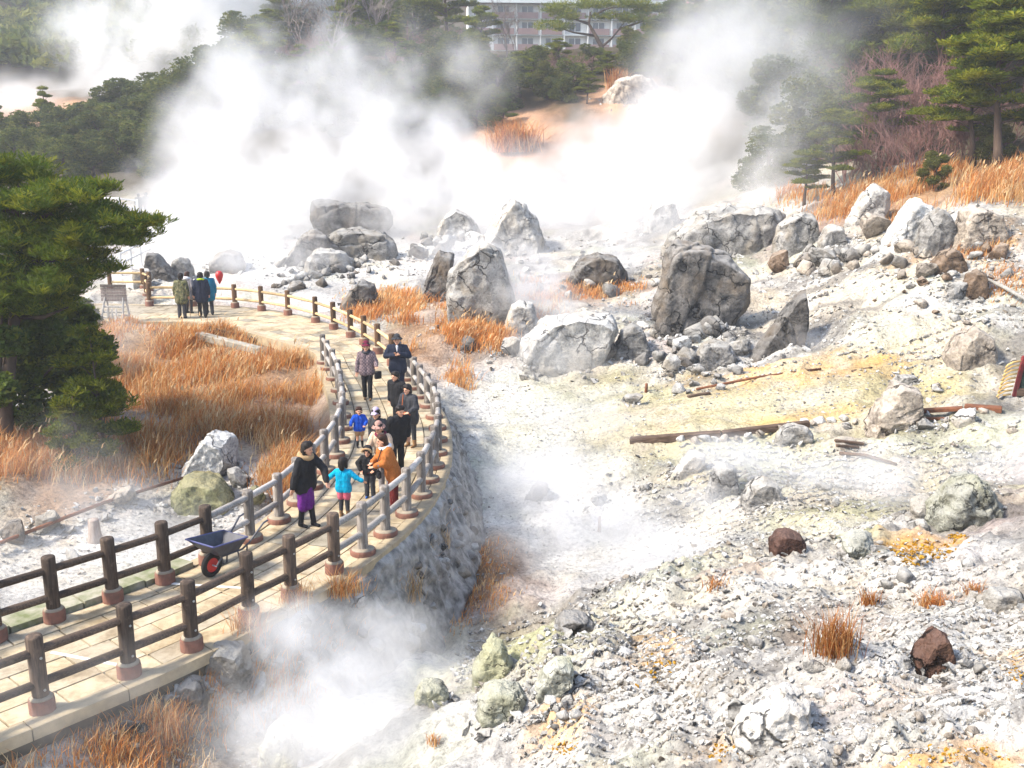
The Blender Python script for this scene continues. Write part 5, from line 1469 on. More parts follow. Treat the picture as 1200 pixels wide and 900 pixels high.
for i in range(46):
    px, d = rng.uniform(285, 700), rng.uniform(86, 150)
    if 560 < px and d > 100: continue
    h = rng.uniform(3.2, 5.2) if px < 555 else rng.uniform(2.0, 3.0)
    tree(rng.choice(['broad_a', 'pine_c', 'broad_b', 'pine_a', 'pine_b', 'bare_red']), px, d, h, ('upper' if d > 115 else 'lower') + ' small undergrowth bush on the hillside', 'undergrowth behind the steam', 1.2, name='hillside_shrub')
for i in range(12):
    tree(rng.choice(['broad_a', 'pine_c', 'pine_a']), rng.uniform(720, 890), rng.uniform(92, 140), rng.uniform(4, 5.5), 'green tree half hidden by the clump in front', 'trees behind the spreading pine greenery', 1.2)
for px, d, h, k in ((580, 92, 3.4, 'pine_c'), (622, 96, 3.6, 'broad_b'), (655, 100, 3.4, 'pine_a'), (690, 99, 2.8, 'broad_a'), (640, 90, 2.6, 'pine_c'), (668, 92, 2.6, 'broad_b'), (705, 94, 2.6, 'pine_a'), (560, 84, 3.0, 'broad_a'), (590, 84, 2.4, 'pine_c'), (740, 96, 3.2, 'broad_b'), (755, 90, 3.0, 'pine_a'), (520, 84, 3.2, 'pine_c'), (480, 84, 3.0, 'broad_b'), (440, 84, 3.0, 'pine_c'), (400, 84, 3.2, 'broad_a')):
    tree(k, px, d, h, {'pine': 'low pine', 'broad': 'low bushy evergreen'}[k.split('_')[0]] + ' fringing the steam', 'low evergreens at the edge of the steam', 1.3)
# --- the hazy wood on the slope above the upper boulders
for px, d, h, k in ((930, 74, 9, 'broad_a'), (955, 66, 8.5, 'pine_c'), (985, 70, 10, 'broad_b'), (1015, 76, 11, 'pine_a'), (1045, 72, 11, 'broad_a'), (1080, 72, 11, 'pine_b'), (920, 64, 6, 'broad_b'), (950, 58, 5, 'broad_a'), (1110, 76, 11, 'pine_c'), (1150, 74, 12, 'broad_a'), (1190, 70, 11, 'pine_a'), (1000, 88, 12, 'broad_a'), (1060, 90, 12, 'pine_b'), (960, 90, 11, 'broad_a'), (1130, 92, 13, 'broad_b'), (1200, 90, 13, 'pine_b'), (905, 100, 10, 'broad_a'), (1245, 70, 11, 'broad_a'), (895, 58, 3.2, 'broad_b')):
    tree(k, px, d, h, {'pine': 'hazy green pine', 'broad': 'hazy leafy tree'}[k.split('_')[0]] + (' far up the wooded slope' if d > 73 else ' at the front of the wooded slope'), 'wood above the upper boulders', 1.1)
for px, d, h in ((1010, 56, 4.6), (1030, 58, 5.2), (1055, 56, 5.2), (1075, 54, 4.6), (1040, 52, 4.0), (1000, 62, 5.0), (1020, 50, 3.2), (1060, 49, 3.0), (1090, 50, 3.2), (1125, 58, 5), (985, 52, 2.8), (1120, 49, 2.6), (1165, 49, 3.0)):
    tree(rng.choice(['bare_red', 'bare_red2']), px, d, h, ('tall' if h > 5 else 'low') + ' leafless purplish bush of the thicket', 'purplish thicket above the boulders', 1.1)
tree('pine_b', 972, 50, 4.2, 'slender young pine standing alone in the haze above the broad boulder', wide=1.25)
tree('pine_a', 938, 51, 2.6, 'low hazy pine next to the slender young one', wide=1.4)
tree('pine_a', 1022, 52, 4.6, 'leaning hazy pine at the edge of the purplish thicket', wide=1.2)
tree('pine_a', 1160, 45, 6.2, 'bright green pine with wide layered boughs above the orange grass', wide=1.35, rz=2.0)
tree('pine_b', 1205, 46, 9.5, 'tall layered pine at the edge of the frame above the orange grass', wide=1.5)
tree('pine_a', 1110, 62, 9.0, 'tall yellow-green pine rising over the purplish thicket', wide=1.3)
tree('pine_a', 1128, 47, 4.4, 'young bright pine leaning out between the layered pine and the thicket', wide=1.4)
tree('pine_a', 1090, 58, 7.6, 'yellow-green pine standing up in the middle of the thicket', wide=1.2)
tree('pine_b', 1180, 52, 9.5, 'tall yellow-green pine behind the bright layered one', wide=1.4)
tree('pine_a', 1050, 66, 9.0, 'broad green pine above the purplish thicket, half veiled', wide=1.3)
tree('broad_c', 1086, 44.5, 1.7, 'small yellow-green shrub in the orange grass bank', wide=1.1, name='shrub')
tree('broad_c', 1150, 47, 2.2, 'olive shrub under the bright green layered pine', wide=1.1, name='shrub')
# --- the dark ridge beyond the white field
for i, (px, d, h, k) in enumerate(((196, 96, 5.0, 'broad_a'), (175, 98, 5.2, 'broad_b'), (150, 96, 4.8, 'broad_a'), (125, 94, 4.2, 'broad_b'), (100, 93, 4.2, 'broad_a'), (75, 92, 4.2, 'broad_b'), (48, 90, 4, 'broad_a'), (20, 89, 4, 'broad_b'), (-8, 88, 4, 'broad_a'), (215, 92, 4.5, 'broad_b'), (190, 88, 4, 'broad_a'), (160, 87, 4, 'broad_b'), (130, 84, 3.8, 'broad_a'), (100, 84, 3.6, 'broad_b'), (65, 82, 3.6, 'broad_a'), (30, 80, 3.4, 'broad_a'), (210, 82, 3.6, 'broad_a'), (235, 98, 5, 'broad_a'), (180, 80, 3.2, 'broad_b'), (150, 79, 3, 'broad_a'), (255, 102, 5.4, 'broad_b'), (200, 76, 2.6, 'broad_b'), (120, 77, 2.8, 'broad_a'), (85, 76, 3, 'broad_a'), (280, 106, 5.4, 'broad_a'))):
    tree(k, px, d, h, ('upper' if d > 89 else 'lower') + ' dark rounded evergreen on the ridge', 'evergreens on the dark ridge', 1.25)
tree('pine_b', 74, 94, 5.6, 'small pointed conifer breaking the skyline of the dark ridge', wide=.8)
tree('pine_b', 14, 90, 5.2, 'pointed conifer on the ridge beside the frame edge', wide=.8)
# --- far bluish wood: reads as one mass
def far_wood():
    r = np.random.default_rng(3)
    n_ = 1500
    Y = r.uniform(125, 350, n_); X = Y * r.uniform(-.62, -.16, n_)
    P = np.c_[X, Y]
    Z = height(P)
    pts = []
    for x, y, z in zip(X, Y, Z):
        R_ = r.uniform(2.0, 3.2) * (.55 + y / 400)
        p = r.normal(0, 1, (60, 3)); p /= np.linalg.norm(p, axis=1)[:, None]
        p[:, 2] = np.abs(p[:, 2])
        pts.append(p * R_ * np.array([1, 1, 1.2]) + np.array([x, y, z + 1]))
    P = np.concatenate(pts)
    V, T, C = tufts(P, 1.0, BROAD, upw=.4, nn=4, thin=.36, r=r, patch=8)
    put('woodland', crown_mesh('woodland', V, T, C), kind='stuff', label='far wooded hillside fading blue behind the steam')
far_wood()

# --- the spreading pine before the hotel and the dark pine beside the walkway: their own boughs
def bough_pine(name, label, base, trunk, boughs, pads, tones, tsize, dens, tr, rscale=1.0, seed=1):
    r = np.random.default_rng(seed)
    b_ = MB()
    root = empty(name, base, label=label, cat='pine')
    B = Vector(base)
    b_.tube([Vector(p) - B for p in trunk], [tr * (1.15 - .8 * k / (len(trunk) - 1)) for k in range(len(trunk))], 10)
    for bb in boughs:
        b_.tube([Vector(p) - B for p in bb], [tr * .5 * (1 - .8 * k / (len(bb) - 1)) for k in range(len(bb))], 7)
    pts = []
    for (c, rx, ry, rz) in pads:
        n_ = int(dens * (rx * ry))
        pts.append(pad_points(Vector(c) - B, rx, ry, rz, n_, r))
    V, T, C = tufts(np.concatenate(pts), tsize, tones, nn=7, thin=.07, r=r, patch=.8)
    put('trunk', b_.mesh('trunk', M_BARK, True), root)
    put('crown', crown_mesh('crown', V, T, C), root)
    return root
D0 = 108.0
def pd(px, py, d=D0, dy=0): return atd(px, py, d + dy)
base = Vector(((708 - 600) / FPX * D0, D0, 0)); base.z = hz(base.x, base.y) - .2
pads = []
for px, py, rx, ry in ((655, 12, 30, 9), (690, 8, 34, 10), (730, 6, 36, 10), (765, 14, 26, 9), (645, 32, 30, 9), (668, 22, 24, 8), (745, 24, 30, 9), (716, 20, 26, 7), (632, 66, 30, 9), (650, 74, 26, 7), (770, 30, 22, 8)):
    for q_ in range(2):
        k = D0 / FPX
        pads.append((pd(px + rng.uniform(-6, 6), py + rng.uniform(-2, 2), D0, rng.uniform(-1.6, 1.6)), rx * k * .8, rx * k * .7, ry * k * .9))
fork = pd(705, 55)
bough_pine('pine_tree', 'umbrella-shaped spreading pine with forked bare trunk before the hotel', base, [base, pd(707, 76), fork, pd(698, 42), pd(690, 28), pd(692, 14)],
           [[fork, pd(716, 46), pd(726, 34), pd(738, 16)], [pd(698, 42), pd(672, 38), pd(652, 32)], [pd(690, 28), pd(672, 22), pd(655, 14)], [pd(726, 34), pd(750, 26), pd(768, 20)], [pd(706, 66), pd(680, 66), pd(650, 70)], [pd(692, 20), pd(712, 10), pd(730, 8)]], pads, PINE, .45, 26, .30, seed=4)
D1 = 23.5
NEARPINE = np.array([(0.085, 0.125, 0.010), (0.13, 0.16, 0.010), (0.06, 0.10, 0.010), (0.19, 0.20, 0.012)])
def p1(px, py, dy=0): return atd(px, py, D1 + dy)
g0 = Vector(((8 - 600) / FPX * D1, D1 - 1.0, 0)); g0.z = hz(g0.x, g0.y) - .2
pads = []
for px, py, rx, ry, dy in ((20, 205, 60, 22, 0.4), (70, 228, 56, 16, 0), (112, 222, 34, 9, -.3), (40, 240, 60, 18, -.4), (100, 250, 52, 14, .3), (148, 262, 40, 10, 0), (182, 262, 22, 8, 0), (60, 268, 60, 16, .5), (20, 280, 56, 22, -.3), (120, 284, 52, 12, -.2), (152, 278, 30, 9, .2), (80, 298, 60, 15, .2), (30, 318, 56, 20, .3), (110, 316, 44, 11, 0), (62, 336, 46, 15, -.2), (10, 350, 50, 24, 0), (50, 362, 46, 18, .3), (-20, 250, 50, 30, 0), (-20, 320, 50, 40, 0), (80, 338, 34, 9, .3), (-40, 200, 60, 30, 0)):
    k = D1 / FPX
    pads.append((p1(px, py, dy), rx * k, rx * k * .75, ry * k * 1.05))
    for _ in range(3): pads.append((p1(px - rx * rng.uniform(-.3, .7), py + rng.uniform(-6, 12), dy + rng.uniform(-1.2, 1.2)), rx * k * rng.uniform(.3, .6), rx * k * .5, ry * k * rng.uniform(.9, 1.6)))
bough_pine('pine_tree', 'large dark pine with layered boughs overhanging the walkway start', g0, [g0, p1(6, 470), p1(14, 400), p1(22, 330), p1(20, 270), p1(24, 215)],
           [[p1(20, 300), p1(70, 282), p1(130, 268), p1(182, 264)], [p1(20, 340), p1(60, 335), p1(105, 330)], [p1(22, 270), p1(60, 250), p1(110, 232)], [p1(18, 370), p1(50, 372), p1(80, 360)], [p1(20, 310), p1(60, 305), p1(115, 300)], [p1(20, 250), p1(-10, 240), p1(-50, 230)], [p1(20, 330), p1(-20, 320)]], pads, NEARPINE, .19, 430, .17, seed=6)
def near_bush(px, py, w, h, d, tones, label, seed, leaf=.13, n_=5200, nm='evergreen_shrub'):
    """px,py = foot of the bush in the photo"""
    x, y = (px - 600) / FPX * d, d
    z = hz(x, y)
    k = d / FPX
    tm, cm = make_broad(nm, seed, h * k, w * k / 2, 9, n_, leaf, tones, tr=.07, low=.12)
    root = empty(nm, (x, y, z), label=label, cat='shrub')
    put('trunk', tm, root); put('crown', cm, root)
near_bush(30, 545, 130, 170, 24.5, DARKPINE, 'dark dense evergreen shrub filling the space under the large pine', 31)
near_bush(78, 530, 90, 130, 26, DARKPINE, 'dark evergreen shrub beside the large pine trunk, on the grass side', 32)
near_bush(-15, 560, 120, 200, 23, DARKPINE, 'dark evergreen shrub at the frame edge under the large pine', 33)
near_bush(42, 420, 90, 90, 30, BROAD, 'dark green shrub behind the large pine near the notice board', 34)
near_bush(84, 384, 44, 26, 37, BROAD, 'low green shrub at the edge of the paving by the notice board', 35, .16, 2200)
def young_pine(px, py, h, d, label, seed):
    x, y = (px - 600) / FPX * d, d
    k = d / FPX
    tm, cm = make_pine('young_pine', seed, h * k, h * k * .3, 12, h * k * .17, 1500, .16, PINE, tr=.05, first=.1, lean=.06, flat=.5, nn=7)
    root = empty('young_pine', (x, y, hz(x, y) - .05), label=label, cat='pine')
    put('trunk', tm, root); put('crown', cm, root)
young_pine(102, 566, 150, 23, 'young green pine standing in mist before the dry grass', 41)
young_pine(70, 590, 100, 22, 'small misty pine in front of the taller young one', 42)

# ================================================================ HOTEL ABOVE THE TREES
M_PLASTER = simple_mat('plaster', (0.78, 0.77, 0.74), (0.66, 0.65, 0.62), .4, .8, 0, space='world')
M_ROOFRED = simple_mat('red_roof', (0.32, 0.10, 0.09), (0.24, 0.075, 0.07), .6, .7, 0, space='world')
M_BALC = simple_mat('balcony_brown', (0.26, 0.165, 0.15), (0.20, 0.125, 0.12), .5, .8, 0, space='world')
M_PANE = simple_mat('window_glass', (0.05, 0.06, 0.09), (0.03, 0.035, 0.05), .5, .15, 0, spec=.6)
M_FASCIA = simple_mat('fascia', (0.62, 0.66, 0.64), (0.55, 0.58, 0.57), .6, .7, 0)
def hotel():
    d = 190.0
    k = d / FPX
    c = atd(716, 40, d)
    root = empty('hotel', (c.x, c.y, 20.0), R(4), label='long white hotel with red roof and brown balconies above the trees', cat='hotel')
    zt = atd(600, 6, d).z - 20.0
    W, ST = 335 * k, 17.6 * k
    rel = lambda px: (px - 716) * k
    MB().box((0, 6, zt / 2 - 2), (W, 10, zt + 4)).build('wall', M_PLASTER, root)
    b_ = MB()
    x0, x1 = -W / 2 - .6, W / 2 * .45
    b_.add([(x0, -1.2, zt + .7), (x1, -1.2, zt + .7), (x1, 12, zt + .7), (x0, 12, zt + .7), (x0 + 1, 5.5, zt + 3.6), (x1, 5.5, zt + 3.6)], [[(0, 1, 5, 4), (2, 3, 4, 5), (3, 2, 1, 0)], [(0, 4, 3), (1, 2, 5)]])
    b_.build('roof', M_ROOFRED, root)
    MB().box(((x0 + x1) / 2, -.9, zt + .32), (x1 - x0, .5, .7)).build('fascia', M_FASCIA, root)
    b_ = MB()
    b_.add([(x1 + .05, -1.2, zt + .1), (W / 2 + .6, -1.2, zt + .1), (W / 2 + .6, 12, zt + .1), (x1 + .05, 12, zt + .1), (x1 + .05, 5.5, zt + 3), (W / 2 - .4, 5.5, zt + 3)], [[(0, 1, 5, 4), (2, 3, 4, 5), (3, 2, 1, 0)], [(0, 4, 3), (1, 2, 5)]])
    b_.build('roof', M_ROOFRED, root)
    wm = MB().box((0, 0, 0), (2.3, .12, 1.75)).mesh('window', M_PLASTER)
    pm = MB().box((-.55, 0, 0), (.98, .06, 1.55)).box((.55, 0, 0), (.98, .06, 1.55)).mesh('pane', M_PANE)
    bm_ = MB().box((0, 0, 0), (3.75, .12, 1.1), bev=.02).mesh('balcony_panel', M_BALC)
    fm = MB().box((0, 0, 0), (.18, 1.25, ST - .15)).mesh('partition', M_PLASTER)
    sm = MB().box((0, 0, 0), (W, 1.3, .16)).mesh('balcony_floor', M_FASCIA)
    nb = 12
    for s in range(5):
        z = zt - s * ST
        put('balcony_floor', sm, root, (0, .36, z - ST + .08))
        for b2 in range(nb):
            x = -W / 2 + W / nb * (b2 + .5)
            w = put('window', wm, root, (x, .97, z - ST * .42))
            put('pane', pm, w, (0, -.05, 0))
            put('balcony_panel', bm_, root, (x, -.33, z - ST + .68)) if (b2 + s) % 5 else None
            put('partition', fm, root, (x - W / nb / 2 + .1, .355, z - ST / 2 + .02))
hotel()
# ================================================================ PEOPLE
def cloth(name, c1, c2=None, scale=30, rough=.85, **k):
    return simple_mat(name, c1, c2 or tuple(x * .72 for x in c1), scale, rough, .25, .004, spec=.15, **k)
M_SKIN = simple_mat('skin', (0.60, 0.33, 0.22), (0.53, 0.27, 0.17), 12, .6, 0)
M_HAIRB = cloth('black_hair', (0.022, 0.017, 0.015), (0.01, .008, .008), 60, .5)
M_HAIRBR = cloth('brown_hair', (0.065, 0.03, 0.02), (0.03, .015, .01), 60, .5)
M_EYE = simple_mat('eye', (0.015, 0.01, 0.01), None, 5, .3, 0)
M_LIP = simple_mat('lip', (0.38, 0.12, 0.10), None, 5, .5, 0)
CL = {k: cloth('cloth_' + k, v) for k, v in dict(black=(.020, .020, .023), charcoal=(.05, .052, .06), navy=(.022, .028, .05), purple=(.13, .018, .20), turquoise=(.0, .36, .60), pink=(.62, .14, .20), brown=(.40, .135, .04), orange=(.42, .14, .035), cream=(.62, .45, .32), pinkhat=(.42, .24, .20), white=(.75, .74, .76), maroon=(.16, .02, .05), blue=(.015, .085, .52), tan=(.42, .26, .14), teal=(.01, .17, .28), darkred=(.14, .02, .02), fur=(.42, .28, .15), bagbrown=(.38, .10, .03), shoeblue=(.02, .12, .45), boot=(.30, .17, .08), grey=(.26, .24, .25), lime=(.45, .62, .02), camo=(.08, .08, .035), violet=(.45, .38, .55)).items()}
def check_mat():
    m, nt, bs = new_mat('cloth_check')
    v = coords(nt, 'object')
    ch = N(nt, 'ShaderNodeTexChecker', i_Scale=22.0); nt.links.new(v, ch.inputs[0])
    ch.inputs[1].default_value = (.24, .17, .18, 1); ch.inputs[2].default_value = (.11, .08, .09, 1)
    nt.links.new(ch.outputs[0], bs.inputs['Base Color']); bs.inputs['Roughness'].default_value = .9
    return m
CL['check'] = check_mat()
def camo_mat():
    m, nt, bs = new_mat('cloth_camouflage')
    v = coords(nt, 'object')
    nt.links.new(ramp(nt, noise_tex(nt, v, 11, 2, .5), [(.40, (.03, .035, .02)), (.47, (.13, .12, .05)), (.55, (.06, .075, .025)), (.62, (.20, .17, .09))]), bs.inputs['Base Color'])
    bs.inputs['Roughness'].default_value = .9
    return m
CL['camo'] = camo_mat()

def capsule(V, F, p0, r0, p1, r1, sy=1.0, n=12):
    p0, p1 = Vector(p0), Vector(p1)
    ax = p1 - p0
    L = ax.length
    t = ax.normalized() if L > 1e-6 else Vector((0, 0, 1))
    a = t.cross(Vector((0, 1, 0)))
    a = a.normalized() if a.length > 1e-3 else Vector((1, 0, 0))
    b = t.cross(a)
    rows = []
    for k in range(4): an = math.pi / 2 * (1 - k / 3.0); rows.append((-math.sin(an) * r0, math.cos(an) * r0, p0))
    for k in range(4): an = math.pi / 2 * (k / 3.0); rows.append((math.sin(an) * r1, math.cos(an) * r1, p1))
    base = len(V)
    for h, r, c in rows:
        for j in range(n):
            an = 2 * math.pi * j / n
            o = a * math.cos(an) * max(r, 1e-4) + b * math.sin(an) * max(r, 1e-4) + t * h
            o.y *= sy
            V.append(tuple(c + o))
    for i in range(len(rows) - 1):
        for j in range(n):
            F.append((base + i * n + j, base + i * n + (j + 1) % n, base + (i + 1) * n + (j + 1) % n, base + (i + 1) * n + j))
    F.append(tuple(base + j for j in range(n - 1, -1, -1)))
    F.append(tuple(base + (len(rows) - 1) * n + j for j in range(n)))
def melt(name, caps, mat, voxel=.012, smooth_it=2, folds=0.0):
    """tapered limbs and lobes fused into one continuous surface"""
    V, F = [], []
    for c in caps: capsule(V, F, *c)
    me = bpy.data.meshes.new(name)
    me.from_pydata(V, [], F)
    o = bpy.data.objects.new(name, me); COL.objects.link(o)
    md = o.modifiers.new('r', 'REMESH'); md.mode = 'VOXEL'; md.voxel_size = voxel
    if smooth_it:
        ms = o.modifiers.new('s', 'SMOOTH'); ms.factor = .5; ms.iterations = smooth_it
    dg = bpy.context.evaluated_depsgraph_get()
    out = bpy.data.meshes.new_from_object(o.evaluated_get(dg))
    bpy.data.objects.remove(o); bpy.data.meshes.remove(me)
    if folds:
        n_ = len(out.vertices)
        co = np.empty(n_ * 3, np.float32); out.vertices.foreach_get('co', co); co = co.reshape(-1, 3).astype(float)
        no = np.empty(n_ * 3, np.float32); out.vertices.foreach_get('normal', no); no = no.reshape(-1, 3)
        qv = co * np.array([15, 15, 6]) + len(caps) * 1.7
        co = co + no * (folds * (ridged(qv, 2, len(caps))))[:, None]
        out.vertices.foreach_set('co', co.astype(np.float32).ravel())
    out.name = name
    out.polygons.foreach_set('use_smooth', np.ones(len(out.polygons), bool))
    out.materials.clear()
    out.materials.append(mat)
    return out
def lerp(a, b, t): return tuple(a[i] + (b[i] - a[i]) * t for i in range(3))
def add3(a, b): return (a[0] + b[0], a[1] + b[1], a[2] + b[2])

def hand_caps(w, d, side, hs=1.0, curl=.35):
    """palm, four unequal fingers with two bends and a thumb from the side of the palm; w wrist, d direction of the hand"""
    d = Vector(d).normalized()
    inn = Vector((-side, 0, 0))
    nrm = d.cross(inn).normalized() * side                         # back of the hand
    wide = nrm.cross(d).normalized()
    out = []
    w = Vector(w)
    pc = w + d * .045 * hs
    for o in (-.022, 0, .022): out.append((tuple(w + wide * o * .6 * hs), .017 * hs, tuple(w + d * .085 * hs + wide * o * 1.15 * hs), .0135 * hs))
    for k, (o, L) in enumerate(((-.033, .072), (-.011, .082), (.011, .078), (.033, .062))):
        a = w + d * .088 * hs + wide * o * hs
        d1 = (d - nrm * curl * .5 + wide * o * 2).normalized()
        b = a + d1 * L * .55 * hs
        c = b + (d1 - nrm * curl).normalized() * L * .45 * hs
        out += [(tuple(a), .0095 * hs, tuple(b), .009 * hs), (tuple(b), .009 * hs, tuple(c), .0075 * hs)]
    ta = w + d * .03 * hs + wide * -.026 * hs
    tb = ta + (d * .7 - wide * .7 - nrm * .2).normalized() * .045 * hs
    out += [(tuple(ta), .013 * hs, tuple(tb), .0105 * hs), (tuple(tb), .0105 * hs, tuple(tb + (d - nrm * .3).normalized() * .03 * hs), .009 * hs)]
    return out

DEF = dict(lean=0.0, head=(0, 0.00), arms=(((.24, .02, 1.06), (.25, -.05, .84)), ((-.24, .02, 1.06), (-.25, -.05, .84))), legs=(((.09, -.01, .44), (.10, .01, .08)), ((-.09, -.01, .44), (-.10, .01, .08))))
def person(px, py, h_px, rz, label, wear, hs=1.0, wide=1.0, group=None, z=0.0, ground=None, **pose):
    P = dict(DEF); P.update(pose)
    g = at(px, py, z) if ground is None else ground
    H = h_px / ppm(g) / math.cos(R(14))                            # seen from slightly above
    root = empty('person', g, R(rz), label=label, cat='person', group=group)
    root.scale = (H / 1.62,) * 3
    lean = P['lean']
    def tor(x, y, z_):                                             # the trunk bends forward from the hips
        k = max(0, z_ - .82)
        return (x, y - math.sin(lean) * k, .82 + (k * math.cos(lean) if z_ > .82 else z_ - .82))
    neck = tor(0, .0, 1.37)
    yaw, nod = P['head']
    hc = add3(neck, (0, -.03 - .05 * math.sin(nod) - .08 * math.sin(lean), .125 * math.cos(nod) * (1 + (hs - 1) * .8)))
    def hd(x, y, z_):                                              # a point of the head
        x, y, z_ = x * hs, y * hs, z_ * hs
        y, z_ = y * math.cos(nod) + z_ * -math.sin(nod), z_ * math.cos(nod) + y * math.sin(nod)
        return (hc[0] + x * math.cos(yaw) - y * math.sin(yaw), hc[1] + x * math.sin(yaw) + y * math.cos(yaw), hc[2] + z_)
    arms = [(tor(.17 * wide * s, 0, 1.30), tor(*a[0]), tor(*a[1])) for s, a in zip((1, -1), P['arms'])]
    legs = [((.085 * s, 0, .80), l[0], l[1]) for s, l in zip((1, -1), P['legs'])]
    # body: one continuous surface
    caps = [(hd(0, .015, .03), .088 * hs, hd(0, -.01, -.03), .072 * hs), (hd(0, -.03, -.06), .05 * hs, hd(0, -.045, -.085), .036 * hs),
            (hd(0, -.085, .0), .010 * hs, hd(0, -.103, -.022), .014 * hs), (hd(.088, .0, -.01), .018 * hs, hd(.09, .01, -.03), .014 * hs), (hd(-.088, .0, -.01), .018 * hs, hd(-.09, .01, -.03), .014 * hs),
            (hd(.035, -.075, .028), .013 * hs, hd(-.035, -.075, .028), .013 * hs), (neck, .05, lerp(neck, hc, .55), .046),
            (tor(-.07, 0, .86), .12, tor(.07, 0, .86), .12, .8), (tor(-.05, 0, .9), .11, tor(-.08, 0, 1.24), .10, .8), (tor(.05, 0, .9), .11, tor(.08, 0, 1.24), .10, .8), (tor(-.14, 0, 1.3), .05, tor(.14, 0, 1.3), .05)]
    for (s, e, w), sd in zip(arms, (1, -1)):
        caps += [(s, .048, e, .038), (e, .038, w, .026)]
        caps += hand_caps(w, Vector(w) - Vector(e), sd, 1.0 if hs < 1.2 else .95)
    for (hp, k, a) in legs:
        caps += [(hp, .082, k, .055), (k, .055, a, .036), (add3(a, (0, .03, -.045)), .03, add3(a, (0, -.12, -.055)), .022)]
    put('body', melt('body', caps, M_SKIN, .0125, 1), root)
    for sx in (.034, -.034):
        put('eye', melt('eye', [(hd(sx, -.079, .008), .011 * hs, hd(sx * 1.1, -.078, .008), .010 * hs)], M_EYE, .006, 0), root)
    put('mouth', melt('mouth', [(hd(.018, -.08, -.052), .007 * hs, hd(-.018, -.08, -.052), .007 * hs)], M_LIP, .005, 0), root)
    for it in wear:
        kind, m = it[0], CL.get(it[1], it[1])
        o = it[2] if len(it) > 2 else {}
        c = []
        nm = kind
        if kind in ('jacket', 'coat', 'cape'):
            zb = o.get('zb', .80); f = o.get('f', 1.0); fl = o.get('flare', 1.0)
            for s in (-1, 1):
                c += [(tor(.075 * s * fl, 0, zb), .135 * f * fl, tor(.06 * s, 0, 1.0), .125 * f, .82), (tor(.06 * s, 0, 1.0), .125 * f, tor(.085 * s, 0, 1.24), .115 * f, .82)]
            c += [(tor(-.16 * wide, 0, 1.30), .065 * f, tor(.16 * wide, 0, 1.30), .065 * f), (tor(0, .01, 1.33), .075, tor(0, .0, 1.385), .064)]
            sl = o.get('sleeve', .97)
            for (s, e, w) in arms:
                c += [(s, .068 * f, e, .058 * f), (e, .058 * f, lerp(e, w, sl), .046 * f)]
            if kind == 'cape':
                for (s, e, w) in arms: c += [(s, .10, lerp(e, (0, -.05, 1.0), .25), .12), (lerp(s, e, .5), .1, tor(0, 0, zb + .1), .15)]
        elif kind == 'skirt':
            for s in (-1, 1): c += [((.075 * s, 0, o.get('zb', .42)), .10, (.055 * s, 0, .86), .115, .95)]
            for s in (-1, 1): c += [((.10 * s, .02, o.get('zb', .42) + .02), .075, (.03 * s, 0, .8), .1, .95)]
            c += [((0, -.06, o.get('zb', .42)), .08, (0, -.03, .8), .1), ((0, .07, o.get('zb', .42)), .08, (0, .03, .8), .1)]
        elif kind in ('trousers', 'leggings', 'shorts'):
            f = o.get('f', 1.15 if kind == 'trousers' else 1.06)
            for (hp, k, a) in legs:
                c += [(hp, .088 * f, k, .062 * f)]
                if kind != 'shorts': c += [(k, .062 * f, a, (.052 if kind == 'trousers' else .042) * f)]
                else: c[-1] = (hp, .10 * f, lerp(hp, k, .62), .09 * f)
            c += [((-.06, 0, .86), .115 * f, (.06, 0, .86), .115 * f, .85)]
        elif kind in ('shoe', 'boot'):
            nm = kind
            for (hp, k, a) in legs:
                cc = [(add3(a, (0, .03, -.045)), .038, add3(a, (0, -.13, -.052)), .03), (add3(a, (0, .02, -.03)), .044, add3(a, (0, .0, .02)), .044)]
                if kind == 'boot': cc += [(a, .05, lerp(a, k, o.get('h', .5)), .058)]
                if o.get('heel'): cc += [(add3(a, (0, .05, -.02)), .026, add3(a, (0, .055, -.075)), .012)]
                put(nm, melt(nm, cc, m, .012, 1), root)
            continue
        elif kind == 'hair':
            L = o.get('long', .3)
            c = [(hd(0, .035, .05), .093 * hs, hd(0, .045, .0), .088 * hs), (hd(-.03, .0, .075), .07 * hs, hd(.03, .0, .075), .07 * hs), (hd(.05, -.035, .085), .040 * hs, hd(-.05, -.035, .085), .040 * hs)]
            c += [(hd(.075, .02, .02), .034 * hs, hd(.08, .02, -.04 - .1 * L), .028 * hs), (hd(-.075, .02, .02), .034 * hs, hd(-.08, .02, -.04 - .1 * L), .028 * hs), (hd(0, .07, .0), .065 * hs, hd(0, .08, -.05 - .1 * L), .06 * hs)]
        elif kind == 'hat':
            b_ = o.get('brim', .135)
            c = [(hd(0, .01, .075), .098 * hs, hd(0, .01, .10), .088 * hs)]
            for j in range(14):
                an = 2 * math.pi * j / 14; an2 = 2 * math.pi * (j + 1) / 14
                c.append((hd(math.cos(an) * b_, math.sin(an) * b_ * 1.05 - .0, .045 - .012 * math.cos(2 * an)), .012 * hs, hd(math.cos(an2) * b_, math.sin(an2) * b_ * 1.05, .045 - .012 * math.cos(2 * an2)), .012 * hs))
                c.append((hd(math.cos(an) * b_, math.sin(an) * b_ * 1.05, .045), .012 * hs, hd(math.cos(an) * .085, math.sin(an) * .085, .07), .02 * hs))
        elif kind == 'cap':
            c = [(hd(0, .01, .065), .1 * hs, hd(0, .015, .09), .088 * hs)] + [(hd(x, -.07, .055), .015 * hs, hd(x * .8, -.15, .04), .011 * hs) for x in (-.06, -.03, 0, .03, .06)]
        elif kind == 'hood':
            c = [(hd(0, .03, .05), .115 * hs, hd(0, .05, -.02), .11 * hs), (hd(0, .06, -.06), .1 * hs, tor(0, .05, 1.33), .10)]
        elif kind == 'trim':
            nm = 'fur_trim'
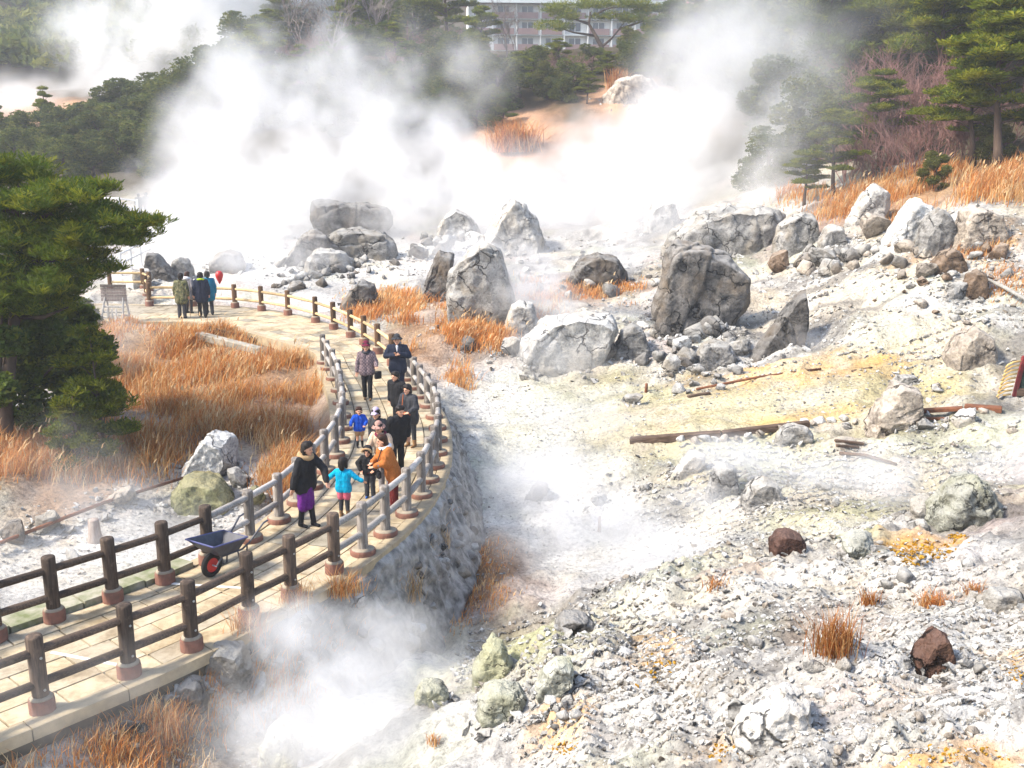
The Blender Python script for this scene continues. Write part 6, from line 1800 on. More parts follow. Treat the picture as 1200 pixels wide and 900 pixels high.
            pts = [hd(math.cos(a) * .11, -.055 - .02 * math.sin(a), math.sin(a) * .075 + .035) for a in np.linspace(-.2, math.pi + .2, 10)]
            c = [(pts[j], .026 * hs, pts[j + 1], .026 * hs) for j in range(9)]
        elif kind == 'collar':
            nm = 'fur_collar' if it[1] == 'fur' else 'scarf'
            pts = [add3(neck, (math.cos(a) * .105, math.sin(a) * .095 + .01, -.005 + .03 * math.sin(a))) for a in np.linspace(0, 2 * math.pi, 13)]
            c = [(pts[j], o.get('r', .042), pts[j + 1], o.get('r', .042)) for j in range(12)]
        elif kind == 'bag':
            q0 = o['at']
            w_, h_ = o.get('w', .2), o.get('h', .15)
            put('bag', MB().box((0, 0, 0), (w_, .09, h_), bev=.025, taper=1).mesh('bag', m), root, loc=q0, rot=(o.get('tilt', 0), 0, o.get('turn', 0)))
            if o.get('strap'):
                bb = MB(); s0 = tor(o['strap'][0], o['strap'][1], 1.36)
                mid = lerp(q0, s0, .5); mid = (mid[0], mid[1] - .06, mid[2])
                bb.tube([add3(q0, (0, 0, h_ / 2)), mid, s0], .011, 6); bb.build('strap', m, root)
            continue
        elif kind == 'hem':
            nm = 'hem_band'
            zb = o.get('zb', .8)
            pts = [tor(math.cos(a) * .225, math.sin(a) * .125, zb - .07) for a in np.linspace(0, 2 * math.pi, 17)]
            c = [(pts[j], .022, pts[j + 1], .022) for j in range(16)]
        elif kind == 'badge':
            q0 = tor(*o['at'])
            put('badge', MB().lathe([(.034, 0), (.034, .006), (.002, .008)], n=14).mesh('badge', m), root, loc=q0, rot=(R(90), 0, 0)); continue
        elif kind == 'shirt':
            q0 = tor(0, -.118, 1.30)
            c = [(tor(0, -.075, 1.345), .036, tor(0, -.095, 1.22), .02)]
        elif kind == 'cuff':
            for (s, e, w) in arms: c = [(lerp(e, w, .45), .058, lerp(e, w, .93), .05)]; put('cuff', melt('cuff', c, m, .012, 1), root)
            continue
        elif kind == 'cane':
            w = arms[o.get('arm', 0)][2]
            bb = MB(); bb.tube([add3(w, (0, .06, .06)), add3(w, (0, -.04, .06)), add3(w, (0, -.09, .02)), (w[0] + .03, w[1] - .12, .005)], .011, 6); bb.build('cane', m, root); continue
        put(nm, melt(nm, c, m, .0135, 2, .012 if kind in ('jacket', 'coat', 'cape', 'skirt', 'trousers') else .006 if kind in ('hair', 'trim', 'collar') else 0), root)
    return root

ARM_DOWN = ((.235, .02, 1.05), (.25, -.04, .83))
person(360, 617, 101, 58, 'woman in black coat and purple skirt holding hands with the turquoise child', [('leggings', 'black'), ('boot', 'black', {'h': .8, 'heel': 1}), ('skirt', 'purple', {'zb': .41}), ('jacket', 'black', {'zb': .80, 'f': 1.12, 'flare': 1.1}), ('collar', 'fur', {'r': .05}), ('hair', M_HAIRB, {'long': .5})],
       head=(.15, 0.12), lean=.10, arms=(((.20, -.26, 1.1), (.10, -.42, .92)), ((-.26, .0, 1.05), (-.30, .02, .82))), legs=(((.08, -.03, .45), (.08, -.09, .09)), ((-.08, .02, .45), (-.08, .07, .09))))
person(404, 605, 66, 168, 'small child in turquoise jacket and pink shorts with arms spread', [('leggings', 'charcoal', {'f': 1.2}), ('boot', 'boot', {'h': .3}), ('shorts', 'pink', {'f': 1.2}), ('jacket', 'turquoise', {'zb': .82, 'f': 1.22}), ('hair', M_HAIRB, {'long': .25})], hs=1.32, wide=1.05,
       arms=(((.36, -.03, 1.15), (.52, -.08, 1.0)), ((-.36, -.03, 1.15), (-.52, -.06, 1.06))))
person(434, 583, 60, -8, 'child in black hooded jacket with fur brim and bright blue shoes looking down', [('trousers', 'charcoal', {'f': 1.25}), ('shoe', 'shoeblue'), ('jacket', 'black', {'zb': .86, 'f': 1.28}), ('hood', 'black'), ('trim', 'fur'), ('hem', 'darkred', {'zb': .9}), ('badge', 'white', {'at': (.09, -.15, 1.17)})], hs=1.28, lean=.18, head=(0, 0.17),
       arms=(((.33, .0, 1.12), (.20, -.16, .97)), ((-.34, .0, 1.12), (-.24, -.14, .93))))
person(462, 596, 90, -68, 'woman in orange-brown cape with white scarf bending towards the children', [('trousers', 'darkred'), ('shoe', 'darkred'), ('cape', 'orange', {'zb': .72, 'f': 1.2, 'flare': 1.15}), ('cuff', 'teal'), ('collar', 'white', {'r': .035}), ('hair', M_HAIRBR, {'long': .3}), ('bag', 'black', {'at': (.10, -.33, .80), 'w': .16, 'h': .16, 'strap': (.08, -.08)})],
       lean=.30, head=(0, 0.12), arms=(((.24, -.16, 1.08), (.12, -.34, 1.0)), ((-.24, -.16, 1.08), (-.10, -.34, 1.02))))
person(452, 575, 84, -22, 'woman in cream coat and dusty pink brimmed hat stooping behind the orange-brown cape', [('trousers', 'grey'), ('shoe', 'tan'), ('jacket', 'cream', {'zb': .70, 'f': 1.22}), ('collar', 'maroon', {'r': .03}), ('hair', M_HAIRB), ('hat', 'pinkhat', {'brim': .14})],
       lean=.30, head=(0, 0.16), arms=(((.26, -.12, 1.08), (.2, -.30, .93)), ((-.26, -.12, 1.08), (-.22, -.30, .93))))
person(466, 553, 82, 28, 'bareheaded person in black jacket bowing behind the dusty pink hat', [('trousers', 'black'), ('shoe', 'black'), ('jacket', 'black', {'zb': .78, 'f': 1.22}), ('hair', M_HAIRB, {'long': -.2})], lean=.34, head=(.2, 0.14), wide=1.1)
person(448, 553, 78, -20, 'person in a white cap half hidden behind the black jacket', [('trousers', 'charcoal'), ('shoe', 'black'), ('jacket', 'charcoal', {'zb': .78, 'f': 1.1}), ('hair', M_HAIRB), ('cap', 'violet')], lean=.30, head=(0, 0.17))
person(482, 523, 73, -32, 'woman in dark coat carrying a large brown shoulder bag by the basin fence', [('leggings', 'charcoal', {'f': 1.15}), ('boot', 'boot', {'h': .3}), ('jacket', 'charcoal', {'zb': .72, 'f': 1.22}), ('hair', M_HAIRB, {'long': .3}), ('bag', 'bagbrown', {'at': (-.02, -.24, .84), 'w': .36, 'h': .22, 'tilt': -.1, 'strap': (-.12, -.06)})],
       lean=.12, head=(-.2, 0.10), arms=(((.25, -.05, 1.05), (.16, -.22, .98)), ((-.25, -.05, 1.05), (-.18, -.20, .95))))
person(468, 505, 70, -30, 'short-haired man in black jacket standing behind the brown shoulder bag', [('trousers', 'black'), ('shoe', 'black'), ('jacket', 'black', {'zb': .76, 'f': 1.25}), ('hair', M_HAIRB, {'long': -.3})], lean=.14, head=(-.3, 0.12), wide=1.12)
person(467, 464, 70, 2, 'man in navy jacket and dark brimmed hat with both hands at his chest', [('trousers', 'navy'), ('shoe', 'black'), ('jacket', 'navy', {'zb': .74, 'f': 1.25}), ('shirt', 'white'), ('hair', M_HAIRB, {'long': -.3}), ('hat', 'charcoal', {'brim': .14})], wide=1.12,
       arms=(((.30, -.02, 1.08), (.06, -.20, 1.16)), ((-.30, -.02, 1.08), (-.05, -.20, 1.13))))
person(431, 468, 66, 4, 'woman in checked grey jacket and maroon hat walking with a black handbag', [('trousers', 'black', {'f': 1.05}), ('shoe', 'boot'), ('jacket', 'check', {'zb': .80, 'f': 1.12}), ('collar', 'charcoal', {'r': .03}), ('hair', M_HAIRB), ('hat', 'maroon', {'brim': .12}), ('bag', 'black', {'at': (.31, -.12, .72), 'w': .2, 'h': .22, 'turn': .4})],
       arms=(((.26, -.02, 1.05), (.27, -.20, .98)), ((-.25, .02, 1.04), (-.27, -.02, .82))), legs=(((.08, -.05, .44), (.08, -.07, .08)), ((-.08, .02, .44), (-.08, .07, .08))))
person(422, 524, 45, 14, 'little boy in bright blue jacket, tan shorts and black boots', [('shorts', 'tan', {'f': 1.25}), ('boot', 'black', {'h': .5}), ('jacket', 'blue', {'zb': .80, 'f': 1.3}), ('hair', M_HAIRBR, {'long': .1})], hs=1.35, wide=1.05,
       arms=(((.30, -.06, 1.08), (.2, -.2, .98)), ((-.33, -.04, 1.08), (-.36, -.16, .98))))
person(214, 373, 51, 172, 'elder in camouflage jacket leaning on a cane', [('trousers', 'charcoal'), ('shoe', 'black'), ('jacket', 'camo', {'zb': .66, 'f': 1.22}), ('hair', M_HAIRB, {'long': 0}), ('cane', 'tan', {'arm': 1})], lean=.08)
person(222, 367, 47, 160, 'person in brown patterned jacket and white scarf beside the camouflage jacket', [('trousers', 'charcoal'), ('shoe', 'black'), ('jacket', 'grey', {'zb': .66, 'f': 1.15}), ('collar', 'white', {'r': .06}), ('hair', M_HAIRBR, {'long': 0})])
person(238, 372, 51, 200, 'person in dark navy jacket with lime collar walking away', [('trousers', 'black'), ('shoe', 'black'), ('jacket', 'navy', {'zb': .70, 'f': 1.25}), ('collar', 'lime', {'r': .035}), ('hair', M_HAIRB, {'long': 0})], lean=.1, legs=(((.08, -.12, .45), (.08, -.14, .08)), ((-.08, .0, .44), (-.08, .14, .09))))
person(246, 369, 49, 205, 'person in bright teal jacket at the side of the navy one', [('trousers', 'charcoal'), ('shoe', 'black'), ('jacket', 'teal', {'zb': .66, 'f': 1.25}), ('hair', M_HAIRB, {'long': 0})], lean=.08, legs=(((.08, -.1, .45), (.08, -.12, .08)), ((-.08, .02, .44), (-.08, .12, .09))))
for (qx, qy, hh, lab, cc) in ((212, 279, 28, 'grey figure standing alone in the steam beyond the far fence', 'charcoal'), (164, 254, 26, 'dim figure by the pale railing in the mist', 'charcoal'), (173, 254, 27, 'dim figure at the end of the pale railing, nearer the hot steam', 'black')):
    gg = G(qx, qy)
    person(qx, qy, hh, 180, lab, [('trousers', 'charcoal'), ('jacket', cc, {'zb': .62, 'f': 1.2}), ('hair', M_HAIRB, {'long': 0})], ground=gg)
# ================================================================ SMALL THINGS
M_STEEL = simple_mat('dark_steel', (0.06, 0.065, 0.085), (0.035, 0.035, 0.05), 10, .5, .1, .003, spec=.5)
M_STEELBLUE = simple_mat('blue_steel_rim', (0.07, 0.08, 0.22), None, 10, .45, 0, spec=.5)
M_RUBBER = simple_mat('rubber', (0.02, 0.02, 0.02), None, 20, .8, .1)
M_REDPAINT = simple_mat('red_paint', (0.55, 0.02, 0.02), (0.42, 0.015, 0.015), 10, .4, 0, spec=.5)
M_STEELPALE = simple_mat('worn_steel', (0.42, 0.40, 0.42), (0.25, 0.24, 0.25), 10, .5, 0)
M_RUST = simple_mat('rusty_iron', (0.22, 0.085, 0.04), (0.11, 0.045, 0.025), 6, .9, .4, .01, space='world')
M_TIMBER = wood_mat('old_timber', (0.10, 0.065, 0.045), (0.045, 0.03, 0.022), (0.19, 0.13, 0.095), (2, 14, 14))
M_PALETIMBER = wood_mat('pale_timber', (0.42, 0.40, 0.37), (0.26, 0.25, 0.23), (0.60, 0.58, 0.54), (14, 14, 2))
M_BOARD = wood_mat('board_timber', (0.13, 0.105, 0.095), (0.08, 0.065, 0.06), (0.20, 0.165, 0.15), (12, 12, 2))
M_CANE = simple_mat('cane', (0.62, 0.44, 0.18), (0.48, 0.28, 0.08), 10, .6, .1)
# wheelbarrow: wheel toward the frame edge, handles towards the people
g = at(249, 676, 0.0)
wb = empty('wheelbarrow', g, R(58), label='wheelbarrow with dark steel tray and red wheel parked on the path', cat='wheelbarrow')
# local +x runs from the wheel to the handles
b = MB()
tb, tt = [(.02, -.19, .37), (.40, -.19, .36), (.40, .19, .36), (.02, .19, .37)], [(-.20, -.31, .62), (.52, -.27, .54), (.52, .27, .54), (-.20, .31, .62)]
ti = [(x * .97 + .005, y * .95, z + .02) for x, y, z in tb]
tti = [(x * .975 + .004, y * .955, z) for x, y, z in tt]
b.add(tb + tt + ti + tti, [[(3, 2, 1, 0), (0, 1, 5, 4), (1, 2, 6, 5), (2, 3, 7, 6), (3, 0, 4, 7), (8, 9, 10, 11), (9, 8, 12, 13), (10, 9, 13, 14), (11, 10, 14, 15), (8, 11, 15, 12), (4, 5, 13, 12), (5, 6, 14, 13), (6, 7, 15, 14), (7, 4, 12, 15)]])
tray = b.build('tray', M_STEEL, wb)
MB().tube(tt + [tt[0]], .014, 8).build('tray_rim', M_STEELBLUE, tray)
wh = empty('wheel', (0, 0, .20)); wh.parent = wb
b = MB()
nseg, nsec = 26, 8
V = [((.15 + .048 * math.cos(2 * math.pi * j / nsec)) * math.cos(2 * math.pi * i / nseg), .042 * math.sin(2 * math.pi * j / nsec), (.15 + .048 * math.cos(2 * math.pi * j / nsec)) * math.sin(2 * math.pi * i / nseg)) for i in range(nseg) for j in range(nsec)]
F = [(i * nsec + j, i * nsec + (j + 1) % nsec, ((i + 1) % nseg) * nsec + (j + 1) % nsec, ((i + 1) % nseg) * nsec + j) for i in range(nseg) for j in range(nsec)]
b.add(V, [F]); b.build('tyre', M_RUBBER, wh, smooth_shade=True)
b = MB(); b.lathe([(.125, -.022), (.125, -.012), (.035, -.03), (.035, .03), (.125, .012), (.125, .022)], n=22)
rim = b.build('rim', M_REDPAINT, wh, rot=(R(90), 0, 0))
MB().tube([(0, -.12, .20), (0, .12, .20)], .012, 8).build('axle', M_STEELPALE, wb)
for s in (-1, 1):
    MB().tube([(0, .11 * s, .20), (.10, .14 * s, .335), (.45, .2 * s, .345), (.58, .23 * s, .42), (.86, .27 * s, .66), (.96, .27 * s, .68)], .0155, 8).build('handle', M_STEEL, wb)
    MB().tube([(.36, .2 * s, .345), (.42, .22 * s, .012), (.50, .22 * s, .012), (.54, .22 * s, .38)], .013, 8).build('leg', M_STEEL, wb)
# notice board seen from the back
g = at(136, 377, 0.0)
nb_ = empty('notice_board', g, R(-6), label='brown notice board on pale trestle legs at the edge of the paving', cat='notice board')
k = 1 / ppm(g)
bo = MB()
for j in range(5): bo.box((0, .02 * (j % 2) * .2, 24 * k + (20 * k / 5) * (j + .5)), (31 * k, .05, 20 * k / 5 - .012), bev=.006)
for j in range(5):
    MB().box((0, 0, 0), (31 * k, .045, 20 * k / 5 - .012), bev=.006).build('plank', M_BOARD, nb_, loc=(0, .004 * (j % 2), 24 * k + (20 * k / 5) * (j + .5)), rot=(R(-8), 0, 0))
for s in (-1, 1):
    MB().tube([(s * 12.5 * k, .35, 0), (s * 11.5 * k, .05, 42 * k)], .04, 8).build('leg', M_PALETIMBER, nb_)
    MB().tube([(s * 13.5 * k, -.32, 0), (s * 11 * k, .02, 30 * k)], .035, 8).build('leg', M_PALETIMBER, nb_)
for z, y in ((6 * k, -.22), (12 * k, -.15), (18 * k, -.08), (6 * k, .28)):
    MB().box((0, y, z), (26 * k, .04, .07), bev=.01).build('slat', M_PALETIMBER, nb_)
for xx in (-5, 0, 5): MB().box((xx * k, -.24, 3.2 * k + .2), (.07, .03, 14 * k), bev=.008).build('slat', M_PALETIMBER, nb_)
# red balloon tied to the rail
g = atd(257, 324, 41.0)
bl = empty('balloon', (g.x, g.y, g.z), label='red balloon on a string floating above the far rail', cat='balloon')
b = MB(); b.lathe([(.012, -.30), (.035, -.27), (.10, -.14), (.15, .0), (.155, .08), (.13, .16), (.07, .215), (.004, .23)], n=20)
b.build('balloon_skin', M_REDPAINT, bl, smooth_shade=True)
MB().tube([(0, 0, -.3), (.04, .0, -.5), (.02, .02, -.8), (.08, .0, -g.z + .77 if g.z > 1.2 else -.95)], .006, 5).build('string', simple_mat('string', (.7, .7, .68), None, 5, .8, 0), bl)
# timbers, pipes and sticks
def beam(p0, p1, w, h, mat, name, label, cat, lift=.0, tube=False, bend=0.0):
    a, c = G(*p0), G(*p1)
    a.z += lift; c.z += lift
    m = (a + c) / 2; d = c - a
    if tube:
        mb_ = MB(); mid = Vector((0, 0, 0)) + Vector((0, bend, bend * .3))
        mb_.tube([a - m, mid, c - m], [w / 2, w / 2, w / 2.3], 9)
        return mb_.build(name, mat, None, True, loc=m, label=label, cat=cat)
    mb_ = MB(); mb_.box((0, 0, 0), (d.length, w, h), bev=min(w, h) * .12)
    return mb_.build(name, mat, None, False, loc=m, rot=(0, -math.atan2(d.z, math.hypot(d.x, d.y)), math.atan2(d.y, d.x)), label=label, cat=cat)
beam((738, 519), (845, 511), .20, .18, M_TIMBER, 'timber', 'dark timber beam edging the yellow flat, on the side of the white basin', 'timber', .05)
beam((846, 511), (948, 499), .18, .17, M_TIMBER, 'timber', 'dark timber beam edging the yellow flat, next to the brown-grey boulder', 'timber', .05)
beam((1076, 484), (1128, 481), .20, .09, M_RUST, 'plank', 'rusty brown plank lying beside the brown-grey boulder', 'plank', .05)
beam((1130, 480), (1174, 483), .26, .14, M_RUST, 'plank', 'thick rusty brown plank, further from the brown-grey boulder', 'plank', .06)
beam((1078, 492), (1110, 492), .10, .06, M_RUST, 'plank', 'short thin rusty plank under the longer one', 'plank', .03)
beam((816, 458), (962, 434), .07, .07, M_RUST, 'pipe', 'long thin rusty pipe lying on the yellow flat', 'pipe', .05, True, .1)
beam((998, 436), (1022, 432), .06, .06, M_TIMBER, 'stick', 'short dark stick lying beyond the rusty pipe', 'stick', .03, True)
beam((806, 466), (832, 462), .12, .08, M_TIMBER, 'timber', 'short charred timber at the end of the rusty pipe', 'timber', .03)
for a, c, lab in (((978, 518), (1012, 522), 'upper'), ((980, 524), (1006, 526), 'middle'), ((984, 533), (1050, 546), 'longest')):
    beam(a, c, .08, .06, M_TIMBER, 'broken_board', {'upper': 'weathered broken board on the bank, farthest of three', 'middle': 'short weathered broken board between two others on the bank', 'longest': 'long bowed broken board, lowest of three on the bank'}[lab], 'board', .04, lab == 'longest', .12)
beam((1152, 330), (1206, 358), .12, .1, M_PALETIMBER, 'branch', 'grey fallen branch on the upper slope by the round brown rock', 'branch', .12, True, .2)
beam((-10, 650), (224, 565), .075, .07, M_RUST, 'pipe', 'rusty pipe running across the white flats below the pine', 'pipe', .16, True, .15)
beam((232, 397), (306, 416), .32, .26, simple_mat('edging_concrete', (.40, .37, .31), (.2, .18, .14), 3, .9, .5, .03, space='world'), 'edging_beam', 'weathered grey edging beam in the dry grass below the paving', 'beam', .12)
beam((243, 388), (300, 402), .2, .2, M_TIMBER, 'timber', 'dark timber behind the edging beam in the dry grass', 'timber', .08)
for px_, py_, h_, lab in ((702, 622, 18, 'small upright wooden peg on the basin floor'), (757, 459, 10, 'short reddish peg beside the small pale boulder')):
    gp = G(px_, py_); kk = 1 / ppm(gp)
    b = MB(); b.tube([(0, 0, -.1), (0.01, 0, h_ * kk)], [2.2 * kk, 1.6 * kk], 7); b.build('wooden_peg', M_RUST, None, True, loc=gp, label=lab, cat='peg')
gp = G(112, 634); kk = 1 / ppm(gp)
b = MB(); b.lathe([(10 * kk, -.1), (8.5 * kk, .05), (7 * kk, .2), (6.2 * kk, 26 * kk), (5.5 * kk, 27 * kk), (1 * kk, 27.3 * kk)], n=11)
b.build('tree_stump', simple_mat('stump_wood', (.42, .36, .32), (.26, .2, .17), 5, .9, .5, .02, stretch=(6, 6, 1)), None, True, loc=gp, label='pale bleached stump standing in the misty white flats', cat='stump')
# cane hoops on a dark frame at the edge of the slope
g = G(1188, 466); kk = 1 / ppm(g)
bk = empty('cane_basket', g, R(-8), label='rack of curved yellow cane hoops on a dark red-edged frame', cat='basket')
for j in range(9):
    z = (4 + j * 5.0) * kk
    x0 = (-4 + j * .9) * kk
    b = MB(); b.tube([(x0, 0, z), (x0 - 9 * kk, -.06, z - 1.0 * kk), (x0 - 15 * kk, -.08, z - 4.5 * kk), (x0 - 17 * kk, -.08, z - 8 * kk)], 1.1 * kk, 6)
    b.build('hoop', M_CANE, bk, True)
MB().box((2 * kk, .1, 25 * kk), (5 * kk, .10, 50 * kk), bev=.02).build('post', M_REDPAINT if False else simple_mat('dark_red_paint', (.22, .025, .025), (.12, .02, .02), 8, .6, .1), bk, rot=(0, .12, 0))
MB().box((13 * kk, .16, 30 * kk), (15 * kk, .12, 38 * kk), bev=.02).build('panel', simple_mat('dark_green_panel', (.05, .09, .06), (.02, .03, .025), 14, .6, .2, .01), bk, rot=(0, .12, 0))
MB().box((14 * kk, .14, 6 * kk), (22 * kk, .2, 9 * kk), bev=.02).build('base_board', M_TIMBER, bk)
# pale railing in the mist of the far field
M_WHITEP = simple_mat('white_railing_paint', (.72, .71, .69), (.58, .57, .55), 4, .7, .1)
def railing(pts, hgt, label, step=1.3):
    P = [G(*p) for p in pts]
    root = empty('railing', P[0], label=label, cat='railing')
    pm = MB().box((0, 0, hgt / 2 - .1), (.13, .13, hgt + .2), bev=.015).mesh('post', M_WHITEP)
    for a, c in zip(P[:-1], P[1:]):
        n_ = max(1, int((c - a).length / step))
        for j in range(n_ + (c is P[-1])):
            q_ = a.lerp(c, j / n_); q_.z = hz(q_.x, q_.y)
            put('post', pm, root, q_ - P[0])
        for zz in (hgt - .08, hgt * .5):
            MB().tube([a + Vector((0, 0, zz)) - P[0], c + Vector((0, 0, zz)) - P[0]], .055, 7).build('rail', M_WHITEP, root)
railing([(118, 252), (140, 253), (162, 255)], 1.1, 'white railing in the mist behind the dark pine boughs')
railing([(142, 322), (176, 304), (214, 300)], 1.1, 'white railing climbing behind the far fence corner')
# ================================================================ STEAM AND HAZE (real volumes)
def volume_mat(name, color, density, aniso=0.25):
    m = bpy.data.materials.new(name)
    m.use_nodes = True
    nt = m.node_tree
    nt.nodes.clear()
    out = nt.nodes.new('ShaderNodeOutputMaterial')
    pv = N(nt, 'ShaderNodeVolumePrincipled')
    pv.inputs['Color'].default_value = c4(color)
    pv.inputs['Density'].default_value = density
    pv.inputs['Anisotropy'].default_value = aniso
    nt.links.new(pv.outputs[0], out.inputs['Volume'])
    return m
M_STEAM = volume_mat('steam', (0.995, 0.995, 0.998), 1.0)

def plume(name, label, blobs, dens, nscale, amp=0.9, gain=2.2, voxel=0.35, seed=0.0, fine=1.3, detail=4.0):
    """blobs: (centre, (rx,ry,rz), weight). One voxel cloud, density from the blobs broken up by noise."""
    lo = np.min([np.array(c) - np.array(r) * 1.05 for c, r, w in blobs], 0)
    hi = np.max([np.array(c) + np.array(r) * 1.05 for c, r, w in blobs], 0)
    me = bpy.data.meshes.new(name)
    me.materials.append(M_STEAM)
    o = put(name, me, kind='stuff', label=label)
    ng = bpy.data.node_groups.new(name, 'GeometryNodeTree')
    ng.interface.new_socket('Geometry', in_out='INPUT', socket_type='NodeSocketGeometry')
    ng.interface.new_socket('Geometry', in_out='OUTPUT', socket_type='NodeSocketGeometry')
    n_in, n_out = ng.nodes.new('NodeGroupInput'), ng.nodes.new('NodeGroupOutput')
    pos = ng.nodes.new('GeometryNodeInputPosition').outputs[0]
    def mth(op, a, b=None, c=None):
        n = ng.nodes.new('ShaderNodeMath'); n.operation = op
        for k, v in enumerate((a, b, c)):
            if v is None: continue
            if isinstance(v, (int, float)): n.inputs[k].default_value = v
            else: ng.links.new(v, n.inputs[k])
        return n.outputs[0]
    # warp the position a little so that blob outlines are ragged
    wn_ = ng.nodes.new('ShaderNodeTexNoise'); wn_.inputs['Scale'].default_value = nscale * 0.55; wn_.inputs['Detail'].default_value = 2.0
    off = ng.nodes.new('ShaderNodeVectorMath'); off.operation = 'ADD'; off.inputs[1].default_value = (seed, seed * 1.7, -seed)
    ng.links.new(pos, off.inputs[0]); ng.links.new(off.outputs[0], wn_.inputs['Vector'])
    shape = None
    for c, r, w in blobs:
        s = ng.nodes.new('ShaderNodeVectorMath'); s.operation = 'SUBTRACT'; s.inputs[1].default_value = tuple(c)
        ng.links.new(pos, s.inputs[0])
        t = ng.nodes.new('ShaderNodeVectorMath'); t.operation = 'DIVIDE'; t.inputs[1].default_value = tuple(r)
        ng.links.new(s.outputs[0], t.inputs[0])
        l = ng.nodes.new('ShaderNodeVectorMath'); l.operation = 'LENGTH'
        ng.links.new(t.outputs[0], l.inputs[0])
        q = mth('MULTIPLY', mth('SUBTRACT', 1.0, l.outputs['Value']), w)
        shape = q if shape is None else mth('MAXIMUM', shape, q)
    nz = ng.nodes.new('ShaderNodeTexNoise')
    nz.inputs['Scale'].default_value = nscale
    nz.inputs['Detail'].default_value = detail
    nz.inputs['Roughness'].default_value = 0.62
    nz.inputs['Distortion'].default_value = 1.1
    ng.links.new(off.outputs[0], nz.inputs['Vector'])
    n1 = mth('MULTIPLY', mth('SUBTRACT', nz.outputs[0], 0.5), amp * 2.0)
    n2 = mth('MULTIPLY', mth('SUBTRACT', wn_.outputs[0], 0.5), amp * 1.2)
    # finer billows eat into the outline and the body
    nb_ = ng.nodes.new('ShaderNodeTexNoise'); nb_.inputs['Scale'].default_value = nscale * 3.2; nb_.inputs['Detail'].default_value = 4.0; nb_.inputs['Roughness'].default_value = 0.6; nb_.inputs['Distortion'].default_value = 0.5
    ng.links.new(off.outputs[0], nb_.inputs['Vector'])
    bil = mth('ABSOLUTE', mth('SUBTRACT', mth('MULTIPLY', nb_.outputs[0], 2.0), 1.0))
    v = mth('ADD', shape, mth('ADD', n1, mth('ADD', n2, mth('MULTIPLY', mth('SUBTRACT', 0.16, bil), fine))))
    v = mth('MULTIPLY', v, gain)
    cl = ng.nodes.new('ShaderNodeClamp'); ng.links.new(v, cl.inputs[0])
    # fade to nothing at the outline of the blobs so that the box never shows
    cl2 = ng.nodes.new('ShaderNodeClamp'); ng.links.new(mth('MULTIPLY', shape, 5.0), cl2.inputs[0])
    v = mth('MULTIPLY', mth('MULTIPLY', cl.outputs[0], cl.outputs[0]), cl2.outputs[0])
    v = mth('MULTIPLY', v, dens)
    vc = ng.nodes.new('GeometryNodeVolumeCube')
    ng.links.new(v, vc.inputs['Density'])
    vc.inputs['Min'].default_value = tuple(lo)
    vc.inputs['Max'].default_value = tuple(hi)
    for k, ax in enumerate('XYZ'):
        vc.inputs['Resolution ' + ax].default_value = int(max(8, min(300, (hi[k] - lo[k]) / voxel)))
    sm = ng.nodes.new('GeometryNodeSetMaterial'); sm.inputs['Material'].default_value = M_STEAM
    ng.links.new(vc.outputs[0], sm.inputs[0])
    ng.links.new(sm.outputs[0], n_out.inputs[0])
    md = o.modifiers.new('plume', 'NODES'); md.node_group = ng
    return o
def blob(px, py, depth, rpx, w=1.0, ky=0.8, kz=1.0, thick=None):
    p = atd(px, py, depth)
    r = rpx / FPX * depth
    return (tuple(p), (r, thick or r * ky, r * kz), w)


# the great cloud over the vents, a dense low body and a thin torn veil above it
plume('steam_cloud', 'great white steam cloud rising from the vents in the middle of the valley',
      [blob(225, 275, 55, 90), blob(270, 225, 58, 120), blob(360, 225, 60, 125), blob(470, 240, 60, 130), blob(560, 262, 60, 115, .9), blob(520, 190, 63, 95, .85), blob(890, 225, 55, 85, .9), blob(650, 245, 60, 125, .9), blob(740, 225, 60, 125),
       blob(820, 225, 60, 115), blob(880, 170, 58, 100, .85), blob(270, 140, 60, 90, .85), blob(350, 140, 62, 80, .85), blob(430, 165, 62, 80, .8), blob(690, 185, 62, 80, .75), blob(790, 165, 62, 80, .7), blob(640, 300, 56, 90, .6), blob(760, 285, 56, 90, .6), blob(200, 230, 60, 80, .7)],
      0.38, 0.12, amp=0.92, gain=1.35, voxel=0.21, seed=3.1, detail=6.0)
plume('steam_cloud', 'thin torn veil of steam trailing up from the great cloud over the pines',
      [blob(470, 110, 64, 100), blob(545, 80, 66, 80), blob(400, 100, 66, 90), blob(840, 90, 62, 120), blob(900, 60, 60, 120), blob(300, 90, 66, 80), blob(780, 140, 64, 110), blob(240, 170, 66, 80)],
      0.22, 0.14, amp=1.5, gain=1.1, voxel=0.4, seed=13.1, detail=6.0)
plume('steam_cloud', 'white steam bank drifting in front of the bluish far hill',
      [blob(130, 50, 118, 100, .7), blob(160, 100, 118, 130), blob(240, 60, 118, 130), blob(310, 0, 118, 110), blob(40, 175, 112, 110), blob(160, 170, 112, 110), blob(-60, 190, 118, 80), blob(210, -40, 118, 130), blob(20, 140, 118, 70, .6)],
      0.42, 0.06, amp=1.0, gain=1.4, voxel=0.7, seed=7.7, detail=6.0)
plume('steam_veil', 'thin steam drifting before the purplish thicket and the hazy wood',
      [blob(920, 130, 44, 130), blob(980, 80, 44, 130, .9), blob(950, 220, 43, 110, .8), blob(1030, 150, 44, 90, .6), blob(900, 260, 43, 80, .8), blob(870, 60, 46, 120)],
      0.09, 0.14, amp=1.4, gain=1.0, voxel=0.35, seed=23.0, detail=6.0)
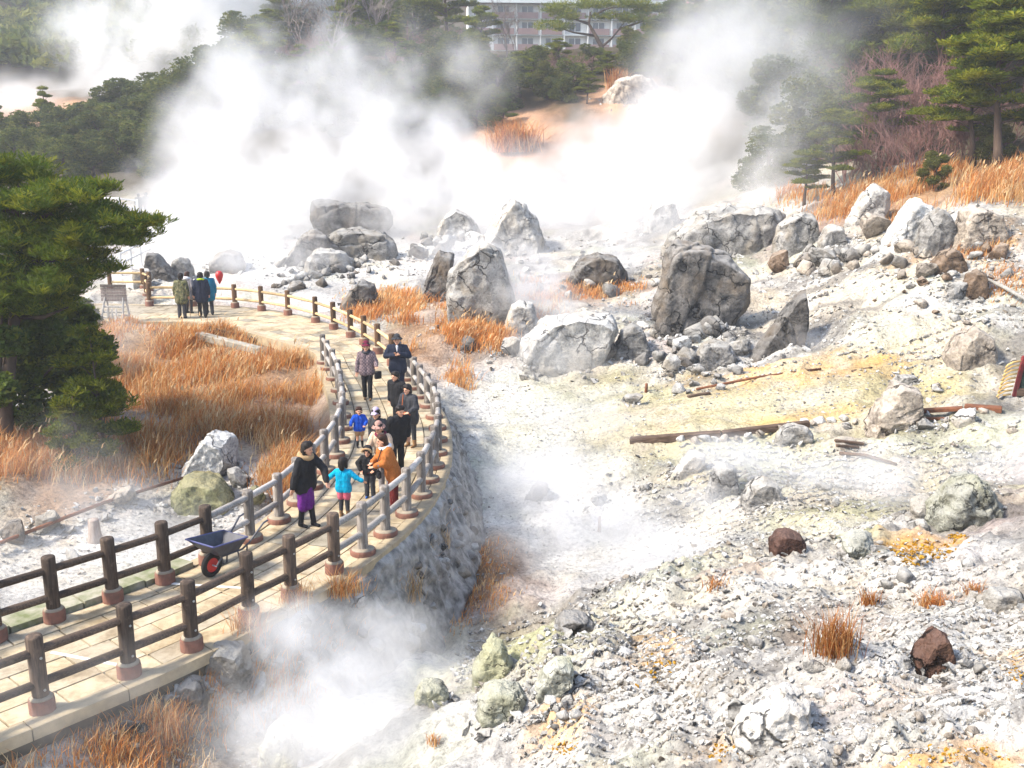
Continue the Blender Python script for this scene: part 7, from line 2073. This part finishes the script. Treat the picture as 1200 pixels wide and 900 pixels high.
plume('steam_veil', 'low mist lying between the boulders of the far field',
      [blob(690, 385, 34, 90, 1.1, .8, .5), blob(650, 420, 32.5, 80, .9, .8, .5), blob(620, 350, 37, 70, 1, .8, .6), blob(560, 300, 44, 110, 1, .6, .4), blob(720, 300, 46, 110, 1, .6, .4), blob(490, 290, 48, 70, .7, .6, .4), blob(790, 260, 48, 90, 1, .6, .5), blob(300, 300, 48, 110, .9, .6, .35), blob(640, 400, 34, 60, .8, .8, .5)],
      0.40, 0.25, amp=1.1, gain=1.1, voxel=0.25, seed=31.0)
plume('steam_veil', 'wisps of steam creeping over the white basin floor',
      [blob(640, 560, 21.5, 130, 1, .6, .45), blob(720, 620, 20, 120, 1, .6, .4), blob(700, 490, 25, 100, .9, .6, .4), blob(600, 640, 19, 100, .8, .6, .5), blob(850, 540, 22, 90, .9, .6, .4), blob(960, 560, 21, 90, .8, .6, .4), blob(1030, 560, 20, 100, .9, .6, .4), blob(1160, 550, 20, 100, .9, .6, .5), blob(760, 660, 19.5, 130, 1, .5, .3), blob(610, 330, 37, 70, .7), blob(830, 590, 19.5, 70, .9, .6, .4), blob(950, 400, 30, 60, .7, .6, .4)],
      0.8, 0.42, amp=1.2, gain=1.1, voxel=0.14, seed=41.0)
plume('steam_cloud', 'white steam boiling up from the near vent below the walkway wall',
      [blob(380, 800, 12.4, 150, 1, .8, .7), blob(300, 850, 11.6, 130, 1, .8, .6), blob(460, 760, 13.6, 110, .9, .8, .6), blob(420, 880, 10.8, 150, .9, .7, .5), blob(520, 800, 12.2, 90, .7, .8, .6), blob(340, 740, 13.6, 90, .6, .7, .6)],
      0.9, 0.5, amp=1.3, gain=1.2, voxel=0.07, seed=51.0)
plume('steam_veil', 'thin mist over the foot of the near fence posts',
      [blob(60, 830, 10.6, 120, 1, .6, .6), blob(160, 800, 11.2, 120, .8, .6, .6), blob(0, 800, 10.6, 110, 1, .6, .6), blob(220, 850, 10.8, 100, .9, .6, .6)],
      0.30, 0.8, amp=0.7, gain=0.9, voxel=0.08, seed=61.0)
plume('steam_veil', 'mist drifting over the white flats and the young pines beside the walkway',
      [blob(60, 640, 18.5, 150, 1, .7, .6), blob(170, 620, 19, 130, .9, .7, .5), blob(110, 580, 20.5, 100, .8, .6, .6), blob(20, 720, 16.5, 110, .8, .6, .5), blob(250, 600, 20.5, 90, .7, .6, .5), blob(70, 540, 21, 100, .8, .5, .7), blob(130, 400, 30, 80, .7, .6, .8)],
      0.30, 0.38, amp=1.2, gain=1.0, voxel=0.16, seed=71.0)
# the air itself: far things fade
m_haze = volume_mat('haze', (0.92, 0.95, 1.0), 0.0008, 0.2)
lo, hi = Vector((-300, -30, -8)), Vector((300, 445, 160))
put('haze', MB().box((lo + hi) / 2, hi - lo).mesh('haze', m_haze), kind='stuff', label='thin pale haze filling the valley air')
